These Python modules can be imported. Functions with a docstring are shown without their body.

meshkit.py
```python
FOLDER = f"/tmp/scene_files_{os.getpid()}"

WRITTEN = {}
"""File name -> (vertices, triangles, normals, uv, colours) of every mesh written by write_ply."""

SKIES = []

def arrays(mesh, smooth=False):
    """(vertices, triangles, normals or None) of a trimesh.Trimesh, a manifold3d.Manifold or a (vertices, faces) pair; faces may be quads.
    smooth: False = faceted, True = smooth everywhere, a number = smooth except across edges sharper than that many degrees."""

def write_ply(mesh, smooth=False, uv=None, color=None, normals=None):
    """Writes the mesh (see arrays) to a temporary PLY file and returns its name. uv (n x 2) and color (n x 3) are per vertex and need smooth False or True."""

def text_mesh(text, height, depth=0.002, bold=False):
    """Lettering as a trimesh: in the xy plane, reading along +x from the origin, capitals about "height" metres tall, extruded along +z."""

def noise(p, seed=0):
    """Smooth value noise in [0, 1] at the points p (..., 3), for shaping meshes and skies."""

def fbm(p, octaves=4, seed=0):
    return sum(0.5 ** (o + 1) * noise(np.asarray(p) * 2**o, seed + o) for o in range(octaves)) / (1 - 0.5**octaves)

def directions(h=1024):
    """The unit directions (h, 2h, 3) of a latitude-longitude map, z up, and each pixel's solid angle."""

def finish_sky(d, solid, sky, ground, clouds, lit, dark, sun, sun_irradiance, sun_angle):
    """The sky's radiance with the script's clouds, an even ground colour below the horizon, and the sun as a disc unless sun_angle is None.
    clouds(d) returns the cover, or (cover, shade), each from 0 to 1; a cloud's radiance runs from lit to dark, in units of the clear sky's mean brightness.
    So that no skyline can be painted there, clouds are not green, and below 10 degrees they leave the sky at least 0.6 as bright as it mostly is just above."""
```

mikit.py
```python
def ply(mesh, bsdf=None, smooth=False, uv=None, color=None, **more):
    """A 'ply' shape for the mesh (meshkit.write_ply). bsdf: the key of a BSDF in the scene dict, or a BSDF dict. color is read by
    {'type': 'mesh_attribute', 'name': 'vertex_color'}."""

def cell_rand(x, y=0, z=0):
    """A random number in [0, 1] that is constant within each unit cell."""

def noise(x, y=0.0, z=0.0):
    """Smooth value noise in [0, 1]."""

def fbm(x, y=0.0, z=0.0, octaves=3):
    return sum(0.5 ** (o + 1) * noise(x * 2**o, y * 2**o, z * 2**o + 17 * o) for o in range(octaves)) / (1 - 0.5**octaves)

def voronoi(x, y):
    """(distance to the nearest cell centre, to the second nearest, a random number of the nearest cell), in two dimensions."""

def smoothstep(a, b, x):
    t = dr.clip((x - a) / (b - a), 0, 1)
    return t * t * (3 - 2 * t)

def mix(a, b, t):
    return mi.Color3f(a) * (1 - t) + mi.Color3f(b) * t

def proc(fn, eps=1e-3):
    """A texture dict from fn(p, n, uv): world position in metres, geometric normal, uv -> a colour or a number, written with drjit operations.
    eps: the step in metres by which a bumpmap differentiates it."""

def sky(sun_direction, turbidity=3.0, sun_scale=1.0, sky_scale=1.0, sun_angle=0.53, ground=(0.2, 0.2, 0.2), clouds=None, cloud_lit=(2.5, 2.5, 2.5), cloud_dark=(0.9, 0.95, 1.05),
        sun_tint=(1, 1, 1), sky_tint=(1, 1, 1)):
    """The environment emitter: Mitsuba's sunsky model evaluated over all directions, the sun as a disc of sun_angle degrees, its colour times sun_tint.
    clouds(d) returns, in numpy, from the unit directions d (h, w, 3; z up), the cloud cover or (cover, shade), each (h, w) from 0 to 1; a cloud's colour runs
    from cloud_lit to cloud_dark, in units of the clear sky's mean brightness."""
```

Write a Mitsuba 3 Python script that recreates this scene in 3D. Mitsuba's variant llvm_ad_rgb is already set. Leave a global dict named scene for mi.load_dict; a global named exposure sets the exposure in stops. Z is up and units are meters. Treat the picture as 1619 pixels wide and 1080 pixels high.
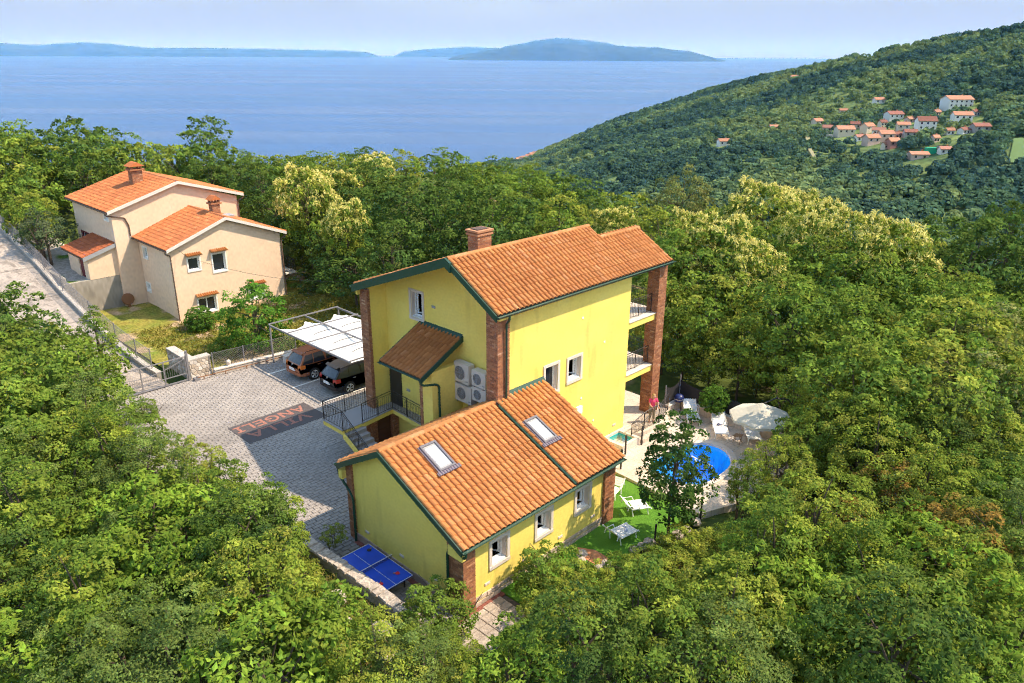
import math, numpy as np, trimesh, mitsuba as mi, drjit as dr, mikit, meshkit
from mikit import proc, noise, fbm, smoothstep, mix, cell_rand, voronoi

T = mi.ScalarTransform4f
scene, labels = {}, {}

# ------------------------------------------------------------------ camera, haze, sky
EYE = np.array([-14.175, -23.287, 18.504])
FWD = np.array([0.67207, 0.65189, -0.35123])
UP = np.array([0.24845, 0.24832, 0.93628])
FWD = FWD / np.linalg.norm(FWD)
UP = UP - FWD * (UP @ FWD); UP /= np.linalg.norm(UP)
exposure = 2.2
scene['air'] = {'type': 'homogeneous', 'albedo': 0.95, 'sigma_t': {'type': 'rgb', 'value': [4e-6, 1.25e-5, 3.5e-5]}}
scene['camera'] = {'type': 'perspective', 'fov_axis': 'x', 'fov': 2 * math.degrees(math.atan(809.5 / 1213.2)),
                   'to_world': T().look_at(origin=EYE.tolist(), target=(EYE + FWD).tolist(), up=UP.tolist()),
                   'near_clip': 0.5, 'far_clip': 120000.0, 'medium': {'type': 'ref', 'id': 'air'}}
SUN = np.array([4.3, -4.5, 8.1])


def clouds(d):
    """thin summer haze that thickens evenly towards the horizon all round, and a few small puffs"""
    el = np.maximum(d[..., 2], 0)
    haze = .92 * np.exp(-(el / .34) ** 1.3) * (.93 + .14 * meshkit.fbm(d * np.array([3.0, 3.0, 22.0]) + 3.0, 4, 4))
    veil = .16 * meshkit.fbm(d * 3.0 + 9.0, 4, 5)
    puff = np.clip((meshkit.fbm(d * np.array([9.0, 9.0, 30.0]) + 7.0, 5, 9) - .62) * 6, 0, 1) * np.exp(-((d[..., 2] - .16) / .07) ** 2) * .5
    return np.clip(np.maximum(haze, veil) + puff, 0, 1), np.clip(1 - 2.2 * puff, 0, 1)


scene['sky'] = mikit.sky(SUN, turbidity=3, sky_scale=3.5, sky_tint=(1.18, 1.0, 0.76), clouds=clouds, cloud_lit=(.6, .6, .66), cloud_dark=(0.170, 0.200, 0.335))

# ------------------------------------------------------------------ helpers


class MB:
    """Collects triangles of one mesh."""

    def __init__(s):
        s.v, s.f, s.c, s.n = [], [], [], 0

    def add(s, v, f, c=None):
        v, f = np.asarray(v, float), np.asarray(f, int)
        if f.shape[1] == 4:
            f = np.vstack([f[:, [0, 1, 2]], f[:, [0, 2, 3]]])
        s.v.append(v); s.f.append(f + s.n); s.n += len(v)
        s.c.append(np.broadcast_to((1, 1, 1) if c is None else c, (len(v), 3)))
        return s

    def hexa(s, lo, hi, c=None):
        v = np.vstack([lo, hi])
        return s.add(v, [[3, 2, 1, 0], [4, 5, 6, 7], [0, 1, 5, 4], [1, 2, 6, 5], [2, 3, 7, 6], [3, 0, 4, 7]], c)

    def box(s, x0, x1, y0, y1, z0, z1, c=None):
        q = np.array([[x0, y0], [x1, y0], [x1, y1], [x0, y1]], float)
        return s.hexa(np.c_[q, np.full(4, z0)], np.c_[q, np.full(4, z1)], c)

    def cbox(s, c, size, rz=0.0, col=None, tilt=0.0):
        """box about the point c (centre of its bottom), turned by rz"""
        x, y, z = size
        q = np.array([[-x / 2, -y / 2, 0], [x / 2, -y / 2, 0], [x / 2, y / 2, 0], [-x / 2, y / 2, 0]])
        R = rotz(rz)
        lo, hi = q @ R.T + c, (q + [0, 0, z]) @ R.T + c
        return s.hexa(lo, hi, col)

    def prism(s, poly, z0, z1, c=None):
        from shapely.geometry import Polygon
        m = trimesh.creation.extrude_polygon(Polygon(poly), z1 - z0, engine='earcut')
        return s.add(m.vertices + [0, 0, z0], m.faces, c)

    def plate(s, q, t, c=None):
        """four corners (ccw seen from the outside) with the thickness vector t added inward"""
        q = np.asarray(q, float)
        return s.hexa(q + np.asarray(t, float), q, c)

    def tube(s, pts, r, n=6, c=None, cap=True):
        p = np.asarray(pts, float)
        r = np.broadcast_to(r, (len(p),))
        t = np.gradient(p, axis=0); t /= np.linalg.norm(t, axis=1, keepdims=True) + 1e-12
        ref = np.array([0, 0, 1.0]) if abs(t[0, 2]) < 0.9 else np.array([1.0, 0, 0])
        a = np.cross(t, ref)
        bad = np.linalg.norm(a, axis=1) < 0.15
        a[bad] = np.cross(t[bad], [0.3, 0.9, 0.1])
        a /= np.linalg.norm(a, axis=1, keepdims=True) + 1e-12
        b = np.cross(t, a)
        ang = np.arange(n) * 2 * np.pi / n + np.pi / n
        v = (p[:, None] + r[:, None, None] * (np.cos(ang)[None, :, None] * a[:, None] + np.sin(ang)[None, :, None] * b[:, None])).reshape(-1, 3)
        f = []
        for i in range(len(p) - 1):
            for j in range(n):
                k = (j + 1) % n
                f.append([i * n + j, i * n + k, (i + 1) * n + k, (i + 1) * n + j])
        f = np.array(f)[:, ::-1]
        s.add(v, f, c)
        if cap:
            for i0, o in ((0, 1), (len(p) - 1, -1)):
                idx = [i0 * n + j for j in range(n)][::o]
                s.add(v[idx], [[0, j, j + 1] for j in range(1, n - 1)], c)
        return s

    def ell(s, c, r, nu=12, nv=8, col=None, R=None):
        th = np.linspace(0, np.pi, nv + 1); ph = np.arange(nu) * 2 * np.pi / nu
        v = np.stack([np.outer(np.sin(th), np.cos(ph)), np.outer(np.sin(th), np.sin(ph)), np.outer(np.cos(th), np.ones(nu))], -1).reshape(-1, 3) * r
        if R is not None:
            v = v @ np.asarray(R).T
        f = [[i * nu + j, (i + 1) * nu + j, (i + 1) * nu + (j + 1) % nu, i * nu + (j + 1) % nu] for i in range(nv) for j in range(nu)]
        return s.add(v + np.asarray(c), f, col)

    def arrays(s):
        return np.vstack(s.v), np.vstack(s.f), np.vstack(s.c)

    def tri(s):
        v, f, c = s.arrays()
        return trimesh.Trimesh(v, f, process=False)

    def moved(s, M4):
        o = MB(); v, f, c = s.arrays()
        return o.add(v @ M4[:3, :3].T + M4[:3, 3], f, c)


def rotz(a):
    c, s_ = math.cos(a), math.sin(a)
    return np.array([[c, -s_, 0], [s_, c, 0], [0, 0, 1]])


def mat4(R=np.eye(3), t=(0, 0, 0)):
    M = np.eye(4); M[:3, :3] = R; M[:3, 3] = t
    return M


def numbered(name):
    k, i = name, 0
    while k in scene or k in labels or k in _used:
        i += 1; k = f'{name}_{i:03d}'
    _used.add(k)
    return k


_used, _count = set(), {}


def fast_num(parent, name):
    n = _count.get((parent, name), 0); _count[(parent, name)] = n + 1
    return f'{parent}__{name}' + (f'_{n:03d}' if n else '')


def tag(key, label=None, cat=None, group=None, kind=None):
    d = {k: v for k, v in dict(label=label, category=cat, group=group, kind=kind).items() if v}
    labels[key] = d
    return key


def thing(name, label, cat, group=None):
    return tag(numbered(name), label, cat, group)


def obj(name, mb, m, parent=None, smooth=False, label=None, kind=None, color=False, to_world=None):
    """one entry of the scene; a child of parent when that is given"""
    key = fast_num(parent, name) if parent else numbered(name)
    if isinstance(mb, dict):
        d = dict(mb)
    elif color:
        v, f, c = mb.arrays()
        d = mikit.ply((v, f), m, smooth=bool(smooth), color=c)
    else:
        v, f, c = mb.arrays()
        d = mikit.ply((v, f), m, smooth=smooth)
    if to_world is not None:
        d['to_world'] = T(to_world)
    scene[key] = d
    if label or kind:
        tag(key, label, None, None, kind)
    return key


def obj_each(name, mb, m, parent, **k):
    """each block of the mesh as a part of its own"""
    for v, c in zip(mb.v, mb.c):
        i = [j for j, q in enumerate(mb.v) if q is v][0]; off = sum(len(q) for q in mb.v[:i])
        obj(name, MB().add(v, mb.f[i] - off, c), m, parent, **k)


def struct(name, mb, m, **k):
    return obj(name, mb, m, kind='structure', **k)


# ------------------------------------------------------------------ materials
def plain(key, rgb, rough=0.6, metallic=0.0, spec=0.5, **k):
    scene[key] = {'type': 'twosided', 'bsdf': {'type': 'principled', 'base_color': {'type': 'rgb', 'value': list(rgb)}, 'roughness': rough, 'metallic': metallic, 'specular': spec, **k}}


def procm(key, fn, rough=0.7, bump=None, scale=1.0, spec=0.4, eps=2e-3, **k):
    b = {'type': 'principled', 'base_color': proc(fn), 'roughness': rough, 'specular': spec, **k}
    if bump is not None:
        b = {'type': 'bumpmap', 'bsdf': b, 'tex': proc(bump, eps), 'scale': scale}
    scene[key] = {'type': 'twosided', 'bsdf': b}


C = mi.Color3f
procm('yellow_plaster', lambda p, n, uv: mix((0.82, 0.635, 0.135), (0.87, 0.69, 0.185), fbm(p.x * 0.7, p.y * 0.7, p.z * 1.1, 3)) * (0.93 + 0.12 * noise(p.x * 14, p.y * 14, p.z * 14)) * (1 - .16 * smoothstep(.50, .80, fbm(p.x * 3.2, p.y * 3.2, p.z * .45, 3)) * smoothstep(.3, .75, noise(p.x * .6 + 7, p.y * .6, p.z * .35))), rough=0.9,
      bump=lambda p, n, uv: fbm(p.x * 22, p.y * 22, p.z * 22, 2) * 0.006, scale=1.0, spec=0.15)
procm('peach_plaster', lambda p, n, uv: mix((0.72, 0.515, 0.355), (0.79, 0.59, 0.43), fbm(p.x * 0.5, p.y * 0.5, p.z * 0.6, 3)) * (0.90 + 0.16 * noise(p.x * 9, p.y * 9, p.z * 5))
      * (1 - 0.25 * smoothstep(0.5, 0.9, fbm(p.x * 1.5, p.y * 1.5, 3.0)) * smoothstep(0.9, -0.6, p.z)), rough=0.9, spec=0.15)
VC = {'type': 'mesh_attribute', 'name': 'vertex_color'}
scene['tile_clay'] = {'type': 'twosided', 'bsdf': {'type': 'principled', 'base_color': VC, 'roughness': 0.75, 'specular': 0.3}}
scene['painted'] = {'type': 'twosided', 'bsdf': {'type': 'principled', 'base_color': VC, 'roughness': 0.85, 'specular': 0.25}}
plain('green_paint', (0.012, 0.055, 0.035), 0.45)
plain('white_stone', (0.62, 0.54, 0.47), 0.8)
plain('white_plastic', (0.78, 0.78, 0.77), 0.4)
plain('white_render', (0.74, 0.72, 0.68), 0.8)
plain('grey_plastic', (0.30, 0.30, 0.31), 0.5)
plain('dark_metal', (0.030, 0.026, 0.026), 0.45)
plain('grey_metal', (0.20, 0.19, 0.20), 0.45)
plain('brown_metal', (0.13, 0.08, 0.06), 0.5)
plain('dark_glass', (0.02, 0.025, 0.035), 0.06, spec=0.9)
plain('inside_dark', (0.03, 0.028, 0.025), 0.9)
plain('brown_wood', (0.10, 0.035, 0.018), 0.55)
plain('red_wood', (0.13, 0.012, 0.02), 0.5)
plain('light_wood', (0.33, 0.19, 0.10), 0.6)
plain('grey_step', (0.30, 0.27, 0.26), 0.7)
plain('lead', (0.16, 0.13, 0.16), 0.5)
procm('concrete', lambda p, n, uv: mix((0.20, 0.18, 0.15), (0.38, 0.34, 0.29), fbm(p.x * 1.3, p.y * 1.3, p.z * 0.7, 4)) * (0.8 + 0.4 * noise(p.x * 8, p.y * 8, p.z * 2)), rough=0.9, spec=0.2)

# ------------------------------------------------------------------ roof tiles, bricks, windows
rng = np.random.default_rng(5)
TILE_COL = np.array([(0.435, 0.176, 0.053), (0.465, 0.196, 0.062), (0.40, 0.154, 0.047), (0.45, 0.190, 0.066), (0.42, 0.164, 0.049), (0.50, 0.226, 0.088)])


def tile_mesh(w, l, col, h=0.085):
    """one clay roof tile: a roll and a channel across, its lower end proud of the row below"""
    t = np.array([0.0, 0.10, 0.30, 0.52, 0.68, 0.80, 1.0])
    z = h * np.array([0.05, 0.66, 1.0, 0.92, 0.52, 0.0, 0.0])
    m = MB()
    n = len(t)
    lo = np.c_[t * w, np.full(n, -0.02), z + 0.048]
    hi = np.c_[t * w, np.full(n, l), z + 0.006]
    und = np.c_[t * w, np.full(n, -0.02), z + 0.008]
    v = np.vstack([lo, hi, und])
    f = [[i, i + 1, n + i + 1, n + i] for i in range(n - 1)] + [[2 * n + i, 2 * n + i + 1, i + 1, i] for i in range(n - 1)]
    m.add(v, f, col * np.ones((len(v), 3)))
    return m


def tile_ply(w, l):
    out = []
    for col in TILE_COL:
        v, f, c = tile_mesh(w, l, col).arrays()
        out.append(mikit.ply((v, f), 'tile_clay', color=c))
    return out


def slope_frame(o, ux, us):
    ux, us = np.asarray(ux, float), np.asarray(us, float)
    ux /= np.linalg.norm(ux); us /= np.linalg.norm(us)
    return mat4(np.c_[ux, us, np.cross(ux, us)], o)


def tiled_slope(parent, o, ux, us, width, length, w=0.25, l=0.325, keep=None, parts=0, plys=None, clip=None):
    """tiles from the eave corner o along ux and up us; the parts nearest the camera as parts, the rest one part"""
    nc, nr = max(1, round(width / w)), max(1, round(length / l))
    w_, l_ = width / nc, length / nr
    M0 = slope_frame(o, ux, us)
    cells = [(i, j) for j in range(nr) for i in range(nc)]
    place = []
    for i, j in cells:
        if clip is not None and not clip((i + 0.5) * w_, (j + 0.5) * l_):
            continue
        jit = mat4(rotz(rng.normal(0, 0.006)), (i * w_, j * l_, rng.normal(0, 0.0025)))
        place.append(M0 @ jit)
    place.sort(key=lambda M: np.linalg.norm(M[:3, 3] - EYE))
    pl = tile_ply(w_, l_ + 0.02) if parts else None
    rest = MB()
    base = [tile_mesh(w_, l_ + 0.02, c) for c in TILE_COL]
    for k, M in enumerate(place):
        lowf = meshkit.fbm(M[:3, 3] * np.array([.55, .55, .55]) + 11, 3)
        t = rng.choice(6, p=[.27, .25, .16, .14, .13, .05]) if lowf < .56 else rng.choice(6, p=[.12, .15, .30, .10, .30, .03])
        if k < parts:
            obj('tile', pl[t], None, parent, to_world=M)
        else:
            v, f, c = base[t].arrays()
            rest.add(v @ M[:3, :3].T + M[:3, 3], f, c * (1 + rng.normal(0, 0.05)) * (1.12 - .24 * lowf))
    if rest.n:
        obj('tiles', rest, 'tile_clay', parent, color=True, kind='stuff')


def ridge_caps(parent, p0, p1, l=0.34, r=0.11, parts=True):
    p0, p1 = np.asarray(p0, float), np.asarray(p1, float)
    L = np.linalg.norm(p1 - p0); n = round(L / l); d = (p1 - p0) / L
    side = np.cross([0, 0, 1.0], d); side /= np.linalg.norm(side)
    allm = MB()
    for i in range(n):
        a = p0 + d * (L * i / n - 0.02); b = p0 + d * (L * (i + 1) / n + 0.02)
        m = MB()
        ang = np.linspace(-0.25, np.pi + 0.25, 8)
        for q, rr in ((a, r * 1.08), (b, r)):
            pass
        ring = lambda q, rr: q + rr * (np.cos(ang)[:, None] * side + np.sin(ang)[:, None] * np.array([0, 0, 0.85]))
        v = np.vstack([ring(a, r), ring(b, r * 1.10), [a - [0, 0, .02]], [b - [0, 0, .02]]])
        f = [[j, 8 + j, 9 + j, j + 1] for j in range(7)]
        f3 = [[16, j + 1, j] for j in range(7)] + [[17, 8 + j, 9 + j] for j in range(7)]
        col = TILE_COL[rng.integers(6)] * np.array([0.95, 1.0, 1.1])
        m.add(v, f, col); m.f.append(np.array(f3)); m.n = m.n
        if parts:
            obj('ridge_tile', m, 'tile_clay', parent, color=True)
        else:
            v_, f_, c_ = m.arrays(); allm.add(v_, f_, c_)
    if not parts:
        obj('ridge_tiles', allm, 'tile_clay', parent, color=True, kind='stuff')


BRICK = np.array([(0.30, 0.125, 0.062), (0.36, 0.160, 0.082), (0.25, 0.105, 0.058), (0.40, 0.200, 0.110), (0.33, 0.138, 0.066), (0.46, 0.28, 0.18)])


def brick_pillar(parent, x0, x1, y0, y1, z0, z1, name='brick_pillar', sides='xXyY'):
    core = MB().box(x0 + .012, x1 - .012, y0 + .012, y1 - .012, z0, z1, (0.42, 0.35, 0.29))
    key = obj(name, core, 'painted', parent, color=True)
    b = MB(); nz = max(1, round((z1 - z0) / 0.078)); hz = (z1 - z0) / nz
    for k in range(nz):
        za, zb = z0 + k * hz + 0.006, z0 + (k + 1) * hz - 0.006
        for s_ in sides:
            u0, u1 = (y0, y1) if s_ in 'xX' else (x0, x1)
            n = max(1, round((u1 - u0) / 0.25)); L = (u1 - u0) / n
            edges = [u0 + i * L + (L / 2 if k % 2 else 0) for i in range(n + 1)]
            edges = [u0] + [e for e in edges if u0 + 0.03 < e < u1 - 0.03] + [u1]
            for a, c in zip(edges[:-1], edges[1:]):
                pr = rng.uniform(0.0, 0.006)
                a_, c_ = a + (0 if a == u0 else .006), c - (0 if c == u1 else .006)
                col = BRICK[rng.choice(6, p=[.3, .25, .18, .1, .15, .02])] * rng.uniform(.85, 1.15)
                if s_ == 'x': b.box(x0 - pr, x0 + .03, a_, c_, za, zb, col)
                if s_ == 'X': b.box(x1 - .03, x1 + pr, a_, c_, za, zb, col)
                if s_ == 'y': b.box(a_, c_, y0 - pr, y0 + .03, za, zb, col)
                if s_ == 'Y': b.box(a_, c_, y1 - .03, y1 + pr, za, zb, col)
    lev = 'bricks' if key.count('__') < 2 else None
    if lev:
        obj('bricks', b, 'painted', key, color=True, kind='stuff')
    else:
        obj(name.replace('pillar', 'facing'), b, 'painted', parent, color=True, kind='stuff')
    return key


def wall_panel(axis, at, outer, holes, thick):
    """a wall of that thickness behind the plane axis = at (thick signed), its outline and holes in (u, z)"""
    from shapely.geometry import Polygon
    P_ = Polygon(outer, [h for h in holes])
    m = trimesh.creation.extrude_polygon(P_, abs(thick), engine='earcut')
    v = np.array(m.vertices)
    w = at + (v[:, 2] if thick > 0 else -v[:, 2])
    q = np.c_[w, v[:, 0], v[:, 1]] if axis == 'x' else np.c_[v[:, 0], w, v[:, 1]]
    f = np.array(m.faces)
    t = trimesh.Trimesh(q, f, process=True); t.fix_normals()
    return MB().add(t.vertices, t.faces)


def rect(u0, u1, z0, z1):
    return [(u0, z0), (u1, z0), (u1, z1), (u0, z1)]


def window(parent, axis, at, u0, u1, z0, z1, out, stone='white_stone', fw=0.13, depth=0.22, tilt=9, leaves=1, label=None, hinge=0):
    """stone surround, white sash with its pane set back in the opening; out = -1 or 1 is the outward side; (u0..z1) is the outside of the surround"""
    a0, a1, b0, b1 = u0 + fw, u1 - fw, z0 + fw, z1 - fw

    def B(m, ua, ub, wa, wb, za, zb):   # w measured outward from the wall face
        p, q = sorted((at + out * wa, at + out * wb))
        return m.box(p, q, ua, ub, za, zb) if axis == 'x' else m.box(ua, ub, p, q, za, zb)
    key = fast_num(parent, 'window')
    fr = MB()
    B(fr, u0, u1, -.02, .045, b1, z1); B(fr, u0, u1, -.02, .06, z0, b0)
    B(fr, u0, a0, -.02, .043, b0, b1); B(fr, a1, u1, -.02, .043, b0, b1)
    for ua, ub, za, zb in ((a0, a0 + .03, b0, b1), (a1 - .03, a1, b0, b1), (a0 + .03, a1 - .03, b1 - .03, b1)):
        B(fr, ua, ub, -depth - .06, -.021, za, zb)
    v, f, c = fr.arrays(); scene[key] = mikit.ply((v, f), stone)
    if label: tag(key, label)
    s_ = MB(); B(s_, a0 + .03, a1 - .03, -depth, -.021, b0, b0 + .035); obj('sill', s_, 'white_plastic', key)
    s_ = MB(); B(s_, a0 + .031, a1 - .031, -depth - .05, -depth - .001, b0 + .036, b1 - .031)
    # frame ring and sash
    ring = MB(); e = .055
    c0, c1, d0, d1 = a0 + .032, a1 - .032, b0 + .037, b1 - .032
    B(ring, c0, c1, -depth - .05, -depth, d0, d0 + e); B(ring, c0, c1, -depth - .05, -depth, d1 - e, d1)
    B(ring, c0, c0 + e, -depth - .05, -depth, d0 + e, d1 - e); B(ring, c1 - e, c1, -depth - .05, -depth, d0 + e, d1 - e)
    if leaves == 2:
        m_ = (c0 + c1) / 2; B(ring, m_ - .04, m_ + .04, -depth - .05, -depth, d0 + e, d1 - e)
    obj('sash', ring, 'white_plastic', key)
    g0, g1, h0, h1 = c0 + e + .004, c1 - e - .004, d0 + e + .004, d1 - e - .004
    if tilt:  # an inner leaf standing open on a side hinge
        leaf = MB(); L = (g1 - g0); an = math.radians(hinge or 62)
        hu = g1
        for (ta, tb, za, zb) in ((0, .06, h0, h1), (L - .06, L, h0, h1), (.06, L - .06, h0, h0 + .06), (.06, L - .06, h1 - .06, h1)):
            q = []
            for t_, w_ in ((ta, 0), (tb, 0), (tb, .045), (ta, .045)):
                uu = hu - t_ * math.cos(an) + w_ * math.sin(an) * 0; ww = at + out * (-depth - .06 - t_ * math.sin(an) - w_)
                q.append((ww, uu) if axis == 'x' else (uu, ww))
            q = np.array(q)
            leaf.hexa(np.c_[q, np.full(4, za)], np.c_[q, np.full(4, zb)])
        obj('open_leaf', leaf, 'white_plastic', key)
    pn = MB(); B(pn, g0, g1, -depth - .40 if tilt else -depth - .035, -depth - .39 if tilt else -depth - .025, h0, h1)
    obj('pane', pn, 'dark_glass', key)
    return key, rect(a0 + .001, a1 - .001, b0 + .001, b1 - .001)


def hole(u0, u1, z0, z1, fw=.13):
    return rect(u0 + fw, u1 - fw, z0 + fw, z1 - fw)


def railing(parent, pts, h=0.95, gap=0.13, post_every=1.3, name='railing', mat='dark_metal', curve=None, top_r=0.022, foot=0.08):
    """iron railing along the polyline: posts, two rails, pickets"""
    m = MB(); pts = np.asarray(pts, float)
    for a, b in zip(pts[:-1], pts[1:]):
        L = np.linalg.norm(b - a); n = max(2, round(L / gap)); k = max(1, round(L / post_every))
        zt = np.array([0, 0, h]); zf = np.array([0, 0, foot])
        m.tube([a + zt, b + zt], top_r, 6); m.tube([a + zf, b + zf], 0.013, 4)
        m.tube([a + zt * .88, b + zt * .88], 0.012, 4)
        for i in range(n + 1):
            q = a + (b - a) * i / n
            m.tube([q + zf, q + zt * .88], 0.0095, 4, cap=False)
        for i in range(k + 1):
            q = a + (b - a) * i / k
            m.tube([q, q + zt], 0.024, 4)
    return obj(name, m, mat, parent)

# ------------------------------------------------------------------ the villa
villa = thing('villa', 'large bright yellow villa with orange tiled roofs, dark green gutters and brick corner pillars', 'house')
# --- low front wing: x 0..8.93, right eave y -7.285 z 3.044, ridge y -2.816 z 5.064, left eave y 0 z 3.465
AS, ASL = 0.452, 0.568
az = lambda y: 5.064 + AS * (y + 2.816) if y < -2.816 else 5.064 - ASL * (y + 2.816)
ZG = 0.12
wins_a = [(1.55, 2.58, 1.30, 2.52), (3.92, 4.95, 1.32, 2.52), (6.22, 7.28, 1.34, 2.55)]
obj('wing_wall', wall_panel('y', -6.95, [(0.33, ZG), (8.6, ZG), (8.6, az(-6.95) - .12), (0.33, az(-6.95) - .12)], [hole(*w) for w in wins_a], 0.3), 'yellow_plaster', villa)
obj('wing_wall', wall_panel('x', 0.33, [(-6.65, ZG), (-0.35, ZG), (-0.35, az(-.35) - .12), (-2.816, az(-2.816) - .12), (-6.65, az(-6.65) - .12)], [], 0.3), 'yellow_plaster', villa)
obj('wing_wall', wall_panel('x', 8.6, [(-6.65, ZG), (-2.9, ZG), (-2.9, az(-2.9) - .15), (-6.65, az(-6.65) - .15)], [], -0.3), 'yellow_plaster', villa)
obj('wing_wall', MB().box(0.63, 7.1, -0.65, -0.35, ZG, az(-.35) - .16), 'yellow_plaster', villa)
for i, w in enumerate(wins_a):
    window(villa, 'y', -6.95, *w, -1, label=['wing window next to the near brick corner pillar', 'middle window of the low wing', 'wing window nearest the pool'][i], hinge=[70, 60, 52][i])
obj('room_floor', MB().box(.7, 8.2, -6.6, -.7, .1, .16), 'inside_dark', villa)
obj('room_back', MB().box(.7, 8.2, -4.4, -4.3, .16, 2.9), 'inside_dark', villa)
# stone plinth under the wing
pl_ = MB(); x_ = 0.78
while x_ < 8.05:
    L = rng.uniform(.18, .42); x2 = min(x_ + L, 8.05)
    for za, zb in ((0.0, .22), (.235, .44)):
        o_ = rng.uniform(.03, .06); pl_.box(x_ + .008, x2 - .008, -6.95 - o_, -6.93, za + .1, zb + .05, np.array([.52, .42, .34]) * rng.uniform(.75, 1.2))
    x_ = x2
y_ = -6.2
while y_ < -0.6:
    L = rng.uniform(.18, .42); y2 = min(y_ + L, -.6)
    o_ = rng.uniform(.03, .06); pl_.box(.33 - o_, .35, y_ + .008, y2 - .008, ZG - .05, .45, np.array([.40, .30, .24]) * rng.uniform(.75, 1.2))
    y_ = y2
obj('plinth_stones', pl_, 'painted', villa, color=True, kind='stuff')
for u in (1.33, 3.27, 5.3, 7.32):
    m = MB().box(u, u + .26, -6.975, -6.93, .76, .86)
    for k in range(3): m.box(u + .02, u + .24, -6.985, -6.975, .775 + k * .027, .787 + k * .027)
    obj('wall_vent', m, 'white_stone', villa)
for u in (-1.46, -3.64, -5.6):
    m = MB().box(.305, .35, u, u + .24, .76, .86)
    for k in range(3): m.box(.295, .305, u + .02, u + .22, .775 + k * .027, .787 + k * .027)
    obj('wall_vent', m, 'white_stone', villa)
brick_pillar(villa, 0.24, 0.80, -7.06, -6.25, 0.1, az(-7.0) - .16, 'corner_pillar')
brick_pillar(villa, 8.06, 8.72, -7.06, -6.45, 0.1, az(-7.0) - .16, 'corner_pillar')
brick_pillar(villa, 0.24, 0.72, -0.62, -0.26, 0.1, az(-.4) - .16, 'corner_pillar')
obj('eave_block', MB().box(.05, .62, -.26, -.02, 2.85, 3.22), 'yellow_plaster', villa)
obj('eave_block', MB().box(.05, .24, -7.2, -6.5, 2.55, 2.93), 'yellow_plaster', villa)


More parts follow.
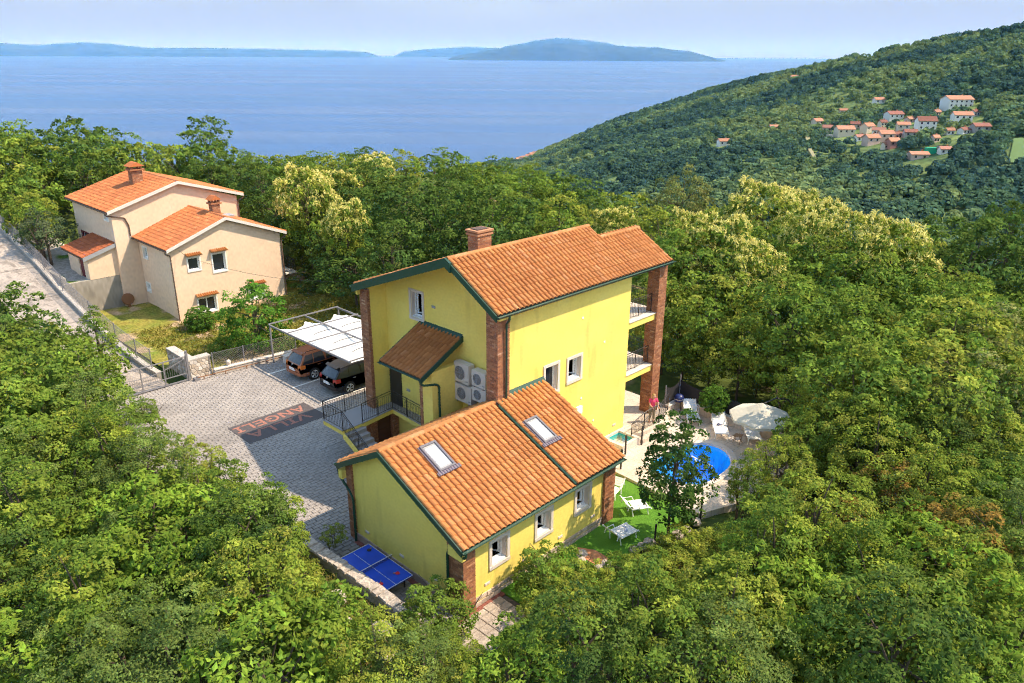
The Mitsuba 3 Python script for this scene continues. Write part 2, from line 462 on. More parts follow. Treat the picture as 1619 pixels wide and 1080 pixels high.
def roof_deck(parent, x0, x1, ya, za, yb, zb, t=.14, drop=.03):
    m = MB()
    m.hexa([[x0, ya, za - drop - t], [x1, ya, za - drop - t], [x1, yb, zb - drop - t], [x0, yb, zb - drop - t]], [[x0, ya, za - drop], [x1, ya, za - drop], [x1, yb, zb - drop], [x0, yb, zb - drop]])
    return obj('roof_deck', m, 'painted_wood', parent)


plain('painted_wood', (0.12, 0.07, 0.045), 0.8)
wing_roof = obj('wing_roof', MB().hexa([[.02, -7.24, 2.86], [8.91, -7.24, 2.86], [8.91, -2.816, 4.88], [.02, -2.816, 4.88]], [[.02, -7.24, 3.03], [8.91, -7.24, 3.03], [8.91, -2.816, 5.03], [.02, -2.816, 5.03]])
                .hexa([[.02, -2.816, 4.88], [7.1, -2.816, 4.88], [7.1, -.02, 3.29], [.02, -.02, 3.29]], [[.02, -2.816, 5.03], [7.1, -2.816, 5.03], [7.1, -.02, 3.44], [.02, -.02, 3.44]]), 'painted_wood', villa)
sl = math.hypot(4.469, 2.02); usr = np.array([0, 4.469, 2.02]) / sl
tiled_slope(wing_roof, (0.03, -7.285, 3.044), (1, 0, 0), usr, 5.82, sl - .05, parts=262)
up = np.array([0, -usr[2], usr[1]]) * .10
sl2 = sl + .02
obj('raised_deck', MB().hexa([[5.87, -7.2, 3.0], [8.90, -7.2, 3.0], [8.90, -2.83, 4.98], [5.87, -2.83, 4.98]], [[5.87, -7.22, 3.13], [8.90, -7.22, 3.13], [8.90, -2.83, 5.12], [5.87, -2.83, 5.12]]), 'painted_wood', wing_roof)
tiled_slope(wing_roof, np.array((5.90, -7.285, 3.044)) + up, (1, 0, 0), usr, 3.03, sl2 - .04, parts=0)
usl = np.array([0, -2.816, 1.599]); lsl = np.linalg.norm(usl); usl /= lsl
tiled_slope(wing_roof, (6.7, 0.0, 3.465), (-1, 0, 0), usl, 6.67, lsl - .05, parts=0)
ridge_caps(wing_roof, (0.05, -2.816, 5.075), (5.9, -2.816, 5.075))
# green verge boards, gutters, step flashing of the raised far part
gv = MB()
gv.hexa([[-.03, -7.26, 2.83], [.015, -7.26, 2.83], [.015, -2.816, 4.85], [-.03, -2.816, 4.85]], [[-.03, -7.26, 3.07], [.015, -7.26, 3.07], [.015, -2.816, 5.09], [-.03, -2.816, 5.09]])
gv.hexa([[-.03, -2.816, 4.85], [.015, -2.816, 4.85], [.015, -.02, 3.26], [-.03, -.02, 3.26]], [[-.03, -2.816, 5.09], [.015, -2.816, 5.09], [.015, -.02, 3.50], [-.03, -.02, 3.50]])
gv.hexa([[8.90, -7.26, 2.85], [8.945, -7.26, 2.85], [8.945, -2.83, 4.95], [8.90, -2.83, 4.95]], [[8.90, -7.26, 3.10], [8.945, -7.26, 3.10], [8.945, -2.83, 5.12], [8.90, -2.83, 5.12]])
obj_each('verge_board', gv, 'green_paint', wing_roof)
obj('step_flashing', MB().tube([np.array((5.87, -7.30, 3.13)), np.array((5.87, -3.12, 5.02))], .055, 6).tube([(5.87, -3.12, 5.02), (6.50, -2.90, 5.16)], .05, 6), 'green_paint', wing_roof)
obj('wall_flashing', MB().hexa([[6.5, -2.99, 5.10], [8.92, -2.99, 5.10], [8.92, -2.80, 5.12], [6.5, -2.80, 5.12]], [[6.5, -2.95, 5.15], [8.92, -2.95, 5.15], [8.92, -2.82, 5.34], [6.5, -2.82, 5.34]]), 'green_paint', wing_roof)


def gutter(parent, p0, p1, r=.075, up=None):
    m = MB(); p0, p1 = np.array(p0, float), np.array(p1, float); d = (p1 - p0); d /= np.linalg.norm(d)
    side = np.cross([0, 0, 1.], d); ang = np.linspace(np.pi, 2 * np.pi, 8)
    prof = np.cos(ang)[:, None] * side * r + np.sin(ang)[:, None] * np.array([0, 0, r])
    prof2 = prof * .86
    ring = np.vstack([prof, prof2[::-1]]); n = len(ring)
    v = np.vstack([p0 + ring, p1 + ring])
    f = [[j, (j + 1) % n, n + (j + 1) % n, n + j] for j in range(n)]
    m.add(v, f)
    for e in (0, n):
        m.add(v[e:e + 8], [[0, j, j + 1] for j in range(1, 7)])
    m.tube([p0 + side * r, p1 + side * r], .014, 5)
    return obj('gutter', m, 'green_paint', parent)


def downpipe(parent, pts, r=.05, mat='green_paint'):
    from scipy.interpolate import make_interp_spline
    p = np.array(pts, float)
    d = [p[0]]
    for a, b, c in zip(p[:-2], p[1:-1], p[2:]):
        k1, k2 = b + (a - b) / np.linalg.norm(a - b) * min(.12, np.linalg.norm(a - b) / 2), b + (c - b) / np.linalg.norm(c - b) * min(.12, np.linalg.norm(c - b) / 2)
        for t in np.linspace(0, 1, 5): d.append((1 - t) ** 2 * k1 + 2 * t * (1 - t) * b + t * t * k2)
    d.append(p[-1])
    return obj('downpipe', MB().tube(d, r, 8), mat, parent, smooth=40)


gutter(villa, (8.97, -7.34, 3.02), (-.02, -7.34, 3.02)); gutter(villa, (-.02, .06, 3.42), (7.0, .06, 3.42))
downpipe(villa, [(.12, -7.34, 2.97), (.12, -7.33, 2.74), (.16, -6.80, 2.60), (.19, -6.31, 2.50), (.19, -6.29, .12)])
downpipe(villa, [(.10, .06, 3.37), (.12, .05, 2.90), (.22, -.55, 2.25), (.20, -.70, 2.0), (.20, -.68, .12)])


plain('slate_metal', (0.14, 0.13, 0.145), 0.45)


def skylight(parent, c, label):
    """roof window lying in the wing's right slope"""
    n_ = np.array([0, -usr[2], usr[1]]); R = np.c_[[1, 0, 0], usr, n_]
    k = thing_part(parent, 'skylight', label)
    fr = MB(); w, l = .60, 1.14
    fr.box(-w / 2 - .07, w / 2 + .07, -l / 2 - .07, -l / 2, -.06, .12); fr.box(-w / 2 - .07, w / 2 + .07, l / 2, l / 2 + .09, -.06, .13)
    fr.box(-w / 2 - .07, -w / 2, -l / 2, l / 2, -.06, .12); fr.box(w / 2, w / 2 + .07, -l / 2, l / 2, -.06, .12)
    v, f, _ = fr.moved(mat4(R, c)).arrays(); scene[k] = mikit.ply((v, f), 'slate_metal')
    obj('blind_pane', MB().box(-w / 2 + .07, w / 2 - .07, -l / 2 + .1, l / 2 - .1, .02, .09).moved(mat4(R, c)), 'white_blind', k)
    obj('inner_frame', MB().box(-w / 2, w / 2, -l / 2, l / 2, -.05, .07).moved(mat4(R, c)), 'grey_plastic', k)
    ap = MB(); ap.box(-w / 2 - .24, w / 2 + .24, -l / 2 - .22, -l / 2 - .07, .045, .078)
    for q in np.linspace(-.48, .48, 9): ap.tube([(q, -l / 2 - .23, .075), (q, -l / 2 - .07, .075)], .035, 5)
    obj('apron', ap.moved(mat4(R, c)), 'lead', k)
    obj('side_flashing', MB().box(-w / 2 - .13, -w / 2 - .07, -l / 2 - .1, l / 2 + .1, .03, .065).box(w / 2 + .07, w / 2 + .13, -l / 2 - .1, l / 2 + .1, .03, .066).moved(mat4(R, c)), 'lead', k)


def thing_part(parent, name, label=None):
    k = fast_num(parent, name)
    if label: tag(k, label)
    return k


plain('white_blind', (0.86, 0.87, 0.88), 0.25)
skylight(villa, np.array((1.78, -3.98, 4.545)) + up * .75, 'skylight over the table tennis end of the low wing')
skylight(villa, np.array((6.45, -4.80, 4.165)) + up * 1.75, 'skylight on the raised far part of the wing roof')

# --- main block
XG, YL = 7.1, -2.81
ms, msl = 0.595, 0.366
mz = lambda y: 10.691 - ms * (-0.32 - y) if y < -0.32 else 10.691 - msl * (y + 0.32)
wm = [(8.90, 9.98, 4.28, 5.80), (10.46, 11.58, 4.42, 5.73)]
small = (11.22, 11.60, 2.66, 3.04)
obj('main_wall', wall_panel('y', YL, rect(6.55, 15.12, ZG, mz(YL) - .14), [hole(*w) for w in wm], 0.3), 'yellow_plaster', villa)
wg = (2.98, 4.05, 6.80, 8.30)
obj('main_wall', wall_panel('x', XG, [(-2.5, ZG), (6.2, ZG), (6.2, mz(6.2) - .14), (-.32, mz(-.32) - .14), (-2.5, mz(-2.5) - .14)], [hole(*wg)], 0.3), 'yellow_plaster', villa)
obj('main_wall', wall_panel('x', 15.12, [(-2.5, ZG), (6.2, ZG), (6.2, mz(6.2) - .2), (-.32, mz(-.32) - .2), (-2.5, mz(-2.5) - .2)], [rect(-2.0, -.4, 6.32, 8.45), rect(-2.0, -.4, 3.52, 5.65), rect(-2.0, -.4, .68, 2.8)], -0.3), 'yellow_plaster', villa)
obj('main_wall', MB().box(7.4, 14.8, 5.9, 6.2, ZG, mz(6.2) - .16), 'yellow_plaster', villa)
window(villa, 'y', YL, *wm[0], -1, label='main block window just above the wing roof', depth=.2, tilt=0)
window(villa, 'y', YL, *wm[1], -1, label='main block window in the middle of the sunlit wall', depth=.2, hinge=50)
window(villa, 'x', XG, *wg, -1, label='gable window above the porch roof', depth=.2, hinge=40)
obj('wall_box', MB().box(11.22, 11.6, YL - .12, YL + .02, 2.66, 3.04), 'white_plastic', villa)
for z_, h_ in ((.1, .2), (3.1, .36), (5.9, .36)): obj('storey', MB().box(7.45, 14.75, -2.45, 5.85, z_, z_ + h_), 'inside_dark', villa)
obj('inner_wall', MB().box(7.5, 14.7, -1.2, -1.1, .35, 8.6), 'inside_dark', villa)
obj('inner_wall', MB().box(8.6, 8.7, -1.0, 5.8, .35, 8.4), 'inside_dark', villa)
for x, z in ((11.6, 3.4), (11.5, 7.4), (12.6, 1.9), (13.2, 5.8)):
    obj('wall_vent', MB().tube([(x, YL + .01, z), (x, YL - .02, z)], .06, 10), 'white_render', villa)
obj('wall_vent', MB().box(14.2, 14.45, YL - .03, YL + .01, 1.0, 1.1), 'white_stone', villa)
for y, z in ((4.43, 2.95), (2.3, 7.75)): obj('wall_vent', MB().box(XG - .03, XG + .01, y - .12, y + .12, z - .06, z + .06), 'grey_plastic', villa)
brick_pillar(villa, 5.95, 6.63, -2.97, -2.32, 4.2, mz(-2.9) - .2, 'corner_pillar')
obj('main_wall', MB().box(6.12, XG - .002, 5.88, 6.2, .2, mz(6.2) - .16), 'yellow_plaster', villa)
brick_pillar(villa, 5.95, 6.12, 5.84, 6.42, 0.3, mz(6.4) - .2, 'corner_pillar')
obj('eave_block', MB().box(5.8, 6.4, 6.35, 6.5, 7.72, 8.0), 'yellow_plaster', villa)
obj('eave_block', MB().box(5.9, 6.7, -3.14, -2.9, 8.66, 8.9), 'yellow_plaster', villa)
main_roof = obj('main_roof', MB().hexa([[5.69, -3.2, 8.77], [17.9, -3.2, 8.77], [17.9, -1.05, 10.05], [5.69, -1.05, 10.05]], [[5.69, -3.2, 8.945], [17.9, -3.2, 8.945], [17.9, -1.05, 10.22], [5.69, -1.05, 10.22]])
                .hexa([[5.69, -1.05, 10.05], [14.74, -1.05, 10.05], [14.74, -.32, 10.48], [5.69, -.32, 10.48]], [[5.69, -1.05, 10.22], [14.74, -1.05, 10.22], [14.74, -.32, 10.66], [5.69, -.32, 10.66]])
                .hexa([[5.69, -.32, 10.48], [14.74, -.32, 10.48], [14.74, 6.5, 7.98], [5.69, 6.5, 7.98]], [[5.69, -.32, 10.66], [14.74, -.32, 10.66], [14.74, 6.5, 8.16], [5.69, 6.5, 8.16]])
                .hexa([[14.74, -1.05, 10.05], [17.9, -1.05, 10.05], [17.9, 1.3, 8.85], [14.74, 1.3, 8.85]], [[14.74, -1.05, 10.22], [17.9, -1.05, 10.22], [17.9, 1.3, 9.0], [14.74, 1.3, 9.0]]), 'painted_wood', villa)
lm = math.hypot(2.91, 2.91 * ms); usm = np.array([0, 1, ms]) / math.hypot(1, ms)
cut = (3.23 - 1.05) * math.hypot(1, ms)
tiled_slope(main_roof, (5.69, -3.23, 8.96), (1, 0, 0), usm, 12.21, lm - .03, clip=lambda a, b: a < 9.07 or b < cut)
lml = math.hypot(6.838, 6.838 * msl)
tiled_slope(main_roof, (14.75, 6.518, 8.19), (-1, 0, 0), np.array([0, -1, msl]), 9.08, lml - .03)
tiled_slope(main_roof, (17.9, 1.3, 9.05), (-1, 0, 0), np.array([0, -1, .505]), 3.16, math.hypot(2.35, 1.19) - .03)
ridge_caps(main_roof, (5.7, -.32, 10.71), (14.75, -.32, 10.71), parts=False)
ridge_caps(main_roof, (14.75, -1.05, 10.27), (17.9, -1.05, 10.27), parts=False)
gm = MB()
gm.hexa([[5.62, -3.22, 8.70], [5.675, -3.22, 8.70], [5.675, -.55, 10.29], [5.62, -.55, 10.29]], [[5.62, -3.22, 8.98], [5.675, -3.22, 8.98], [5.675, -.55, 10.57], [5.62, -.55, 10.57]])
gm.hexa([[5.56, -.62, 10.20], [5.675, -.62, 10.20], [5.675, -.30, 10.38], [5.56, -.30, 10.38]], [[5.56, -.62, 10.60], [5.675, -.62, 10.60], [5.675, -.30, 10.77], [5.56, -.30, 10.77]])
gm.hexa([[5.56, -.30, 10.38], [5.675, -.30, 10.38], [5.675, 6.5, 7.88], [5.56, 6.5, 7.88]], [[5.56, -.30, 10.77], [5.675, -.30, 10.77], [5.675, 6.5, 8.25], [5.56, 6.5, 8.25]])
gm.hexa([[17.9, -3.22, 8.70], [17.94, -3.22, 8.70], [17.94, -1.05, 9.98], [17.9, -1.05, 9.98]], [[17.9, -3.22, 8.98], [17.94, -3.22, 8.98], [17.94, -1.05, 10.27], [17.9, -1.05, 10.27]])
obj_each('verge_board', gm, 'green_paint', main_roof)
obj('verge_caps', MB().hexa([[14.70, -1.05, 10.2], [14.78, -1.05, 10.2], [14.78, -.32, 10.63], [14.70, -.32, 10.63]], [[14.70, -1.05, 10.31], [14.78, -1.05, 10.31], [14.78, -.32, 10.74], [14.70, -.32, 10.74]], TILE_COL[0]), 'tile_clay', main_roof, color=True)
gutter(villa, (18.0, -3.29, 8.93), (5.63, -3.29, 8.93), .08)
gutter(villa, (5.56, 6.58, 8.15), (14.8, 6.58, 8.15), .08)
downpipe(villa, [(6.30, -3.29, 8.86), (6.32, -3.27, 8.62), (6.36, -3.06, 8.45), (6.38, -3.04, 5.2)])
# chimney
ch = MB(); chn = brick_pillar(villa, 7.72, 8.52, 0.0, .62, 9.9, 11.25, 'chimney')
cap = MB().box(7.66, 8.58, -.06, .68, 11.25, 11.33, BRICK[3]).box(7.70, 8.54, -.02, .64, 11.33, 11.40, BRICK[0]).box(7.64, 8.60, -.08, .70, 11.40, 11.48, BRICK[3]).box(7.80, 8.44, .08, .54, 11.48, 11.52, (.1, .07, .06))
obj('chimney_cap', cap, 'painted', villa, color=True)
# --- balconies at the far end
for z in (6.28, 3.48):
    obj('balcony_slab', MB().box(15.12, 17.86, -2.81, 1.3, z - .36, z - .035), 'yellow_plaster', villa)
    obj('balcony_floor', MB().box(15.12, 17.9, -2.86, 1.33, z - .034, z), 'white_stone', villa)
    railing(villa, [(15.16, -2.55, z), (17.3, -2.55, z)], .95); railing(villa, [(17.8, -2.1, z), (17.8, .6, z)], .95)
brick_pillar(villa, 17.33, 18.0, -2.92, -2.25, .3, 8.78, 'balcony_pillar'); brick_pillar(villa, 17.4, 17.95, .7, 1.3, .3, 9.0, 'balcony_pillar')
obj('balcony_table', MB().tube([(16.3, -1.5, 6.28), (16.3, -1.5, 6.95)], .035, 6).tube([(16.3, -1.5, 6.95), (16.3, -1.5, 6.99)], .42, 16).tube([(16.3, -1.5, 6.28), (16.3, -1.5, 6.32)], .25, 10), 'grey_plastic', villa)
for z in (6.32, 3.52, .68):
    obj('terrace_door', MB().box(14.86, 14.9, -2.0, -.4, z, z + 2.1), 'dark_glass', villa)
    fr = MB()
    for y in (-2.0, -1.24, -.46): fr.box(14.9, 14.95, y, y + .07, z, z + 2.1)
    fr.box(14.9, 14.951, -1.93, -.46, z + 2.03, z + 2.099)
    obj('door_frame', fr, 'white_plastic', villa)
# --- lean-to porch on the gable
pe, pw, py0, py1 = 4.70, XG, 0.38, 3.30
zp0, zp1 = 5.50, 6.76
porch = obj('porch_roof', MB().hexa([[pe + .02, py0 + .02, zp0 - .14], [pw, py0 + .02, zp1 - .14], [pw, py1 - .02, zp1 - .14], [pe + .02, py1 - .02, zp0 - .14]], [[pe + .02, py0 + .02, zp0 - .015], [pw, py0 + .02, zp1 - .015], [pw, py1 - .02, zp1 - .015], [pe + .02, py1 - .02, zp0 - .015]]), 'painted_wood', villa)
lp = math.hypot(pw - pe, zp1 - zp0)
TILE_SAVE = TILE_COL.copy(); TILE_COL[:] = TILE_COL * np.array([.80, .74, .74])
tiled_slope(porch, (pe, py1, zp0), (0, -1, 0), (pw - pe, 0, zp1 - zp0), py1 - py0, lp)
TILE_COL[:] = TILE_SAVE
pg = MB()
for y in (py0 - .045, py1):
    pg.hexa([[pe - .02, y, zp0 - .17], [pw, y, zp1 - .17], [pw, y + .045, zp1 - .17], [pe - .02, y + .045, zp0 - .17]], [[pe - .02, y, zp0 + .07], [pw, y, zp1 + .07], [pw, y + .045, zp1 + .07], [pe - .02, y + .045, zp0 + .07]])
pg.hexa([[XG - .14, py0, zp1 - .06], [XG, py0, zp1 - .0], [XG, py1, zp1 - .0], [XG - .14, py1, zp1 - .06]], [[XG - .14, py0, zp1 + .0], [XG, py0, zp1 + .16], [XG, py1, zp1 + .16], [XG - .14, py1, zp1 + .0]])
obj_each('verge_board', pg, 'green_paint', porch)
gutter(villa, (pe - .07, py0 - .04, zp0 - .02), (pe - .07, py1 + .04, zp0 - .02), .065)
downpipe(villa, [(pe - .07, py0 + .05, zp0 - .07), (pe + .0, .36, zp0 - .30), (5.5, .34, 5.02), (5.62, .33, 4.9), (5.62, .33, 1.9)], .05)
obj('porch_wall', MB().box(5.30, XG - .002, 0.42, 0.70, .2, 5.6), 'yellow_plaster', villa)
obj('porch_wall', MB().box(5.302, 5.62, 0.70, 1.08, .2, 5.5), 'yellow_plaster', villa)
brick_pillar(villa, 5.29, 5.60, 1.081, 1.28, .2, 5.45, 'porch_pillar', 'xY')
obj('porch_beam', MB().box(5.304, 5.6, 1.282, 3.2, 5.2, 5.5), 'yellow_plaster', villa)
# entrance platform, landing and steps
zl_ = 1.85
obj('landing', MB().prism([(3.50, 4.95), (4.66, 4.95), (6.62, 5.18), (6.42, 1.3), (7.1, 1.3), (7.1, 6.2), (5.9, 6.52), (3.50, 6.58)], zl_ - .26, zl_ - .03), 'yellow_plaster', villa)
obj('landing_floor', MB().prism([(3.47, 4.92), (4.68, 4.92), (6.60, 5.15), (6.39, 1.3), (7.1, 1.3), (7.1, 6.2), (5.9, 6.55), (3.47, 6.61)], zl_ - .029, zl_), 'grey_step', villa)
st = MB(); ns = 10
for k in range(ns):
    st.box(3.58, 4.66, 4.95 - .29 * (k + 1), 4.95 - .29 * k + (.03 if k else -.031), zl_ - .17 * (k + 1) - .17, zl_ - .17 * (k + 1))
obj('steps', st, 'grey_step', villa)
sg = MB()
for x in (3.50, ):
    sg.hexa([[x, 4.95, zl_ - .42], [x + .078, 4.95, zl_ - .42], [x + .078, 2.15, .12], [x, 2.15, .12]], [[x, 4.95, zl_ - .15], [x + .078, 4.95, zl_ - .15], [x + .078, 2.15, .35], [x, 2.15, .35]])
obj('stringer', sg, 'yellow_plaster', villa)
railing(villa, [(3.54, 6.56, zl_), (5.92, 6.50, zl_)], 1.0); railing(villa, [(3.53, 6.56, zl_), (3.53, 4.95, zl_)], 1.0)
railing(villa, [(3.53, 4.95, zl_), (3.53, 2.5, .42)], 1.0); railing(villa, [(4.66, 4.96, zl_), (6.62, 5.16, zl_)], 1.0); railing(villa, [(6.62, 5.16, zl_), (6.48, 2.7, zl_)], 1.0)
brick_pillar(villa, 5.35, 5.75, 5.3, 5.7, .12, zl_ - .26, 'landing_pillar'); brick_pillar(villa, 6.62, 7.05, 5.3, 5.7, .12, zl_ - .26, 'landing_pillar')
obj('cellar_door', MB().box(5.76, 6.61, 5.42, 5.48, .12, 1.58), 'brown_wood', villa)
for k in range(4): obj('door_panel', MB().box(5.84, 6.53, 5.40, 5.42, .2 + k * .34, .46 + k * .34), 'brown_wood', villa)
obj('front_door', MB().box(XG - .05, XG + .02, 4.95, 5.85, zl_ + .01, zl_ + 2.0), 'dark_metal', villa)
obj('wall_lamp', MB().tube([(XG, 7.1 - 1.1, 3.9), (XG - .2, 6.0, 3.95)], .02, 5).tube([(XG - .2, 6.0, 3.75), (XG - .2, 6.0, 4.0)], .09, 8), 'dark_metal', villa)


plain('beige_metal', (0.58, 0.53, 0.47), 0.55); plain('fan_grey', (0.16, 0.15, 0.14), 0.7)


def ac_unit(x, y0, y1, z0, z1, label, grp='air conditioning units on the yellow gable wall'):
    k = thing('air_conditioner', label, 'air conditioner', grp)
    d = .36
    obj('casing', MB().box(x, x + d, y0, y1, z0, z1), 'beige_metal', k)
    cz, cy, r = (z0 + z1) / 2, y0 + (y1 - y0) * .60, min(z1 - z0, y1 - y0) * .34
    g = MB()
    for rr in np.linspace(.25, 1, 5) * r:
        a = np.linspace(0, 2 * np.pi, 20); g.tube(np.c_[np.full(20, x - .012), cy + rr * np.cos(a), cz + rr * np.sin(a)], .008, 4, cap=False)
    for a in np.linspace(0, 2 * np.pi, 9)[:-1]: g.tube([(x - .012, cy, cz), (x - .012, cy + r * math.cos(a), cz + r * math.sin(a))], .007, 4, cap=False)
    obj('fan_grille', g, 'grey_plastic', k)
    obj('fan', MB().tube([(x - .006, cy, cz), (x + .002, cy, cz)], r * .97, 24), 'fan_grey', k)
    obj('badge', MB().box(x - .004, x + .001, y0 + .06, y0 + .20, z0 + .1, z0 + .16), 'grey_plastic', k)
    b = MB()
    for y in (y0 + .12, y1 - .16): b.box(x - .02, XG, y, y + .04, z0 - .045, z0 - .002)
    obj('bracket', b, 'grey_metal', k)


ac_unit(6.62, -.48, .46, 4.86, 5.78, 'large white air conditioner, upper one on the porch side'); ac_unit(6.62, -.62, .42, 3.95, 4.76, 'large white air conditioner, lower one on the porch side')
ac_unit(6.62, -1.54, -.68, 4.98, 5.70, 'small white air conditioner, upper one beside the brick pillar'); ac_unit(6.62, -1.56, -.68, 4.28, 4.93, 'small white air conditioner, lower one beside the brick pillar')

# ------------------------------------------------------------------ ground, pavings, sea, hills
E2 = EYE[:2]
AX, BX = np.array([0.7178, 0.6963]), np.array([0.6963, -0.7178])     # ahead / to the right of the viewer, in plan


def sstep(a, b, x):
    t = np.clip((x - a) / (b - a), 0, 1); return t * t * (3 - 2 * t)


def zroad(y):
    return np.interp(y, [19, 24, 37, 51, 70, 90], [0.05, .6, 2.0, 4.5, 6.0, 6.0])


def zg(x, y):
    """height of the natural ground"""
    x, y = np.asarray(x, float), np.asarray(y, float)
    a = (x - E2[0]) * AX[0] + (y - E2[1]) * AX[1]; b = (x - E2[0]) * BX[0] + (y - E2[1]) * BX[1]
    z = -0.05 - 0.55 * sstep(19.3, 22, y)
    left = zroad(y) * sstep(2.0, 1.35, x)
    yard = np.where(y > 40.2, 2.55 * sstep(7.5, 5.0, x), 0) * sstep(70, 48, y)
    z = np.maximum(z, np.maximum(left * (y > 19) - 0.05, yard))
    z = z - 0.10 * np.maximum(0, x - 22) * sstep(0, 25, b) - 0.14 * np.maximum(0, -11 - y) - 0.10 * np.maximum(0, -5 - x) * sstep(18, 8, y)
    z = z + .62 * sstep(-7, -4.5, x) * sstep(-1.2, -2.0, x) * sstep(-11, -8.5, y) * sstep(1.5, -.8, y)
    z = z + 5.5 * sstep(56, 92, a) * sstep(14, -22, b) * sstep(-8, 6, x - 1.3 * sstep(90, 50, y) * 8 + 6)
    z = z - 0.22 * np.maximum(0, a - 96) - 0.2 * np.maximum(0, a - 160)
    z = z - .40 * sstep(-4.4, -3.4, x) * sstep(2.6, 1.6, x) * sstep(20, 21.5, y)
    return z + 0.35 * (meshkit.noise(np.stack([x / 7, y / 7, x * 0], -1)) - .5) * (1 - sstep(-4, -2, x) * sstep(25, 22, x) * sstep(-12, -9.5, y) * sstep(22, 20, y))


def in_pool(x, y):
    return (x > 12.4) & (x < 18) & (y > -9.2) & (y < -2.6)


a_ = np.r_[np.arange(-40, 110, 1.5), np.arange(110, 300, 8), np.arange(300, 700, 40)]
b_ = np.r_[np.arange(-420, -90, 15), np.arange(-90, 110, 1.5), np.arange(110, 520, 15)]
A_, B_ = np.meshgrid(a_, b_, indexing='ij')
X_, Y_ = E2[0] + A_ * AX[0] + B_ * BX[0], E2[1] + A_ * AX[1] + B_ * BX[1]
Z_ = zg(X_, Y_)
Z_ = np.where(in_pool(X_, Y_), -2.2, Z_)
SEA = -147.0
Z_ = np.maximum(Z_, SEA - 12)
nb = len(b_)
I_, J_ = np.meshgrid(np.arange(len(a_) - 1), np.arange(nb - 1), indexing='ij')
gf = np.stack([I_ * nb + J_, (I_ + 1) * nb + J_, (I_ + 1) * nb + J_ + 1, I_ * nb + J_ + 1], -1).reshape(-1, 4)[:, ::-1]
GROUND_COL = lambda p, n, uv: mix(mix((0.045, 0.065, 0.018), (0.075, 0.10, 0.022), noise(p.x * 0.8, p.y * 0.8)), (0.16, 0.125, 0.06), smoothstep(0.60, 0.75, fbm(p.x * 0.45, p.y * 0.45, 0.0, 3))) * (0.75 + 0.5 * noise(p.x * 5, p.y * 5, p.z * 5))
procm('undergrowth', GROUND_COL, rough=0.95, spec=0.1)
struct('ground', MB().add(np.stack([X_, Y_, Z_], -1).reshape(-1, 3), gf), 'undergrowth', smooth=True)

# dry grass of the neighbouring plot
procm('dry_grass', lambda p, n, uv: mix(mix((0.13, 0.165, 0.028), (0.26, 0.21, 0.05), noise(p.x * 1.3, p.y * 1.3)), (0.36, 0.26, 0.16), smoothstep(0.52, 0.68, fbm(p.x * 0.7 + 3, p.y * 0.7, 0.0, 3))) * (0.7 + 0.6 * noise(p.x * 9, p.y * 9)), rough=0.95, spec=0.1)


def drape(poly, dz, step=0.6, zf=None):
    """a sheet over the ground inside the polygon, in triangles"""
    from shapely.geometry import Polygon, Point
    from shapely import contains_xy
    P_ = Polygon(poly); x0, y0, x1, y1 = P_.bounds
    gx, gy = np.arange(x0, x1 + step, step), np.arange(y0, y1 + step, step)
    X, Y = np.meshgrid(gx, gy, indexing='ij'); n = len(gy)
    I, J = np.meshgrid(np.arange(len(gx) - 1), np.arange(n - 1), indexing='ij')
    ok = contains_xy(P_, X[:-1, :-1] + step / 2, Y[:-1, :-1] + step / 2).ravel()
    f = np.stack([I * n + J, (I + 1) * n + J, (I + 1) * n + J + 1, I * n + J + 1], -1).reshape(-1, 4)[ok]
    z = (zg(X, Y) if zf is None else zf(X, Y)) + dz
    return MB().add(np.stack([X, Y, z], -1).reshape(-1, 3), f)


struct('yard', drape([(3.2, 20.0), (9.5, 19.6), (14, 19.8), (20, 22), (20, 36), (7.0, 37.6), (2.4, 37.6), (2.4, 24)], .05), 'dry_grass', smooth=True)
procm('garden_soil', lambda p, n, uv: mix((0.30, 0.27, 0.24), mix((0.05, 0.11, 0.015), (0.14, 0.19, 0.03), noise(p.x * 2, p.y * 2)), smoothstep(0.45, 0.6, fbm(p.x * 0.5, p.y * 0.35 + 2, 0.0, 3))) * (0.7 + 0.6 * noise(p.x * 7, p.y * 7)), rough=0.95, spec=0.1)
struct('garden', drape([(1.9, 37.6), (5.5, 37.6), (5.5, 46), (7, 56), (6, 72), (2.3, 72)], .06, zf=lambda x, y: np.maximum(zg(x, y), np.where(y < 50, 2.5, -9))), 'garden_soil', smooth=True)

# pavings
procm('paver_base', lambda p, n, uv: mi.Color3f(0.10, 0.085, 0.075) * (0.7 + 0.6 * noise(p.x * 11, p.y * 11)), rough=0.95, spec=0.1)
COURT = [(-2.9, 19.75), (2.7, 19.9), (9.3, 18.95), (13.2, 18.7), (13.2, 6.25), (7.0, 6.25), (7.0, 0.0), (0.33, -0.3), (0.33, -7.0), (-1.55, -7.0), (-1.55, -0.6), (-2.2, 0.0), (-2.8, 5), (-3.3, 12)]
court = struct('courtyard', MB().prism(COURT, -.5, .10), 'paver_base')
procm('paver_stone', lambda p, n, uv: mix((0.265, 0.238, 0.222), (0.365, 0.330, 0.305), cell_rand(p.x / .42 + 50, p.y / .21 + 50) * .5 + .5 * noise(p.x * 1.1, p.y * 1.1)) * (0.92 + 0.14 * noise(p.x * 16, p.y * 16, 0.0)) * (1 - 0.18 * smoothstep(.55, .75, fbm(p.x * .35, p.y * .35, 1.0))), rough=0.9, spec=0.2)
plain('panel_dark', (0.085, 0.072, 0.072), 0.9); plain('letter_red', (0.31, 0.135, 0.10), 0.9); plain('white_paint', (0.66, 0.63, 0.58), 0.7)
PANEL = (1.22, 5.72, 9.88, 12.25)


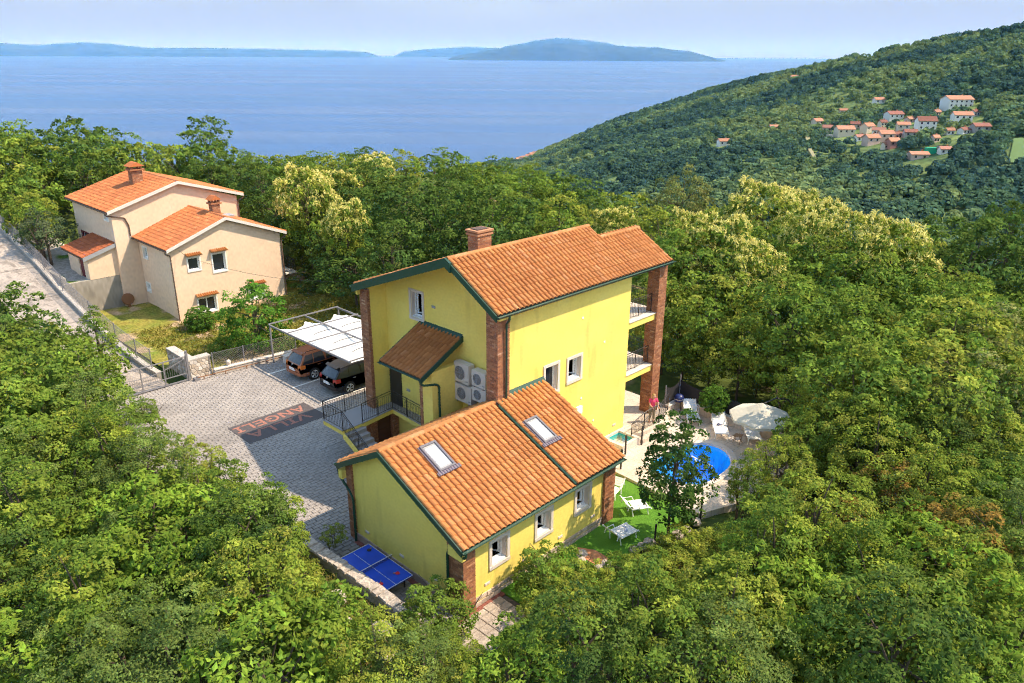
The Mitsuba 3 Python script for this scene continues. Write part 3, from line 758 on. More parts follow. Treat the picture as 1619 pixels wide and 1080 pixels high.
def pave(parent, poly, w, l, z, name, mat, parts, skip=None, bond=True, th=.05, gap=.02, off=(0, 0), plural=None):
    from shapely.geometry import Polygon
    from shapely import contains_xy, box as sbox
    P_ = Polygon(poly); x0, y0, x1, y1 = P_.bounds
    spots = []
    j = 0; y = y0 + off[1]
    while y < y1:
        x = x0 - l + off[0] + (l / 2 if bond and j % 2 else 0)
        while x < x1:
            cx, cy = x + l / 2, y + w / 2
            if contains_xy(P_, cx, cy) and (P_.contains(sbox(x, y, x + l, y + w)) or P_.intersection(sbox(x, y, x + l, y + w)).area > .6 * w * l) and not (skip and skip(cx, cy)):
                spots.append((cx, cy))
            x += l
        y += w; j += 1
    spots.sort(key=lambda s: np.hypot(s[0] - EYE[0], s[1] - EYE[1]))
    base = MB().hexa([[-l / 2 + gap / 2, -w / 2 + gap / 2, -th], [l / 2 - gap / 2, -w / 2 + gap / 2, -th], [l / 2 - gap / 2, w / 2 - gap / 2, -th], [-l / 2 + gap / 2, w / 2 - gap / 2, -th]],
                     [[-l / 2 + gap, -w / 2 + gap, 0], [l / 2 - gap, -w / 2 + gap, 0], [l / 2 - gap, w / 2 - gap, 0], [-l / 2 + gap, w / 2 - gap, 0]])
    bv, bf, _ = base.arrays(); pl = mikit.ply((bv, bf), mat)
    rest = MB()
    for k, (cx, cy) in enumerate(spots):
        R = rotz(rng.normal(0, .006)); dz = rng.normal(0, .0025)
        t = np.array([cx, cy, z + dz]) + [rng.normal(0, .002), rng.normal(0, .002), 0]
        tl = rng.normal(0, .004); R = R @ np.array([[1, 0, 0], [0, 1, -tl], [0, tl, 1]])
        if k < parts: obj(name, pl, None, parent, to_world=mat4(R, t))
        else: rest.add(bv @ R.T + t, bf)
    if rest.n: obj(plural or name + 's', rest, mat, parent, kind='stuff')


pave(court, COURT, .21, .42, .145, 'paver', 'paver_stone', 290, skip=lambda x, y: PANEL[0] + .21 < x < PANEL[1] - .21 and PANEL[2] + .105 < y < PANEL[3] - .105)
panel = thing('name_panel', 'dark panel with large red capital letters let into the courtyard paving', 'paving panel')
x = PANEL[0]
pm = MB().box(PANEL[0], PANEL[1], PANEL[2], PANEL[3], .09, .158)
obj('slab', pm, 'panel_dark', panel)
for txt, yc, xr, wd, hgt in (('VILLA', 11.02, 5.12, 3.55, .72), ('ANGELI', 12.02, 5.40, 4.05, .72)):
    tm = meshkit.text_mesh(txt, .75, .012, bold=True)
    v = np.array(tm.vertices); v[:, 0] -= v[:, 0].min(); v[:, 0] *= wd / v[:, 0].max(); v[:, 1] -= v[:, 1].min(); v[:, 1] *= hgt / v[:, 1].max()
    q = np.c_[xr - v[:, 0], yc - v[:, 1], v[:, 2] * .5 + .1585]
    obj('lettering', MB().add(q, tm.faces), 'letter_red', panel, label='upper line of red letters, seen upside down' if txt == 'VILLA' else 'lower line of red letters, seen upside down')
for y in (17.25, 14.42, 11.40):
    struct('parking_line', MB().box(6.35, 11.8, y, y + .12, .148, .156), 'white_paint')
# table tennis corner and front patio
plain('red_strip', (0.22, 0.075, 0.055), 0.9)
FP = [(-.6, -7.25), (2.06, -7.25), (2.12, -8.75), (-.2, -8.95), (-.75, -8.0)]
patio = struct('patio', MB().prism([(-1.0, -7.0), (2.09, -7.0), (2.15, -8.8), (-.25, -9.0), (-1.0, -8.0)], -.5, .09), 'paver_base')
procm('slab_stone', lambda p, n, uv: mix((0.34, 0.285, 0.24), (0.46, 0.40, 0.34), noise(p.x * 2.2, p.y * 2.2)) * (0.85 + 0.3 * noise(p.x * 18, p.y * 18)), rough=0.9, spec=0.2)
pave(patio, FP, .36, .44, .14, 'paving_slab', 'slab_stone', 60, bond=False, gap=.02)
rs = MB()
x = -.2
while x < 2.0: rs.box(x, x + .20, -7.23, -7.03, .06, .143 + rng.normal(0, .002)); x += .212
x = -.9
while x > -6.8: rs.box(.08, .28, x, x + .2, .1, .149 + rng.normal(0, .002)); x -= .212
obj('border_bricks', rs, 'red_strip', patio, kind='stuff')

# artificial lawn, deck, pool
procm('turf', lambda p, n, uv: mix((0.070, 0.180, 0.020), (0.105, 0.235, 0.030), noise(p.x * 1.7, p.y * 1.7)) * (0.75 + 0.5 * noise(p.x * 30, p.y * 30, p.z * 30)), rough=0.95, spec=0.1, bump=lambda p, n, uv: noise(p.x * 45, p.y * 45, p.z * 45) * 0.02)
LAWN = [(2.10, -6.93), (8.85, -6.93), (8.62, -4.6), (11.75, -4.6), (11.5, -8.7), (11.4, -9.55), (9.7, -9.6), (8.5, -9.1), (7.0, -9.0), (5.0, -8.9), (2.15, -8.7)]
struct('lawn', MB().prism(LAWN, -.4, .15), 'turf')
procm('deck_stone', lambda p, n, uv: mix((0.50, 0.42, 0.345), (0.60, 0.52, 0.44), noise(p.x * 1.6, p.y * 1.6)) * (0.88 + 0.22 * noise(p.x * 14, p.y * 14)) * (1 - .25 * smoothstep(.46, .49, dr.abs((p.x / .6 - dr.floor(p.x / .6)) - .5)) - .2 * smoothstep(.46, .49, dr.abs((p.y / .6 - dr.floor(p.y / .6)) - .5))), rough=0.85, spec=0.3)
POOL = np.array([(13.48, -5.6), (13.04, -6.05), (12.9, -6.75), (12.85, -7.5), (13.0, -8.1), (13.45, -8.42), (14.14, -8.50), (14.76, -8.38), (15.35, -8.42), (16.0, -8.55), (16.55, -8.3), (17.05, -7.65), (17.35, -6.95), (17.21, -6.35), (16.58, -5.96), (15.9, -5.85), (14.87, -5.8), (14.05, -5.5)])
from scipy.interpolate import splprep, splev
tck, _ = splprep(np.vstack([POOL, POOL[:1]]).T, s=.25, per=True)
POOL = np.array(splev(np.linspace(0, 1, 49)[:-1], tck)).T
cen = POOL.mean(0)
grow = lambda d: [tuple(cen + (q - cen) * (1 + d / np.linalg.norm(q - cen))) for q in POOL]
from shapely.geometry import Polygon as SP


def ring_prism(outer, inner, z0, z1):
    m = trimesh.creation.extrude_polygon(SP(outer, [inner]), z1 - z0, engine='earcut')
    return MB().add(m.vertices + [0, 0, z0], m.faces)


DECK = [(11.75, -2.83), (20.1, -2.83), (20.1, -10.0), (17.5, -10.6), (13.5, -10.4), (11.4, -9.6), (11.5, -8.7), (11.75, -4.6)]
struct('pool_deck', ring_prism(DECK, grow(.30), -.6, .28), 'deck_stone')
pool = thing('swimming_pool', 'freeform swimming pool with bright blue lining beside the lawn tree', 'swimming pool')
procm('pool_lining', lambda p, n, uv: mix((0.0, 0.32, 0.78), (0.01, 0.46, 0.88), fbm(p.x * 1.6, p.y * 1.6, p.z, 3)) * (1 + .35 * smoothstep(.50, .62, fbm(p.x * 3.5, p.y * 3.5, 2.0, 2))), rough=0.5)
scene['pool_water'] = {'type': 'thindielectric', 'int_ior': 1.33}
obj('coping', ring_prism(grow(.302), grow(0), -.2, .33), 'white_stone', pool)
basin = MB()
n_ = len(POOL); top, bot = np.c_[np.array(grow(.0)), np.full(n_, .2)], np.c_[np.array(grow(-.25)), np.full(n_, -1.2)]
basin.add(np.vstack([top, bot]), [[i, n_ + i, n_ + (i + 1) % n_, (i + 1) % n_] for i in range(n_)])
basin.add(np.vstack([bot, [[cen[0], cen[1], -1.2]]]), [[i, n_, (i + 1) % n_] for i in range(n_)])
obj('basin', basin, 'pool_lining', pool)
wat = MB()
wt = np.vstack([np.c_[POOL * 0 + cen + (POOL - cen) * k, np.full(n_, .19)] for k in (1.0, .66, .33)] + [[[cen[0], cen[1], .19]]])
wat.add(wt, [[i, (i + 1) % n_, n_ + (i + 1) % n_, n_ + i] for i in range(n_)] + [[n_ + i, n_ + (i + 1) % n_, 2 * n_ + (i + 1) % n_, 2 * n_ + i] for i in range(n_)])
wat.f.append(np.array([[2 * n_ + i, 2 * n_ + (i + 1) % n_, 3 * n_] for i in range(n_)]))
obj('water', wat, 'pool_water', pool)
tag(obj('pool_float_line', MB().tube([(15.62, -6.6, .22), (15.55, -7.2, .21), (15.44, -7.85, .22)], .035, 6).tube([(15.45, -6.9, .24), (15.2, -7.1, .23)], .03, 6), 'white_plastic'), 'white float line lying across the blue swimming pool', 'float line')
# hot tub by the sunlit wall
tub = thing('plunge_pool', 'small square turquoise plunge pool against the yellow wall', 'plunge pool')
scene['deck_ref'] = scene['deck_stone']
obj('surround', ring_prism([(13.35, -2.83), (14.78, -2.83), (14.78, -4.12), (13.35, -4.12)], [(13.55, -2.95), (14.6, -2.95), (14.6, -3.95), (13.55, -3.95)], .1, .66), 'white_stone', tub)
plain('tub_lining', (0.02, 0.42, 0.42), 0.5)
obj('basin', MB().box(13.54, 14.61, -3.96, -2.94, -.3, .05).box(13.54, 13.56, -3.95, -2.95, .05, .55).box(14.59, 14.61, -3.95, -2.95, .05, .55).box(13.56, 14.59, -3.96, -3.94, .05, .55).box(13.56, 14.59, -2.96, -2.94, .05, .55), 'tub_lining', tub)
g_ = np.linspace(0, 1, 6); GX, GY = np.meshgrid(13.55 + g_ * 1.05, -3.95 + g_ * 1.0, indexing='ij')
i5, j5 = np.meshgrid(np.arange(5), np.arange(5), indexing='ij')
obj('water', MB().add(np.c_[GX.ravel(), GY.ravel(), np.full(36, .52)], np.stack([i5 * 6 + j5, (i5 + 1) * 6 + j5, (i5 + 1) * 6 + j5 + 1, i5 * 6 + j5 + 1], -1).reshape(-1, 4)), 'pool_water', tub)
struct('terrace', MB().prism([(14.79, -2.83), (14.79, -3.65), (15.4, -3.95), (16.9, -3.95), (18.6, -3.3), (18.9, -2.6), (18.9, 1.7), (15.13, 1.7), (15.13, -2.83)], -.6, .65).box(14.9, 16.9, -4.25, -3.96, .0, .47), 'deck_stone')

# road up to the left and its kerb wall
RE = [(1.5, 19.85, .16), (1.2, 22.5, .35), (.95, 25, .75), (1.0, 30.2, 1.25), (1.23, 37.4, 2.05), (1.3, 42, 3.0), (1.35, 51, 4.5), (1.5, 62, 5.4), (1.9, 75, 6.05)]
procm('road_concrete', lambda p, n, uv: mix((0.28, 0.238, 0.205), (0.40, 0.345, 0.30), fbm(p.x * 0.8, p.y * 0.5, 0.0, 4)) * (0.8 + 0.35 * noise(p.x * 9, p.y * 9)) * (1 - 0.35 * smoothstep(0.470, 0.492, dr.abs((p.y / 5.3 - dr.floor(p.y / 5.3)) - .5))) * (1 - .3 * smoothstep(.62, .7, fbm(p.x * 2.2 + 9, p.y * 1.2, 0.0, 3))), rough=0.95, spec=0.15)
rd = MB(); re = np.array(RE); rl = re + np.array([[-3.6, 0, -.02]] * len(re)); rl[0] = (-2.9, 19.75, .15)
dense = np.linspace(0, len(re) - 1, 60)
ip = lambda q: np.c_[[np.interp(dense, np.arange(len(q)), q[:, k]) for k in range(3)]].T
R1, L1 = ip(re), ip(rl)
md = (R1 + L1) / 2 + [0, 0, .03]
rd.add(np.vstack([R1, md, L1]), [[i, i + 1, 60 + i + 1, 60 + i] for i in range(59)] + [[60 + i, 60 + i + 1, 120 + i + 1, 120 + i] for i in range(59)])
lo_ = MB(); rd.add(np.vstack([R1, R1 - [0, 0, .8]]), [[i, 60 + i, 61 + i, i + 1] for i in range(59)])
struct('road', rd, 'road_concrete', smooth=30)
kw = thing('kerb_wall', 'low grey concrete kerb wall running up along the road', 'wall')
k1 = MB(); D3 = dense
for i in range(4, 59):
    a, b = R1[i], R1[i + 1]
    k1.hexa([[a[0], a[1], a[2] - 3.2], [a[0] + .26, a[1], a[2] - 3.2], [b[0] + .26, b[1], b[2] - 3.2], [b[0], b[1], b[2] - 3.2]], [[a[0], a[1], a[2] + .26], [a[0] + .26, a[1], a[2] + .26], [b[0] + .26, b[1], b[2] + .26], [b[0], b[1], b[2] + .26]])
obj('wall', k1, 'concrete', kw)
k2 = MB()
for i in range(4, 59):
    a, b = R1[i] + [-.03, 0, .261], R1[i + 1] + [-.03, -.015, .261]
    k2.hexa([a, a + [.32, 0, 0], b + [.32, 0, 0], b], [a + [0, 0, .06], a + [.32, 0, .06], b + [.32, 0, .06], b + [0, 0, .06]])
obj('coping', k2, 'concrete_light', kw)
procm('concrete_light', lambda p, n, uv: mix((0.36, 0.32, 0.28), (0.50, 0.45, 0.40), fbm(p.x * 2, p.y * 2, p.z * 2, 3)) * (0.85 + 0.3 * noise(p.x * 10, p.y * 10, p.z * 10)), rough=0.9, spec=0.2)

# sea
def sea_fields(p):
    u, v = p.x * .7178 + p.y * .6963, p.x * .6963 - p.y * .7178
    return fbm(u * 0.0034, v * 0.00042, 1.0, 5), fbm(u * 0.009, v * 0.0016, 4.0, 4)


def sea_rough(p, n, uv):
    s, q = sea_fields(p)
    return 0.23 + 0.10 * smoothstep(0.38, 0.62, s) + .04 * smoothstep(.4, .7, q)


def sea_col(p, n, uv):
    s, q = sea_fields(p)
    return mix((0.006, 0.038, 0.130), (0.022, 0.066, 0.165), smoothstep(0.38, 0.66, s)) * (1 + .20 * smoothstep(.48, .70, q))


scene['sea_water'] = {'type': 'principled', 'base_color': proc(sea_col), 'roughness': proc(sea_rough), 'specular': 0.35}
sd = np.r_[300, 600, 1000, 1500, 2200, 3200, 5000, 8000, 13000, 20000, 32000, 46000.]; sa = np.radians(np.linspace(-75, 75, 61))
SD, SA = np.meshgrid(sd, sa, indexing='ij')
P2 = E2 + SD[..., None] * (np.cos(SA)[..., None] * AX + np.sin(SA)[..., None] * BX)
i_, j_ = np.meshgrid(np.arange(len(sd) - 1), np.arange(60), indexing='ij')
struct('sea', MB().add(np.c_[P2.reshape(-1, 2), np.full(P2[..., 0].size, SEA)], np.stack([i_ * 61 + j_, i_ * 61 + j_ + 1, (i_ + 1) * 61 + j_ + 1, (i_ + 1) * 61 + j_], -1).reshape(-1, 4)), 'sea_water')

# ------------------------------------------------------------------ the neighbouring peach house
nb_ = thing('neighbour_house', 'peach plastered two-part house with red tiled roofs, uphill beside the road', 'house')
nz = -.62
G1 = [(7.1, nz), (15.75, nz), (15.75, 5.22), (11.35, 6.86), (7.1, 5.12)]
nw = [(8.17, 9.22, 3.45, 4.58), (10.02, 11.20, 3.02, 4.58), (8.52, 10.08, .14, 1.44), (12.66, 14.0, .3, 1.5)]
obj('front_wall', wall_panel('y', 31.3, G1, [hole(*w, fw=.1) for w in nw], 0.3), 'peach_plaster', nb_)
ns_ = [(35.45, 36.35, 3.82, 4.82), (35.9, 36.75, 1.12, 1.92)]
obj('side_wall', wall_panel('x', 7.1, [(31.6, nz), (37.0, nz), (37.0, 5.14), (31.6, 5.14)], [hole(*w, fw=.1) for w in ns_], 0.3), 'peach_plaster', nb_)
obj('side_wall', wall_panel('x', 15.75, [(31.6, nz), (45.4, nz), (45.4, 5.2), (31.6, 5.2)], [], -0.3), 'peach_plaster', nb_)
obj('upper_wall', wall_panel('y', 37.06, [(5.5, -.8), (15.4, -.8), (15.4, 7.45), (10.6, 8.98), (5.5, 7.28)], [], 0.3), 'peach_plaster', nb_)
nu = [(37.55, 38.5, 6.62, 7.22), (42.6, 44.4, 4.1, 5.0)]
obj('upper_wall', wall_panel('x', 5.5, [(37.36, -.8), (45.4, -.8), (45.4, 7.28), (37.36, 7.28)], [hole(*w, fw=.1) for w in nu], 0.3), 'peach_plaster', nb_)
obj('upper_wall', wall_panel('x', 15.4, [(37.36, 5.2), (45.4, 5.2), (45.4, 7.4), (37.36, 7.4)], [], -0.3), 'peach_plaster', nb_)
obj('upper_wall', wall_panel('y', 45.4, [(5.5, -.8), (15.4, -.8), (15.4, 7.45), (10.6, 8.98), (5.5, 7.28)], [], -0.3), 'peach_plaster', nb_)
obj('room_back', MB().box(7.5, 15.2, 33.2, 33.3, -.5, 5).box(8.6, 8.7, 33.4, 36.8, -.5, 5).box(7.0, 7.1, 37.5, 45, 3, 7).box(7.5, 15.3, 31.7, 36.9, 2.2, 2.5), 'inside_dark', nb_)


def hood(parent, u0, u1, z, y):
    m = MB(); n = max(4, round((u1 - u0 + .12) / .17)); L = (u1 - u0 + .12) / n
    for i in range(n):
        v, f, c = tile_mesh(L, .36, TILE_COL[rng.integers(6)] * .9).arrays()
        M_ = slope_frame((u0 - .06 + i * L, y - .33, z + .02), (1, 0, 0), (0, .33, .15)); m.add(v @ M_[:3, :3].T + M_[:3, 3], f, c)
    m.hexa([[u0 - .04, y - .28, z - .0], [u1 + .04, y - .28, z - .0], [u1 + .04, y, z + .02], [u0 - .04, y, z + .02]], [[u0 - .04, y - .30, z + .03], [u1 + .04, y - .30, z + .03], [u1 + .04, y, z + .15], [u0 - .04, y, z + .15]], (.4, .3, .2))
    return obj('window_hood', m, 'tile_clay', parent, color=True)


for i, w in enumerate(nw):
    window(nb_, 'y', 31.3, *w, -1, stone='white_render', fw=.1, depth=.14, tilt=0, leaves=2 if i >= 2 else 1)
    hood(nb_, w[0], w[1], w[3] + .06, 31.3)
for i, w in enumerate(ns_): window(nb_, 'x', 7.1, *w, -1, stone='white_render', fw=.1, depth=.12, tilt=0)
for i, w in enumerate(nu): window(nb_, 'x', 5.5, *w, -1, stone='white_render' if i == 0 else 'red_wood', fw=.1, depth=.12, tilt=0)


NT = np.array([(0.45, 0.150, 0.052), (0.49, 0.170, 0.060), (0.41, 0.130, 0.046), (0.47, 0.160, 0.056), (0.43, 0.140, 0.050), (0.51, 0.19, 0.072)])
TILE_COL[:] = NT


plain('trim_grey', (0.62, 0.57, 0.52), 0.8)


def gable_roof(parent, xl, zl__, xr, zr__, xm, zm, y0, y1, name):
    k = obj(name, MB().hexa([[xl, y0, zl__ - .16], [xm, y0, zm - .16], [xm, y1, zm - .16], [xl, y1, zl__ - .16]], [[xl, y0, zl__ - .02], [xm, y0, zm - .02], [xm, y1, zm - .02], [xl, y1, zl__ - .02]])
            .hexa([[xm, y0, zm - .16], [xr, y0, zr__ - .16], [xr, y1, zr__ - .16], [xm, y1, zm - .16]], [[xm, y0, zm - .02], [xr, y0, zr__ - .02], [xr, y1, zr__ - .02], [xm, y1, zm - .02]]), 'painted_wood', parent)
    tiled_slope(k, (xl, y1, zl__), (0, -1, 0), (xm - xl, 0, zm - zl__), y1 - y0, math.hypot(xm - xl, zm - zl__) - .02, w=.30, l=.36)
    tiled_slope(k, (xr, y0, zr__), (0, 1, 0), (xm - xr, 0, zm - zr__), y1 - y0, math.hypot(xm - xr, zm - zr__) - .02, w=.30, l=.36)
    ridge_caps(k, (xm, y0, zm + .03), (xm, y1, zm + .03), parts=False)
    b = MB()
    b.hexa([[xl, y0 - .06, zl__ - .17], [xm, y0 - .06, zm - .17], [xm, y0 + .0, zm - .17], [xl, y0 + .0, zl__ - .17]], [[xl, y0 - .06, zl__ + .05], [xm, y0 - .06, zm + .05], [xm, y0 + .0, zm + .05], [xl, y0 + .0, zl__ + .05]])
    b.hexa([[xm, y0 - .06, zm - .17], [xr, y0 - .06, zr__ - .17], [xr, y0 + .0, zr__ - .17], [xm, y0 + .0, zm - .17]], [[xm, y0 - .06, zm + .05], [xr, y0 - .06, zr__ + .05], [xr, y0 + .0, zr__ + .05], [xm, y0 + .0, zm + .05]])
    obj_each('verge_board', b, 'trim_grey', k)
    return k


gable_roof(nb_, 6.72, 5.36, 16.15, 5.30, 11.35, 7.10, 30.95, 37.05, 'lower_roof')
gable_roof(nb_, 5.15, 7.48, 15.85, 7.62, 10.6, 9.16, 36.72, 45.8, 'upper_roof')
for pts in ([(6.66, 31.0, 5.30), (6.66, 31.1, 5.1), (7.05, 31.24, 4.9), (7.05, 31.24, -.6)], [(16.2, 31.0, 5.24), (16.2, 31.05, 5.05), (15.8, 31.22, 4.8), (15.8, 31.22, -.6)], [(15.9, 36.8, 7.5), (15.9, 36.85, 7.3), (15.42, 36.98, 7.1), (15.42, 36.98, 5.6)], [(5.1, 37.0, 7.4), (5.1, 37.0, 7.2), (6.4, 37.0, 6.9), (6.62, 37.0, 6.3), (6.62, 37.0, 5.5)]):
    downpipe(nb_, pts, .05, 'brown_metal')
for p0, p1 in (((6.66, 37.0, 5.33), (6.66, 30.95, 5.33)), ((16.2, 30.95, 5.27), (16.2, 37.0, 5.27)), ((5.09, 45.8, 7.45), (5.09, 36.75, 7.45))):
    k_ = gutter(nb_, p0, p1, .07); scene[k_]['bsdf'] = {'type': 'ref', 'id': 'brown_metal'}


def brick_chimney(x, y, z0, z1, w=.7, label=None):
    k = brick_pillar(nb_, x - w / 2, x + w / 2, y - w / 2, y + w / 2, z0, z1, 'chimney')
    c = MB()
    v_, f_, c_ = tile_mesh(w + .3, w * .75, TILE_COL[1]).arrays()
    c.hexa([[x - w * .7, y - w * .7, z1], [x + w * .7, y - w * .7, z1], [x + w * .7, y + w * .7, z1], [x - w * .7, y + w * .7, z1]], [[x - w * .72, y - w * .72, z1 + .1], [x + w * .72, y - w * .72, z1 + .1], [x + w * .72, y + w * .72, z1 + .1], [x - w * .72, y + w * .72, z1 + .1]], BRICK[1])
    for sx, sy in ((-1, -1), (1, -1), (1, 1), (-1, 1)): c.cbox((x + sx * w * .42, y + sy * w * .42, z1 + .1), (.14, .14, .22), col=BRICK[0])
    c.hexa([[x - w * .75, y - w * .75, z1 + .32], [x + w * .75, y - w * .75, z1 + .32], [x + w * .75, y + w * .75, z1 + .32], [x - w * .75, y + w * .75, z1 + .32]], [[x - w * .1, y - w * .7, z1 + .62], [x + w * .1, y - w * .7, z1 + .62], [x + w * .1, y + w * .7, z1 + .62], [x - w * .1, y + w * .7, z1 + .62]], TILE_COL[2])
    obj('chimney_cap', c, 'painted', nb_, color=True)


brick_chimney(9.15, 41.0, 8.3, 9.75, .8); brick_chimney(11.75, 33.4, 6.8, 7.75, .6)
obj('roof_window', MB().cbox((12.6, 33.2, 6.72), (.7, .9, .12)), 'grey_plastic', nb_)
# lean-to garage, balcony, concrete retaining wall
obj('garage_wall', wall_panel('y', 37.38, [(3.42, 2.62), (5.68, 2.62), (5.68, 4.92), (3.42, 4.22)], [], 0.25), 'peach_plaster', nb_)
obj('garage_wall', wall_panel('x', 3.42, [(37.64, 2.4), (41.6, 2.4), (41.6, 4.2), (37.64, 4.2)], [rect(38.3, 39.3, 2.5, 4.0)], 0.2), 'peach_plaster', nb_)
obj('garage_door', MB().box(3.5, 3.56, 38.3, 39.3, 2.45, 4.0), 'red_wood', nb_)
gr_ = obj('garage_roof', MB().hexa([[3.1, 37.2, 4.2], [5.7, 37.2, 5.0], [5.7, 41.9, 5.0], [3.1, 41.9, 4.2]], [[3.1, 37.2, 4.32], [5.7, 37.2, 5.12], [5.7, 41.9, 5.12], [3.1, 41.9, 4.32]]), 'painted_wood', nb_)
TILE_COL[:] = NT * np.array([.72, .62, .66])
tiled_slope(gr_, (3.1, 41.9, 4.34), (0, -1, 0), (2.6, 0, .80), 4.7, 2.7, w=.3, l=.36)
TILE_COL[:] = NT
obj('verge_board', MB().hexa([[3.1, 37.13, 4.08], [5.7, 37.13, 4.88], [5.7, 37.19, 4.88], [3.1, 37.19, 4.08]], [[3.1, 37.13, 4.36], [5.7, 37.13, 5.16], [5.7, 37.19, 5.16], [3.1, 37.19, 4.36]]), 'grey_plastic', gr_)
obj('retaining_wall', MB().box(1.6, 5.72, 37.4, 37.65, -.75, 2.61).box(1.62, 1.87, 37.66, 41, 1.6, 3.0), 'concrete', nb_)
obj('balcony_slab', MB().box(15.76, 18.0, 33.2, 36.8, 1.2, 1.35), 'white_render', nb_)
railing(nb_, [(15.8, 33.25, 1.35), (17.95, 33.25, 1.35), (17.95, 36.75, 1.35)], 1.0, gap=.12)
obj('side_path', MB().box(15.9, 18.2, 29.5, 37, -.75, -.45), 'concrete_light', nb_)
struct('back_step', MB().box(5.6, 7.1, 33.2, 37.0, -.8, -.45), 'concrete')
tag(obj('wall_basin', MB().tube([(5.62, 36.95, .75), (5.62, 36.75, .80), (5.62, 36.70, .80)], [.46, .42, .05], 18).tube([(5.62, 36.8, -.45), (5.62, 36.8, .4)], .1, 6), 'rusty'), 'round rusty brown disc leaning against the tall peach wall', 'disc')
plain('rusty', (0.22, 0.10, 0.045), 0.9)
tag(obj('overhead_cable', MB().tube(np.array([(7.6, 31.1, 5.3)] + [(7.6 + t * 6.0, 31.1 - t * 11.5, 5.0 - t * .9 - 1.3 * 4 * t * (1 - t) * .45) for t in np.linspace(0.05, 1, 24)]), .012, 4), 'dark_metal'), 'thin black cable slung from the peach house towards the villa', 'cable')

# ------------------------------------------------------------------ gate, stone pier, low wall, fences
gate = thing('sliding_gate', 'grey metal driveway gate with thin bars and a sagging middle rail', 'gate')
gx0, gx1, gy = -2.6, 2.55, 19.78
gm_ = MB()
gm_.box(gx0, gx1, gy - .03, gy + .03, .20, .27); gm_.box(gx0, gx1, gy - .025, gy + .025, 1.66, 1.72); gm_.box(gx0, gx1, gy - .022, gy + .022, .62, .67)
obj('rails', gm_, 'grey_metal', gate)
for x in (gx0, -1.4, -.1, 1.2, gx1 - .06): obj('post', MB().box(x, x + .06, gy - .031, gy + .031, .271, 1.659), 'grey_metal', gate)
sagz = lambda x: 1.05 + .55 * ((x - .0) / 2.5) ** 2
obj('curved_rail', MB().tube([(x, gy, min(sagz(x), 1.66)) for x in np.linspace(gx0, gx1 - .05, 24)], .02, 6), 'grey_metal', gate)
gb = MB()
for x in np.linspace(gx0 + .1, gx1 - .1, 40): gb.tube([(x, gy, .66), (x, gy, min(sagz(x), 1.66))], .009, 4, cap=False)
obj('bars', gb, 'grey_metal', gate, kind='stuff')
obj('end_post', MB().box(2.56, 2.68, gy - .06, gy + .06, .13, 1.95).ell((2.62, gy, 2.0), (.07, .07, .07), 8, 6), 'grey_metal', gate)
obj('track_guide', MB().box(2.75, 3.1, 19.35, 19.6, .14, .34).tube([(2.95, 19.4, .34), (2.95, 19.4, .42)], .05, 8), 'grey_metal', gate)

STONE = np.array([(.50, .43, .36), (.58, .51, .44), (.42, .35, .29), (.62, .56, .50), (.46, .38, .30)])


def stone_face(parent, o, u, L, H, n_out, size=.26, parts=True, name='stone'):
    """irregular stones set in a wall face: corner o, direction u, height H"""
    from scipy.spatial import Voronoi
    o, u, n_out = np.array(o, float), np.array(u, float), np.array(n_out, float)
    pts = []
    nx, nz_ = max(2, round(L / size)), max(2, round(H / (size * .8)))
    for j in range(-2, nz_ + 2):
        for i in range(-2, nx + 2): pts.append(((i + .5 + (j % 2) * .5 + rng.uniform(-.3, .3)) * L / nx, (j + .5 + rng.uniform(-.28, .28)) * H / nz_))
    vo = Voronoi(pts); rest = MB()
    clipb = SP([(0, 0), (L, 0), (L, H), (0, H)])
    for r in vo.point_region:
        reg = vo.regions[r]
        if -1 in reg or not reg: continue
        q = SP(vo.vertices[reg]).intersection(clipb)
        if q.is_empty or q.area < .006: continue
        q2 = q.buffer(-.012)
        if q2.is_empty or q2.geom_type != 'Polygon': continue
        q3 = q2.buffer(-.028)
        if q3.is_empty or q3.geom_type != 'Polygon': q3 = q2
        c = np.array(q2.exterior.coords)[:-1]; t = np.array(q3.centroid.coords[0]); pr = rng.uniform(.025, .055)
        k = len(c); c3 = t + (c - t) * .80
        col = STONE[rng.integers(5)] * rng.uniform(.8, 1.15)
        P3 = lambda a, d: o + np.outer(a[:, 0], u) + np.outer(a[:, 1], [0, 0, 1]) + n_out * d
        v = np.vstack([P3(c, 0.0), P3(c, pr * .6), P3(c3, pr)])
        f4 = [[i, (i + 1) % k, k + (i + 1) % k, k + i] for i in range(k)] + [[k + i, k + (i + 1) % k, 2 * k + (i + 1) % k, 2 * k + i] for i in range(k)]
        m = MB().add(v, f4, col); m.f.append(np.array([[2 * k, 2 * k + i, 2 * k + i + 1] for i in range(1, k - 1)]))
        if parts: obj(name, m, 'painted', parent, color=True)
        else:
            v_, f_, c_ = m.arrays(); rest.add(v_, f_, c_)
    if not parts and rest.n: obj(name + 's', rest, 'painted', parent, color=True, kind='stuff')


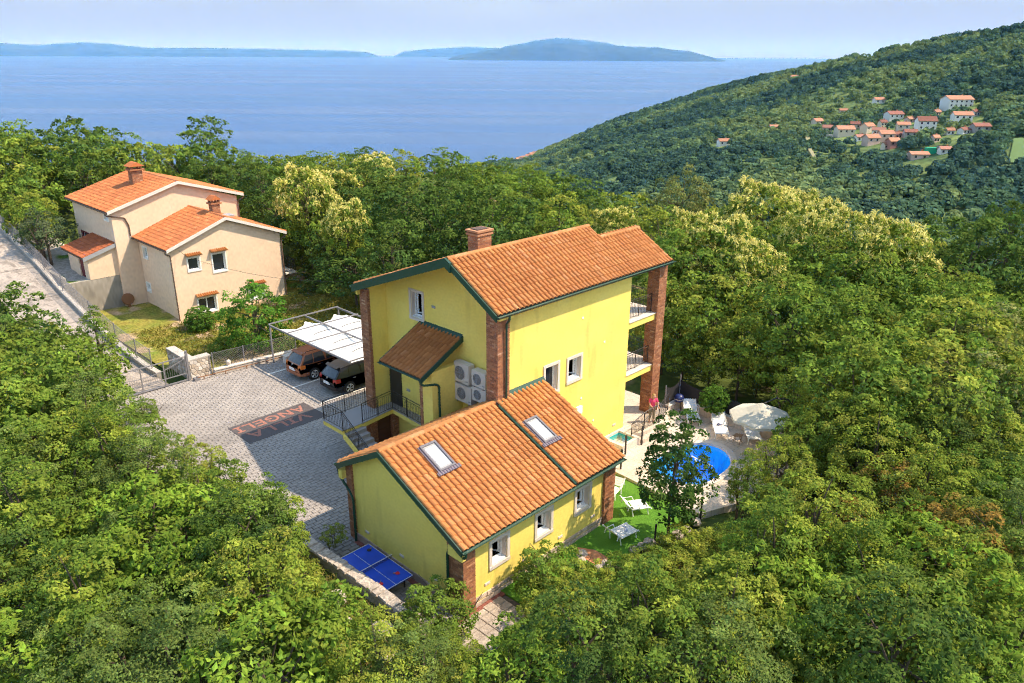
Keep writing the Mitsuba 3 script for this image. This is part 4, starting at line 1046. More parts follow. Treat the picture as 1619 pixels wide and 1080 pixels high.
pier = thing('stone_pier', 'pale rubble stone gate wall with a corner, right of the driveway gate', 'wall')
obj('core', MB().box(2.74, 4.05, 19.86, 20.32, .0, 1.28).box(2.78, 3.2, 20.33, 23.0, -.3, 1.22), 'concrete_light', pier)
stone_face(pier, (2.74, 19.86, .12), (1, 0, 0), 1.31, 1.16, (0, -1, 0), .27); stone_face(pier, (2.78, 23.0, -.05), (0, -1, 0), 2.66, 1.26, (-1, 0, 0), .30)
for i, (x0, x1, y0, y1, z) in enumerate(((2.70, 3.36, 19.82, 20.36, 1.28), (3.38, 4.09, 19.82, 20.36, 1.285), (2.72, 3.26, 20.39, 21.7, 1.22), (2.72, 3.26, 21.72, 23.04, 1.225))): obj('coping', MB().box(x0, x1, y0, y1, z, z + .09), 'concrete_light', pier)
lw = thing('low_wall', 'low rendered wall with an iron pipe rail along the courtyard edge', 'wall')
def kerbq(x): return 19.38 - (x - 4.0) * .108
obj('wall', MB().hexa([[4.06, kerbq(4.06) + .1, 0], [9.4, kerbq(9.4) + .1, 0], [9.4, kerbq(9.4) + .38, 0], [4.06, kerbq(4.06) + .38, 0]], [[4.06, kerbq(4.06) + .1, .44], [9.4, kerbq(9.4) + .1, .44], [9.4, kerbq(9.4) + .38, .44], [4.06, kerbq(4.06) + .38, .44]]), 'concrete_light', lw)
obj('coping', MB().hexa([[4.06, kerbq(4.06) + .06, .441], [9.4, kerbq(9.4) + .06, .441], [9.4, kerbq(9.4) + .42, .441], [4.06, kerbq(4.06) + .42, .441]], [[4.06, kerbq(4.06) + .06, .50], [9.4, kerbq(9.4) + .06, .50], [9.4, kerbq(9.4) + .42, .50], [4.06, kerbq(4.06) + .42, .50]]), 'white_stone', lw)
pr_ = MB().tube([(2.9, kerbq(2.9) - .12, .34), (9.4, kerbq(9.4) - .12, .36)], .028, 6)
for x in (3.3, 4.6, 5.9, 7.2, 8.5): pr_.tube([(x, kerbq(x) - .12, .12), (x, kerbq(x) - .12, .34)], .028, 5)
obj('pipe_rail', pr_, 'rusty', lw)
tag(obj('stone_urn', MB().tube([(5.0, kerbq(5) + .24, .50), (5, kerbq(5) + .24, .56), (5, kerbq(5) + .24, .62), (5, kerbq(5) + .24, .74)], [.13, .09, .12, .15], 10).ell((5, kerbq(5) + .24, .77), (.14, .14, .1), 10, 6), 'white_stone'), 'small pale stone ball ornament on the low courtyard wall', 'ornament')
tag(obj('planter_trough', MB().box(8.0, 9.6, 17.9, 18.35, .12, .62).box(7.96, 9.64, 17.86, 18.39, .62, .68), 'white_stone'), 'pale stone planter behind the red brown car', 'planter')


def mesh_fence(name, label, pts, h, mat='grey_metal', wire=.006, cell=.14, posts=True, grp=None):
    k = thing(name, label, 'fence', grp); pts = np.array(pts, float); m = MB(); pm = MB()
    for a, b in zip(pts[:-1], pts[1:]):
        L = np.linalg.norm((b - a)[:2]); d = (b - a) / L; n = int((L + h) / cell)
        for s_ in (1, -1):
            for i in range(n):
                u0 = i * cell - h if s_ > 0 else i * cell
                ua, ub = (u0, u0 + h) if s_ > 0 else (u0, u0 - h)
                za, zb = 0, h
                def cl(u, z, uo, zo):
                    if u < 0: t = (0 - u) / (uo - u); return 0, z + (zo - z) * t
                    if u > L: t = (L - u) / (uo - u); return L, z + (zo - z) * t
                    return u, z
                if (ua < 0 and ub < 0) or (ua > L and ub > L): continue
                p, q = cl(ua, za, ub, zb), cl(ub, zb, ua, za)
                m.tube([a + d * p[0] + [0, 0, p[1]], a + d * q[0] + [0, 0, q[1]]], wire, 3, cap=False)
        m.tube([a + [0, 0, h], b + [0, 0, h]], wire * 1.8, 4)
    if m.n: obj('mesh', m, mat, k, kind='stuff')
    for p in pts:
        obj('post', MB().tube([p - [0, 0, .4], p + [0, 0, h + .06]], .035, 6), mat, k)
    return k


mesh_fence('chain_link_fence', 'grey chain link fence along the kerb wall of the road', [tuple(R1[i] + np.array([.13, 0, .38])) for i in (6, 11, 17, 23, 29, 35, 42, 50)], 1.15)
mesh_fence('chain_link_fence', 'chain link fence behind the low courtyard wall', [(4.1, kerbq(4.1) + .3, .50), (6.0, kerbq(6) + .3, .50), (7.8, kerbq(7.8) + .3, .50), (9.4, kerbq(9.4) + .3, .50)], 1.0)

# boundary wall by the table tennis corner
bw = thing('boundary_wall', 'pale weathered stone wall beside the table tennis table', 'wall')
WL = [(-2.02, -.35), (-1.98, -1.9), (-1.9, -3.6), (-1.86, -5.0), (-1.86, -7.3)]
cw = MB()
for (xa, ya), (xb, yb) in zip(WL[:-1], WL[1:]):
    cw.hexa([[xa, ya, -.3], [xb, yb, -.3], [xb + .42, yb, -.3], [xa + .42, ya, -.3]][::-1], [[xa, ya, 1.0], [xb, yb, 1.0], [xb + .42, yb, 1.0], [xa + .42, ya, 1.0]][::-1])
obj('core', cw, 'rough_stone', bw)
procm('rough_stone', lambda p, n, uv: mix((0.30, 0.25, 0.20), (0.56, 0.49, 0.43), fbm(p.x * 3, p.y * 3, p.z * 3, 4)) * (0.65 + 0.6 * noise(p.x * 16, p.y * 16, p.z * 16)), rough=0.95, spec=0.15, bump=lambda p, n, uv: fbm(p.x * 9, p.y * 9, p.z * 9, 3) * .08)
y = -.4
while y > -7.3:
    L = rng.uniform(.28, .55); xc = np.interp(-y, [.35, 1.9, 3.6, 5.0, 7.3], [-2.02, -1.98, -1.9, -1.86, -1.86]) + .21; w_ = rng.uniform(.42, .52)
    q = np.array([[xc - w_ / 2, y - L + .015], [xc + w_ / 2, y - L + .02], [xc + w_ / 2, y - .01], [xc - w_ / 2, y - .015]]) + rng.normal(0, .012, (4, 2))
    h_ = rng.uniform(.05, .1); q2 = q.mean(0) + (q - q.mean(0)) * .9
    obj('cap_stone', MB().hexa(np.c_[q, np.full(4, .99)], np.c_[q2, 1.0 + h_ + rng.normal(0, .008, 4)]), 'rough_stone', bw); y -= L


def rock(c, r, seed, squash=.7, mat='rough_stone', label=None, grp=None, cat='rock'):
    m = trimesh.creation.icosphere(subdivisions=3); v = np.array(m.vertices)
    v = v * (0.65 + 0.7 * meshkit.fbm(v * 1.4 + seed * 7.3, 4, seed)[:, None]); v[:, 2] *= squash
    tag(obj('rock', MB().add(v * r + np.asarray(c), m.faces), mat, smooth=35), label, cat, grp)


for i, (x, y, r) in enumerate(((-2.75, -3.7, .42), (-2.6, -6.1, .42), (-3.1, -7.2, .3), (-3.2, -5.0, .25))):
    rock((x, y, float(zg(x, y)) + .06), r, i, label=['largest pale boulder just outside the boundary wall', 'pale boulder at the lower end of the boundary wall', 'small pale rock in the grass below the wall', 'small rock in the dry grass outside the wall'][i])
for i, (x, y, r) in enumerate(((7.5, -9.05, .22), (7.9, -9.12, .2), (8.3, -9.2, .26), (8.9, -9.55, .2), (9.6, -9.68, .24), (10.2, -9.72, .2), (10.9, -9.7, .25), (6.0, -8.85, .24), (5.6, -8.75, .2), (5.85, -7.75, .22), (5.5, -8.0, .18))):
    rock((x, y, .18), r, 20 + i, .75, label='pale boulder edging the artificial lawn', grp='pale boulders edging the lawn')

# ------------------------------------------------------------------ table tennis
tt = thing('table_tennis_table', 'blue table tennis table beside the yellow gable wall', 'table')
tx0, tx1, ty0, ty1, tz = -1.62, -.09, -4.70, -1.98, .80
procm('blue_board', lambda p, n, uv: mi.Color3f(0.010, 0.060, 0.46) * (0.9 + 0.2 * noise(p.x * 3, p.y * 3)), rough=0.45)
for a, b in ((ty0, (ty0 + ty1) / 2 - .004), ((ty0 + ty1) / 2 + .004, ty1)): obj('top', MB().box(tx0, tx1, a, b, tz - .03, tz), 'blue_board', tt)
ln = MB()
for x in (tx0 + .002, tx1 - .022): ln.box(x, x + .02, ty0 + .03, ty1 - .03, tz, tz + .003)
for y in (ty0 + .002, ty1 - .022): ln.box(tx0 + .002, tx1 - .002, y, y + .02, tz, tz + .0032)
ln.box((tx0 + tx1) / 2 - .006, (tx0 + tx1) / 2 + .006, ty0 + .03, ty1 - .03, tz, tz + .003)
obj('white_lines', ln, 'white_paint', tt)
nm_ = MB(); yc = (ty0 + ty1) / 2
for z in np.linspace(tz + .02, tz + .14, 7): nm_.tube([(tx0 - .1, yc, z), (tx1 + .1, yc, z)], .0035, 3, cap=False)
for x in np.linspace(tx0 - .1, tx1 + .1, 60): nm_.tube([(x, yc, tz + .02), (x, yc, tz + .14)], .003, 3, cap=False)
obj('net', nm_, 'dark_metal', tt); obj('net_tape', MB().box(tx0 - .1, tx1 + .1, yc - .008, yc + .008, tz + .141, tz + .158), 'white_paint', tt)
for x in (tx0 + .12, tx1 - .16):
    for y in (ty0 + .35, ty1 - .39): obj('leg', MB().box(x, x + .04, y, y + .04, .13, tz - .031), 'dark_metal', tt)
obj('frame', MB().box(tx0 + .1, tx1 - .1, ty0 + .1, ty0 + .13, tz - .08, tz - .031).box(tx0 + .1, tx1 - .1, ty1 - .13, ty1 - .1, tz - .08, tz - .031).box(tx0 + .06, tx0 + .09, ty0 + .1, ty1 - .1, tz - .08, tz - .031).box(tx1 - .09, tx1 - .06, ty0 + .1, ty1 - .1, tz - .08, tz - .031), 'dark_metal', tt)
plain('red_rubber', (0.55, 0.02, 0.03), 0.6); plain('black_rubber', (0.015, 0.015, 0.02), 0.6)
for (x, y, an, mat, lab) in ((-.43, -4.22, 2.4, 'red_rubber', 'red table tennis bat near the wall end of the blue table'), (-1.22, -4.28, 1.0, 'red_rubber', 'red table tennis bat at the stone wall edge of the blue table'), (-.33, -2.35, .4, 'black_rubber', 'black table tennis bat on the far half of the blue table')):
    k = thing('table_tennis_bat', lab, 'bat')
    R_ = rotz(an)
    bl = MB().tube([(0, 0, .002), (0, 0, .016)], .085, 18); hd = MB().box(.07, .17, -.014, .014, .0015, .024)
    obj('blade', bl.moved(mat4(R_, (x, y, tz + .003))), mat, k); obj('handle', hd.moved(mat4(R_, (x, y, tz + .003))), 'light_wood', k)

# ------------------------------------------------------------------ carport and cars
plain('canvas_white', (0.80, 0.79, 0.76), 0.85)
scene['canvas_white'] = {'type': 'principledthin', 'base_color': {'type': 'rgb', 'value': [0.82, 0.80, 0.76]}, 'roughness': 0.9, 'diff_trans': 0.35}
cp = thing('carport', 'white canvas carport on a thin grey metal frame over the parked cars', 'carport')
X0c, X1c, Y0c, Y1c, ZC = 7.60, 12.60, 10.15, 18.85, 2.62
fb = MB()
for x in (X0c, 10.15, X1c): fb.box(x - .035, x + .035, Y0c, Y1c, ZC - .05, ZC + .05)
for y in (Y0c, 12.28, 14.36, 16.6, Y1c): fb.box(X0c - .04, X1c + .04, y - .03, y + .03, ZC + .051, ZC + .12)
obj('beams', fb, 'grey_metal', cp)
for x, y in ((X0c, Y1c - .05), (X1c, Y0c + .05), (X1c, 14.4), (X1c, Y1c - .05)): obj('post', MB().box(x - .04, x + .04, y - .04, y + .04, .12, ZC - .051), 'grey_metal', cp)
nx_, ny_ = 40, 60
gx_ = np.linspace(X0c + .12, X1c - .2, nx_ + 1); t_ = np.linspace(0, 1, ny_ + 1)
GX, TT = np.meshgrid(gx_, t_, indexing='ij')
pk = np.array([X0c + .12, 9.75, 11.95, X1c + .2])
u_ = np.clip((GX - pk[0]) / (pk[1] - pk[0]), 0, 1) * (GX < pk[1]) + np.clip((GX - pk[1]) / (pk[2] - pk[1]), 0, 1) * ((GX >= pk[1]) & (GX < pk[2])) + np.clip((GX - pk[2]) / (pk[3] - pk[2]), 0, 1) * (GX >= pk[2])
yend = 18.35 - .75 * np.sin(np.pi * u_) ** .8
GY = Y0c + .15 + (yend - Y0c - .15) * TT
bay = (GY - Y0c) / 2.14
GZ = ZC - .07 - .16 * np.sin(np.pi * (bay - np.floor(bay))) ** 2 * np.sin(np.pi * np.clip((GX - X0c) / 5, 0, 1)) - .06 * meshkit.noise(np.stack([GX * 1.5, GY * 1.5, GX * 0], -1)) - .03 * np.sin(GX * 7 + GY * 2) * TT
i_, j_ = np.meshgrid(np.arange(nx_), np.arange(ny_), indexing='ij'); n1 = ny_ + 1
obj('canvas', MB().add(np.stack([GX, GY, GZ], -1).reshape(-1, 3), np.stack([i_ * n1 + j_, (i_ + 1) * n1 + j_, (i_ + 1) * n1 + j_ + 1, i_ * n1 + j_ + 1], -1).reshape(-1, 4)), 'canvas_white', cp, smooth=True)
cd = MB()
for y in (11.4, 13.3, 15.4):
    for xa in (8.6, 10.6): cd.tube([(xa + t * 1.6, y + .25 * math.sin(t * 3), ZC + .02 - .03 * math.sin(3.1 * t)) for t in np.linspace(0, 1, 8)], .022, 4)
obj('tension_cord', cd, 'dark_metal', cp)

for nm_c, col in (('car_red', (0.31, 0.100, 0.042)), ('car_black', (0.010, 0.008, 0.009))):
    scene[nm_c] = {'type': 'principled', 'base_color': {'type': 'rgb', 'value': list(col)}, 'roughness': 0.32, 'metallic': 0.25, 'specular': 0.5, 'clearcoat': 1.0, 'clearcoat_gloss': 0.95}
plain('tyre', (0.012, 0.012, 0.012), 0.85); plain('alloy', (0.55, 0.55, 0.56), 0.3, metallic=0.8)
plain('lamp_red', (0.42, 0.012, 0.012), 0.15, clearcoat=1.0); plain('lamp_amber', (0.60, 0.14, 0.02), 0.2)
plain('trim_black', (0.012, 0.010, 0.012), 0.5); plain('roof_grey', (0.13, 0.11, 0.10), 0.35)


def car(xr, yc, z0, paint, label, H=1.72, W=1.86, L=4.6, rails=True, roofmat=None, boxy=1.0):
    k = thing('parked_car', label, 'car', 'cars parked under the carport')
    o = np.array([xr, yc, z0])
    xs = np.array([0, .05, .16, .4, 1.0, 1.8, 2.6, 3.2, 3.7, 4.2, 4.48, 4.6]) * L / 4.6
    zt = np.array([.78, .95, 1.02, 1.04, 1.03, 1.02, 1.01, 1.0, .98, .92, .82, .66])
    zb = np.array([.48, .36, .31, .27, .23, .22, .22, .22, .23, .27, .33, .44])
    hw = np.array([.74, .84, .895, .925, .93, .93, .93, .93, .92, .89, .80, .66]) * W / 1.86
    th = np.linspace(0, 2 * np.pi, 25)[:-1]
    rings = []
    for x, t, b_, h in zip(xs, zt, zb, hw):
        e = .45
        y_ = np.sign(np.cos(th)) * np.abs(np.cos(th)) ** e * h; z_ = (t + b_) / 2 + np.sign(np.sin(th)) * np.abs(np.sin(th)) ** e * (t - b_) / 2
        y_ = y_ * np.where(z_ > .75, 1 - .10 * (z_ - .75), 1 - .05 * (.75 - z_))
        rings.append(np.c_[np.full(24, x), y_, z_])
    v = np.vstack(rings); f = []
    for i in range(len(xs) - 1):
        for j in range(24): f.append([i * 24 + j, i * 24 + (j + 1) % 24, (i + 1) * 24 + (j + 1) % 24, (i + 1) * 24 + j])
    m = MB().add(v + o, np.array(f)[:, ::-1])
    n = len(v); m.add(np.vstack([rings[0], rings[0].mean(0)]) + o, [[24, (j + 1) % 24, j] for j in range(24)]); m.add(np.vstack([rings[-1], rings[-1].mean(0)]) + o, [[24, j, (j + 1) % 24] for j in range(24)])
    obj('body', m, paint, k, smooth=40)
    # greenhouse: base and roof outlines, glass set on its faces
    bx = np.array([.10, .9, 1.7, 2.5, 3.38]); tx = np.array([.50 + .22 * (1 - boxy), 1.0, 1.6, 2.1, 2.42])
    bz = np.full(5, .99); tz_ = np.array([H - .10, H - .02, H, H - .03, H - .13]); bh = np.array([.76, .86, .88, .86, .78]) * W / 1.86; thw = np.array([.56, .64, .66, .64, .56]) * W / 1.86
    S = lambda i, t, sgn: np.array([bx[i] * (1 - t) + tx[i] * t, sgn * (bh[i] * (1 - t) + thw[i] * t + .05 * math.sin(math.pi * t)), bz[i] * (1 - t) + tz_[i] * t])
    def Su(u, t, sgn):
        i = min(int(u), 3); fr = u - i
        return S(i, t, sgn) * (1 - fr) + S(i + 1, t, sgn) * fr
    gh = MB(); us_ = np.linspace(0, 4, 17); ts = np.linspace(0, 1, 7)
    for sgn in (1, -1):
        P_ = np.array([[Su(u, t, sgn) for t in ts] for u in us_]).reshape(-1, 3)
        q = [[i * 7 + j, (i + 1) * 7 + j, (i + 1) * 7 + j + 1, i * 7 + j + 1] for i in range(16) for j in range(6)]
        gh.add(P_ + o, np.array(q)[:, ::-1] if sgn > 0 else q)
    ys = np.linspace(-1, 1, 9)
    roof = np.array([[Su(u, 1, 1) * [1, y, 1] + [0, 0, .045 * (1 - y * y)] for y in ys] for u in us_]).reshape(-1, 3)
    gr = [[i * 9 + j, (i + 1) * 9 + j, (i + 1) * 9 + j + 1, i * 9 + j + 1] for i in range(16) for j in range(8)]
    obj('roof', MB().add(roof + o, gr), roofmat or paint, k, smooth=True)
    def endface(u, bulge):
        return np.array([[Su(u, t, 1) * [1, y, 1] + [bulge * (1 - y * y), 0, 0] for y in ys] for t in ts]).reshape(-1, 3)
    eg = [[i * 9 + j, i * 9 + j + 1, (i + 1) * 9 + j + 1, (i + 1) * 9 + j] for i in range(6) for j in range(8)]
    gh.add(endface(0, -.06) + o, np.array(eg)[:, ::-1]); gh.add(endface(4, .12) + o, eg)
    obj('cabin', gh, paint, k, smooth=35)
    for sgn in (1, -1):
        for ua, ub in ((.14, 1.0), (1.07, 2.05), (2.12, 3.15)):
            uu = np.linspace(ua, ub, 6); tt_ = np.linspace(.07, .88, 5)
            P_ = np.array([[Su(u + (.28 * t if ua > 2 else (-.0)), t, sgn) + [0, sgn * .008, .003] for t in tt_] for u in uu]).reshape(-1, 3)
            q = np.array([[i * 5 + j, (i + 1) * 5 + j, (i + 1) * 5 + j + 1, i * 5 + j + 1] for i in range(5) for j in range(4)])
            obj('side_window', MB().add(P_ + o, q[:, ::-1] if sgn > 0 else q), 'dark_glass', k, smooth=True)
    for u, bl, nm2 in ((0, -.06, 'rear_window'), (4, .12, 'windscreen')):
        tt_ = np.linspace(.10, .90, 5); y8 = np.linspace(-.86, .86, 9)
        P_ = np.array([[Su(u, t, 1) * [1, y, 1] + [bl * (1 - y * y) + (-.01 if u == 0 else .01), 0, .004] for y in y8] for t in tt_]).reshape(-1, 3)
        q = np.array([[i * 9 + j, i * 9 + j + 1, (i + 1) * 9 + j + 1, (i + 1) * 9 + j] for i in range(4) for j in range(8)])
        obj(nm2, MB().add(P_ + o, q[:, ::-1] if u == 0 else q), 'dark_glass', k, smooth=True)
    obj('rear_spoiler', MB().hexa(np.array([[.33, -.55, H - .085], [.50, -.58, H - .03], [.50, .58, H - .03], [.33, .55, H - .085]]) + o, np.array([[.32, -.55, H - .055], [.52, -.58, H + .02], [.52, .58, H + .02], [.32, .55, H - .055]]) + o), roofmat or paint, k)
    obj('rear_bumper', MB().prism([tuple((o + q)[:2]) for q in np.array([[-.06, -.62, 0], [.02, -.80, 0], [.30, -.945 * W / 1.86, 0], [.55, -.95 * W / 1.86, 0], [.55, .95 * W / 1.86, 0], [.30, .945 * W / 1.86, 0], [.02, .80, 0], [-.06, .62, 0]])], z0 + .36, z0 + .56), paint, k)
    obj('number_plate', MB().box(o[0] - .075, o[0] - .058, yc - .26, yc + .26, z0 + .66, z0 + .78).box(o[0] - .066, o[0] + .1, yc - .3, yc + .3, z0 + .61, z0 + .66), 'white_plastic', k)
    obj('badge', MB().tube([(o[0] + .05, yc, z0 + .97), (o[0] - .01, yc, z0 + .965)], .055, 12), 'alloy', k)
    for sgn in (1, -1):
        lm_ = MB().hexa(o + [[.0, sgn * .60, .80], [.06, sgn * .86, .80], [.34, sgn * .925, .82], [.26, sgn * .60, .82]], o + [[.03, sgn * .58, .99], [.09, sgn * .83, 1.0], [.36, sgn * .90, 1.0], [.26, sgn * .58, 1.0]])
        obj('tail_light', lm_, 'lamp_red' if paint == 'car_black' else 'lamp_amber', k)
        obj('headlight', MB().ell(o + [4.38 * L / 4.6, sgn * .66, .74], (.14, .17, .09), 10, 6), 'white_plastic', k)
        obj('mirror', MB().ell(o + [2.95, sgn * 1.0, 1.08], (.09, .13, .09), 10, 6), paint, k)
        for xd in (1.15, 2.15): obj('door_handle', MB().box(o[0] + xd, o[0] + xd + .2, *(sorted((yc + sgn * .915, yc + sgn * .955))), z0 + .88, z0 + .915), 'alloy' if paint == 'car_black' else paint, k)
        if rails: obj('roof_rail', MB().tube([o + [.55, sgn * .60, H - .01], o + [.65, sgn * .60, H + .06], o + [2.0, sgn * .60, H + .06], o + [2.15, sgn * .60, H - .02]], .022, 6), 'trim_black', k)
        for xw in (.88, 3.58 * L / 4.6):
            c = o + [xw, sgn * (.80 * W / 1.86), .345]
            arch = MB().tube([c + [0, sgn * .02, .02], c + [0, sgn * .148, .02]], .385, 26); obj('wheel_arch', arch, 'trim_black', k)
            w = MB().tube([c - [0, sgn * .08, 0], c - [0, sgn * .06, 0], c + [0, sgn * .14, 0], c + [0, sgn * .165, 0]], [.32, .345, .345, .31], 26); wk = obj('wheel', w, 'tyre', k, smooth=40)
            rm = MB().tube([c + [0, sgn * .166, 0], c + [0, sgn * .172, 0]], .075, 14)
            for a in np.arange(5) * 2 * np.pi / 5:
                for da in (-.16, .16): rm.tube([c + np.array([.05 * math.cos(a), sgn * .170, .05 * math.sin(a)]), c + np.array([.225 * math.cos(a + da), sgn * .168, .225 * math.sin(a + da)])], .03, 5)
            aa = np.linspace(0, 2 * np.pi, 25); rm.tube(np.c_[c[0] + .235 * np.cos(aa), np.full(25, c[1] + sgn * .163), c[2] + .235 * np.sin(aa)], .022, 5)
            obj('rim', rm, 'alloy', wk, smooth=40)
    return k


car(7.10, 15.60, .148, 'car_red', 'red brown estate car with roof rails parked under the white carport', H=1.66)
car(7.40, 12.38, .148, 'car_black', 'black hatchback with red tail lights parked nearest the villa steps', H=1.62, W=1.84, L=4.4, rails=False, roofmat='roof_grey', boxy=.6)

# ------------------------------------------------------------------ poolside
tr_ = thing('terrace_railing', 'dark curved iron railing on the terrace above the pool', 'railing')
rm_ = MB(); path = [np.array([14.6, -3.72, .65]), np.array([16.75, -3.86, .65]), np.array([18.4, -3.35, .65])]
tt_ = np.linspace(0, 1, 22)
arch_ = [path[0] + (path[1] - path[0]) * t + [0, 0, .62 + .42 * math.sin(math.pi * min(t * 1.25, 1) / 2) ** .8] for t in tt_]
rm_.tube(arch_, .024, 6); rm_.tube([path[0] + [0, 0, .1], path[1] + [0, 0, .1]], .014, 5)
for t in tt_: q = path[0] + (path[1] - path[0]) * t; rm_.tube([q + [0, 0, .1], q + [0, 0, .60 + .42 * math.sin(math.pi * min(t * 1.25, 1) / 2) ** .8]], .010, 4, cap=False)
for t in (0, .45, 1): q = path[0] + (path[1] - path[0]) * t; rm_.tube([q, q + [0, 0, .62 + .42 * math.sin(math.pi * min(t * 1.25, 1) / 2) ** .8]], .026, 5)
obj('curved_rail', rm_, 'dark_metal', tr_); railing(tr_, [path[1], path[2]], 1.0)
for i, (x, y) in enumerate(((12.1, -4.95), (13.4, -4.25), (14.75, -4.25))):
    tag(obj('lamp_post', MB().tube([(x, y, .1), (x, y, 1.15)], .045, 8).tube([(x, y, 1.15), (x, y, 1.30)], .06, 8), 'dark_metal'), ['thin dark post at the far end of the lawn', 'dark post at the near corner of the plunge pool', 'dark post beside the terrace steps'][i], 'post')


def lounger(head, foot, z0, label, towel=None, grp='white sun loungers around the pool', back=35, w=.66):
    k = thing('sun_lounger', label, 'sun lounger', grp)
    h, f = np.array(head, float), np.array(foot, float); d = f - h; L = np.linalg.norm(d); ang = math.atan2(d[1], d[0])
    M_ = mat4(rotz(ang), (h[0], h[1], z0)); hb = .34; lb = .72 * L / 1.95
    A = math.radians(back)
    def pt(s, y, dz=0):
        if s < lb:
            r = lb - s; return [lb - r * math.cos(A) , y, hb + r * math.sin(A) + dz]
        return [s, y, hb + dz]
    fr = MB()
    for y in (-w / 2, w / 2): fr.tube([pt(0, y), pt(lb, y), pt(L - .05, y), [L, y, hb - .08]], .028, 6)
    obj('frame', fr.moved(M_), 'white_plastic', k)
    n = int(L / .105)
    for i in range(n):
        s = .05 + i * (L - .12) / n
        if s < lb < s + .085: continue
        obj('slat', MB().hexa([pt(s, -w / 2, -.012), pt(s + .085, -w / 2, -.012), pt(s + .085, w / 2, -.012), pt(s, w / 2, -.012)], [pt(s, -w / 2, .012), pt(s + .085, -w / 2, .012), pt(s + .085, w / 2, .012), pt(s, w / 2, .012)]).moved(M_), 'white_plastic', k)
    for s in (lb * .95, L - .18):
        for y in (-w / 2 + .03, w / 2 - .03): obj('leg', MB().tube([[s, y, hb], [s + .05, y * 1.05, 0]], .026, 6).moved(M_), 'white_plastic', k)
    ar = MB()
    for y in (-w / 2 - .03, w / 2 + .03): ar.tube([[lb - .25, y, hb], [lb - .18, y, hb + .2], [lb + .22, y, hb + .2], [lb + .3, y, hb]], .022, 5)
    obj('armrest', ar.moved(M_), 'white_plastic', k)
    if towel:
        tw = MB(); n2 = 9
        ss = np.linspace(L * .52, L * .92, n2); yy = np.linspace(-w * .42, w * .30, 6)
        P_ = np.array([[pt(s, y, .025 + .02 * math.sin(9 * s + 7 * y)) for y in yy] for s in ss]).reshape(-1, 3)
        q = [[i * 6 + j, (i + 1) * 6 + j, (i + 1) * 6 + j + 1, i * 6 + j + 1] for i in range(n2 - 1) for j in range(5)]
        tag(obj('towel', tw.add(P_, q).moved(M_), towel[0], smooth=True), towel[1], 'towel')
    return k


plain('towel_blue', (0.42, 0.46, 0.62), 0.95); plain('navy', (0.015, 0.025, 0.11), 0.35)
lounger((19.85, -3.72), (18.3, -5.08), .28, 'white sun lounger nearest the terrace, with a blue grey towel', ('towel_blue', 'pale blue towel on the sun lounger nearest the terrace'))
lounger((19.55, -5.65), (17.95, -6.9), .28, 'white sun lounger in front of the round clipped bush', None)
lounger((19.95, -7.25), (18.6, -8.35), .28, 'white sun lounger beside the cream parasol', None, back=50)
lounger((6.85, -8.05), (8.45, -8.30), .15, 'white sun lounger on the lawn closest to the low wing', None, grp='white plastic furniture on the artificial lawn', back=48)
lounger((9.15, -7.05), (10.3, -7.75), .15, 'white sun lounger on the lawn near the tree trunk', None, grp='white plastic furniture on the artificial lawn', back=45)
lounger((10.9, -5.75), (9.7, -6.0), .15, 'white sun lounger on the lawn beside the far brick pillar of the wing', None, grp='white plastic furniture on the artificial lawn', back=45)
tag(obj('sunglasses_case', MB().ell((18.75, -6.2, .68), (.10, .07, .05), 10, 6).tube([(18.65, -6.2, .68), (18.9, -6.35, .68)], .02, 5), 'navy'), 'small dark object lying on the lounger by the clipped bush', 'case')
tag(obj('snorkel', MB().tube([(7.9, -8.25, .55), (8.0, -8.30, .54), (8.05, -8.2, .57), (8.0, -8.1, .60)], .028, 6).ell((7.92, -8.33, .55), (.08, .05, .05), 8, 6), 'towel_blue'), 'small blue toy on the lounger standing on the lawn', 'toy')
bq = thing('kettle_barbecue', 'round dark blue kettle barbecue behind the first pool lounger', 'barbecue')
bc = np.array([19.35, -3.42, .28])
obj('bowl', MB().ell(bc + [0, 0, .78], (.27, .27, .25), 18, 12), 'navy', bq, smooth=40); obj('rim', MB().tube([bc + [0, 0, .765], bc + [0, 0, .785]], .285, 20), 'alloy', bq); obj('lid_handle', MB().tube([bc + [0, -.06, 1.03], bc + [0, 0, 1.09], bc + [0, .06, 1.03]], .016, 5), 'trim_black', bq)
for a in (0, 2.1, 4.2): obj('leg', MB().tube([bc + [.12 * math.cos(a), .12 * math.sin(a), .58], bc + [.28 * math.cos(a), .28 * math.sin(a), 0]], .014, 5), 'dark_metal', bq)
# wall and black netting behind the deck
dw = thing('deck_wall', 'low pale rendered wall behind the sun loungers', 'wall')
obj('wall', MB().box(18.6, 20.05, -3.25, -2.95, .0, .72).box(19.75, 20.05, -10.0, -3.251, .0, .72), 'deck_stone', dw)
obj('coping', MB().box(18.56, 20.10, -3.29, -2.91, .721, .79).box(19.71, 20.10, -10.04, -3.291, .721, .79), 'white_stone', dw)
plain('netting_black', (0.022, 0.020, 0.022), 0.9)
nf = thing('netting_fence', 'black netting fence with tall thin posts behind the pool deck', 'fence')
NP_ = [np.array(q) for q in ((18.55, -3.05, .79), (19.95, -3.05, .79), (19.9, -5.6, .79), (19.9, -7.9, .79), (19.9, -9.9, .79))]
for a, b in zip(NP_[:-1], NP_[1:]):
    m = MB(); n = 16
    for i in range(n):
        t0, t1 = i / n, (i + 1) / n
        s0, s1 = [1.08 - .22 * 4 * t * (1 - t) for t in (t0, t1)]
        pa, pb = a + (b - a) * t0, a + (b - a) * t1
        m.add([pa + [0, 0, .02], pb + [0, 0, .02], pb + [0, 0, s1], pa + [0, 0, s0]], [[0, 1, 2, 3]])
    obj('netting', m, 'netting_black', nf)
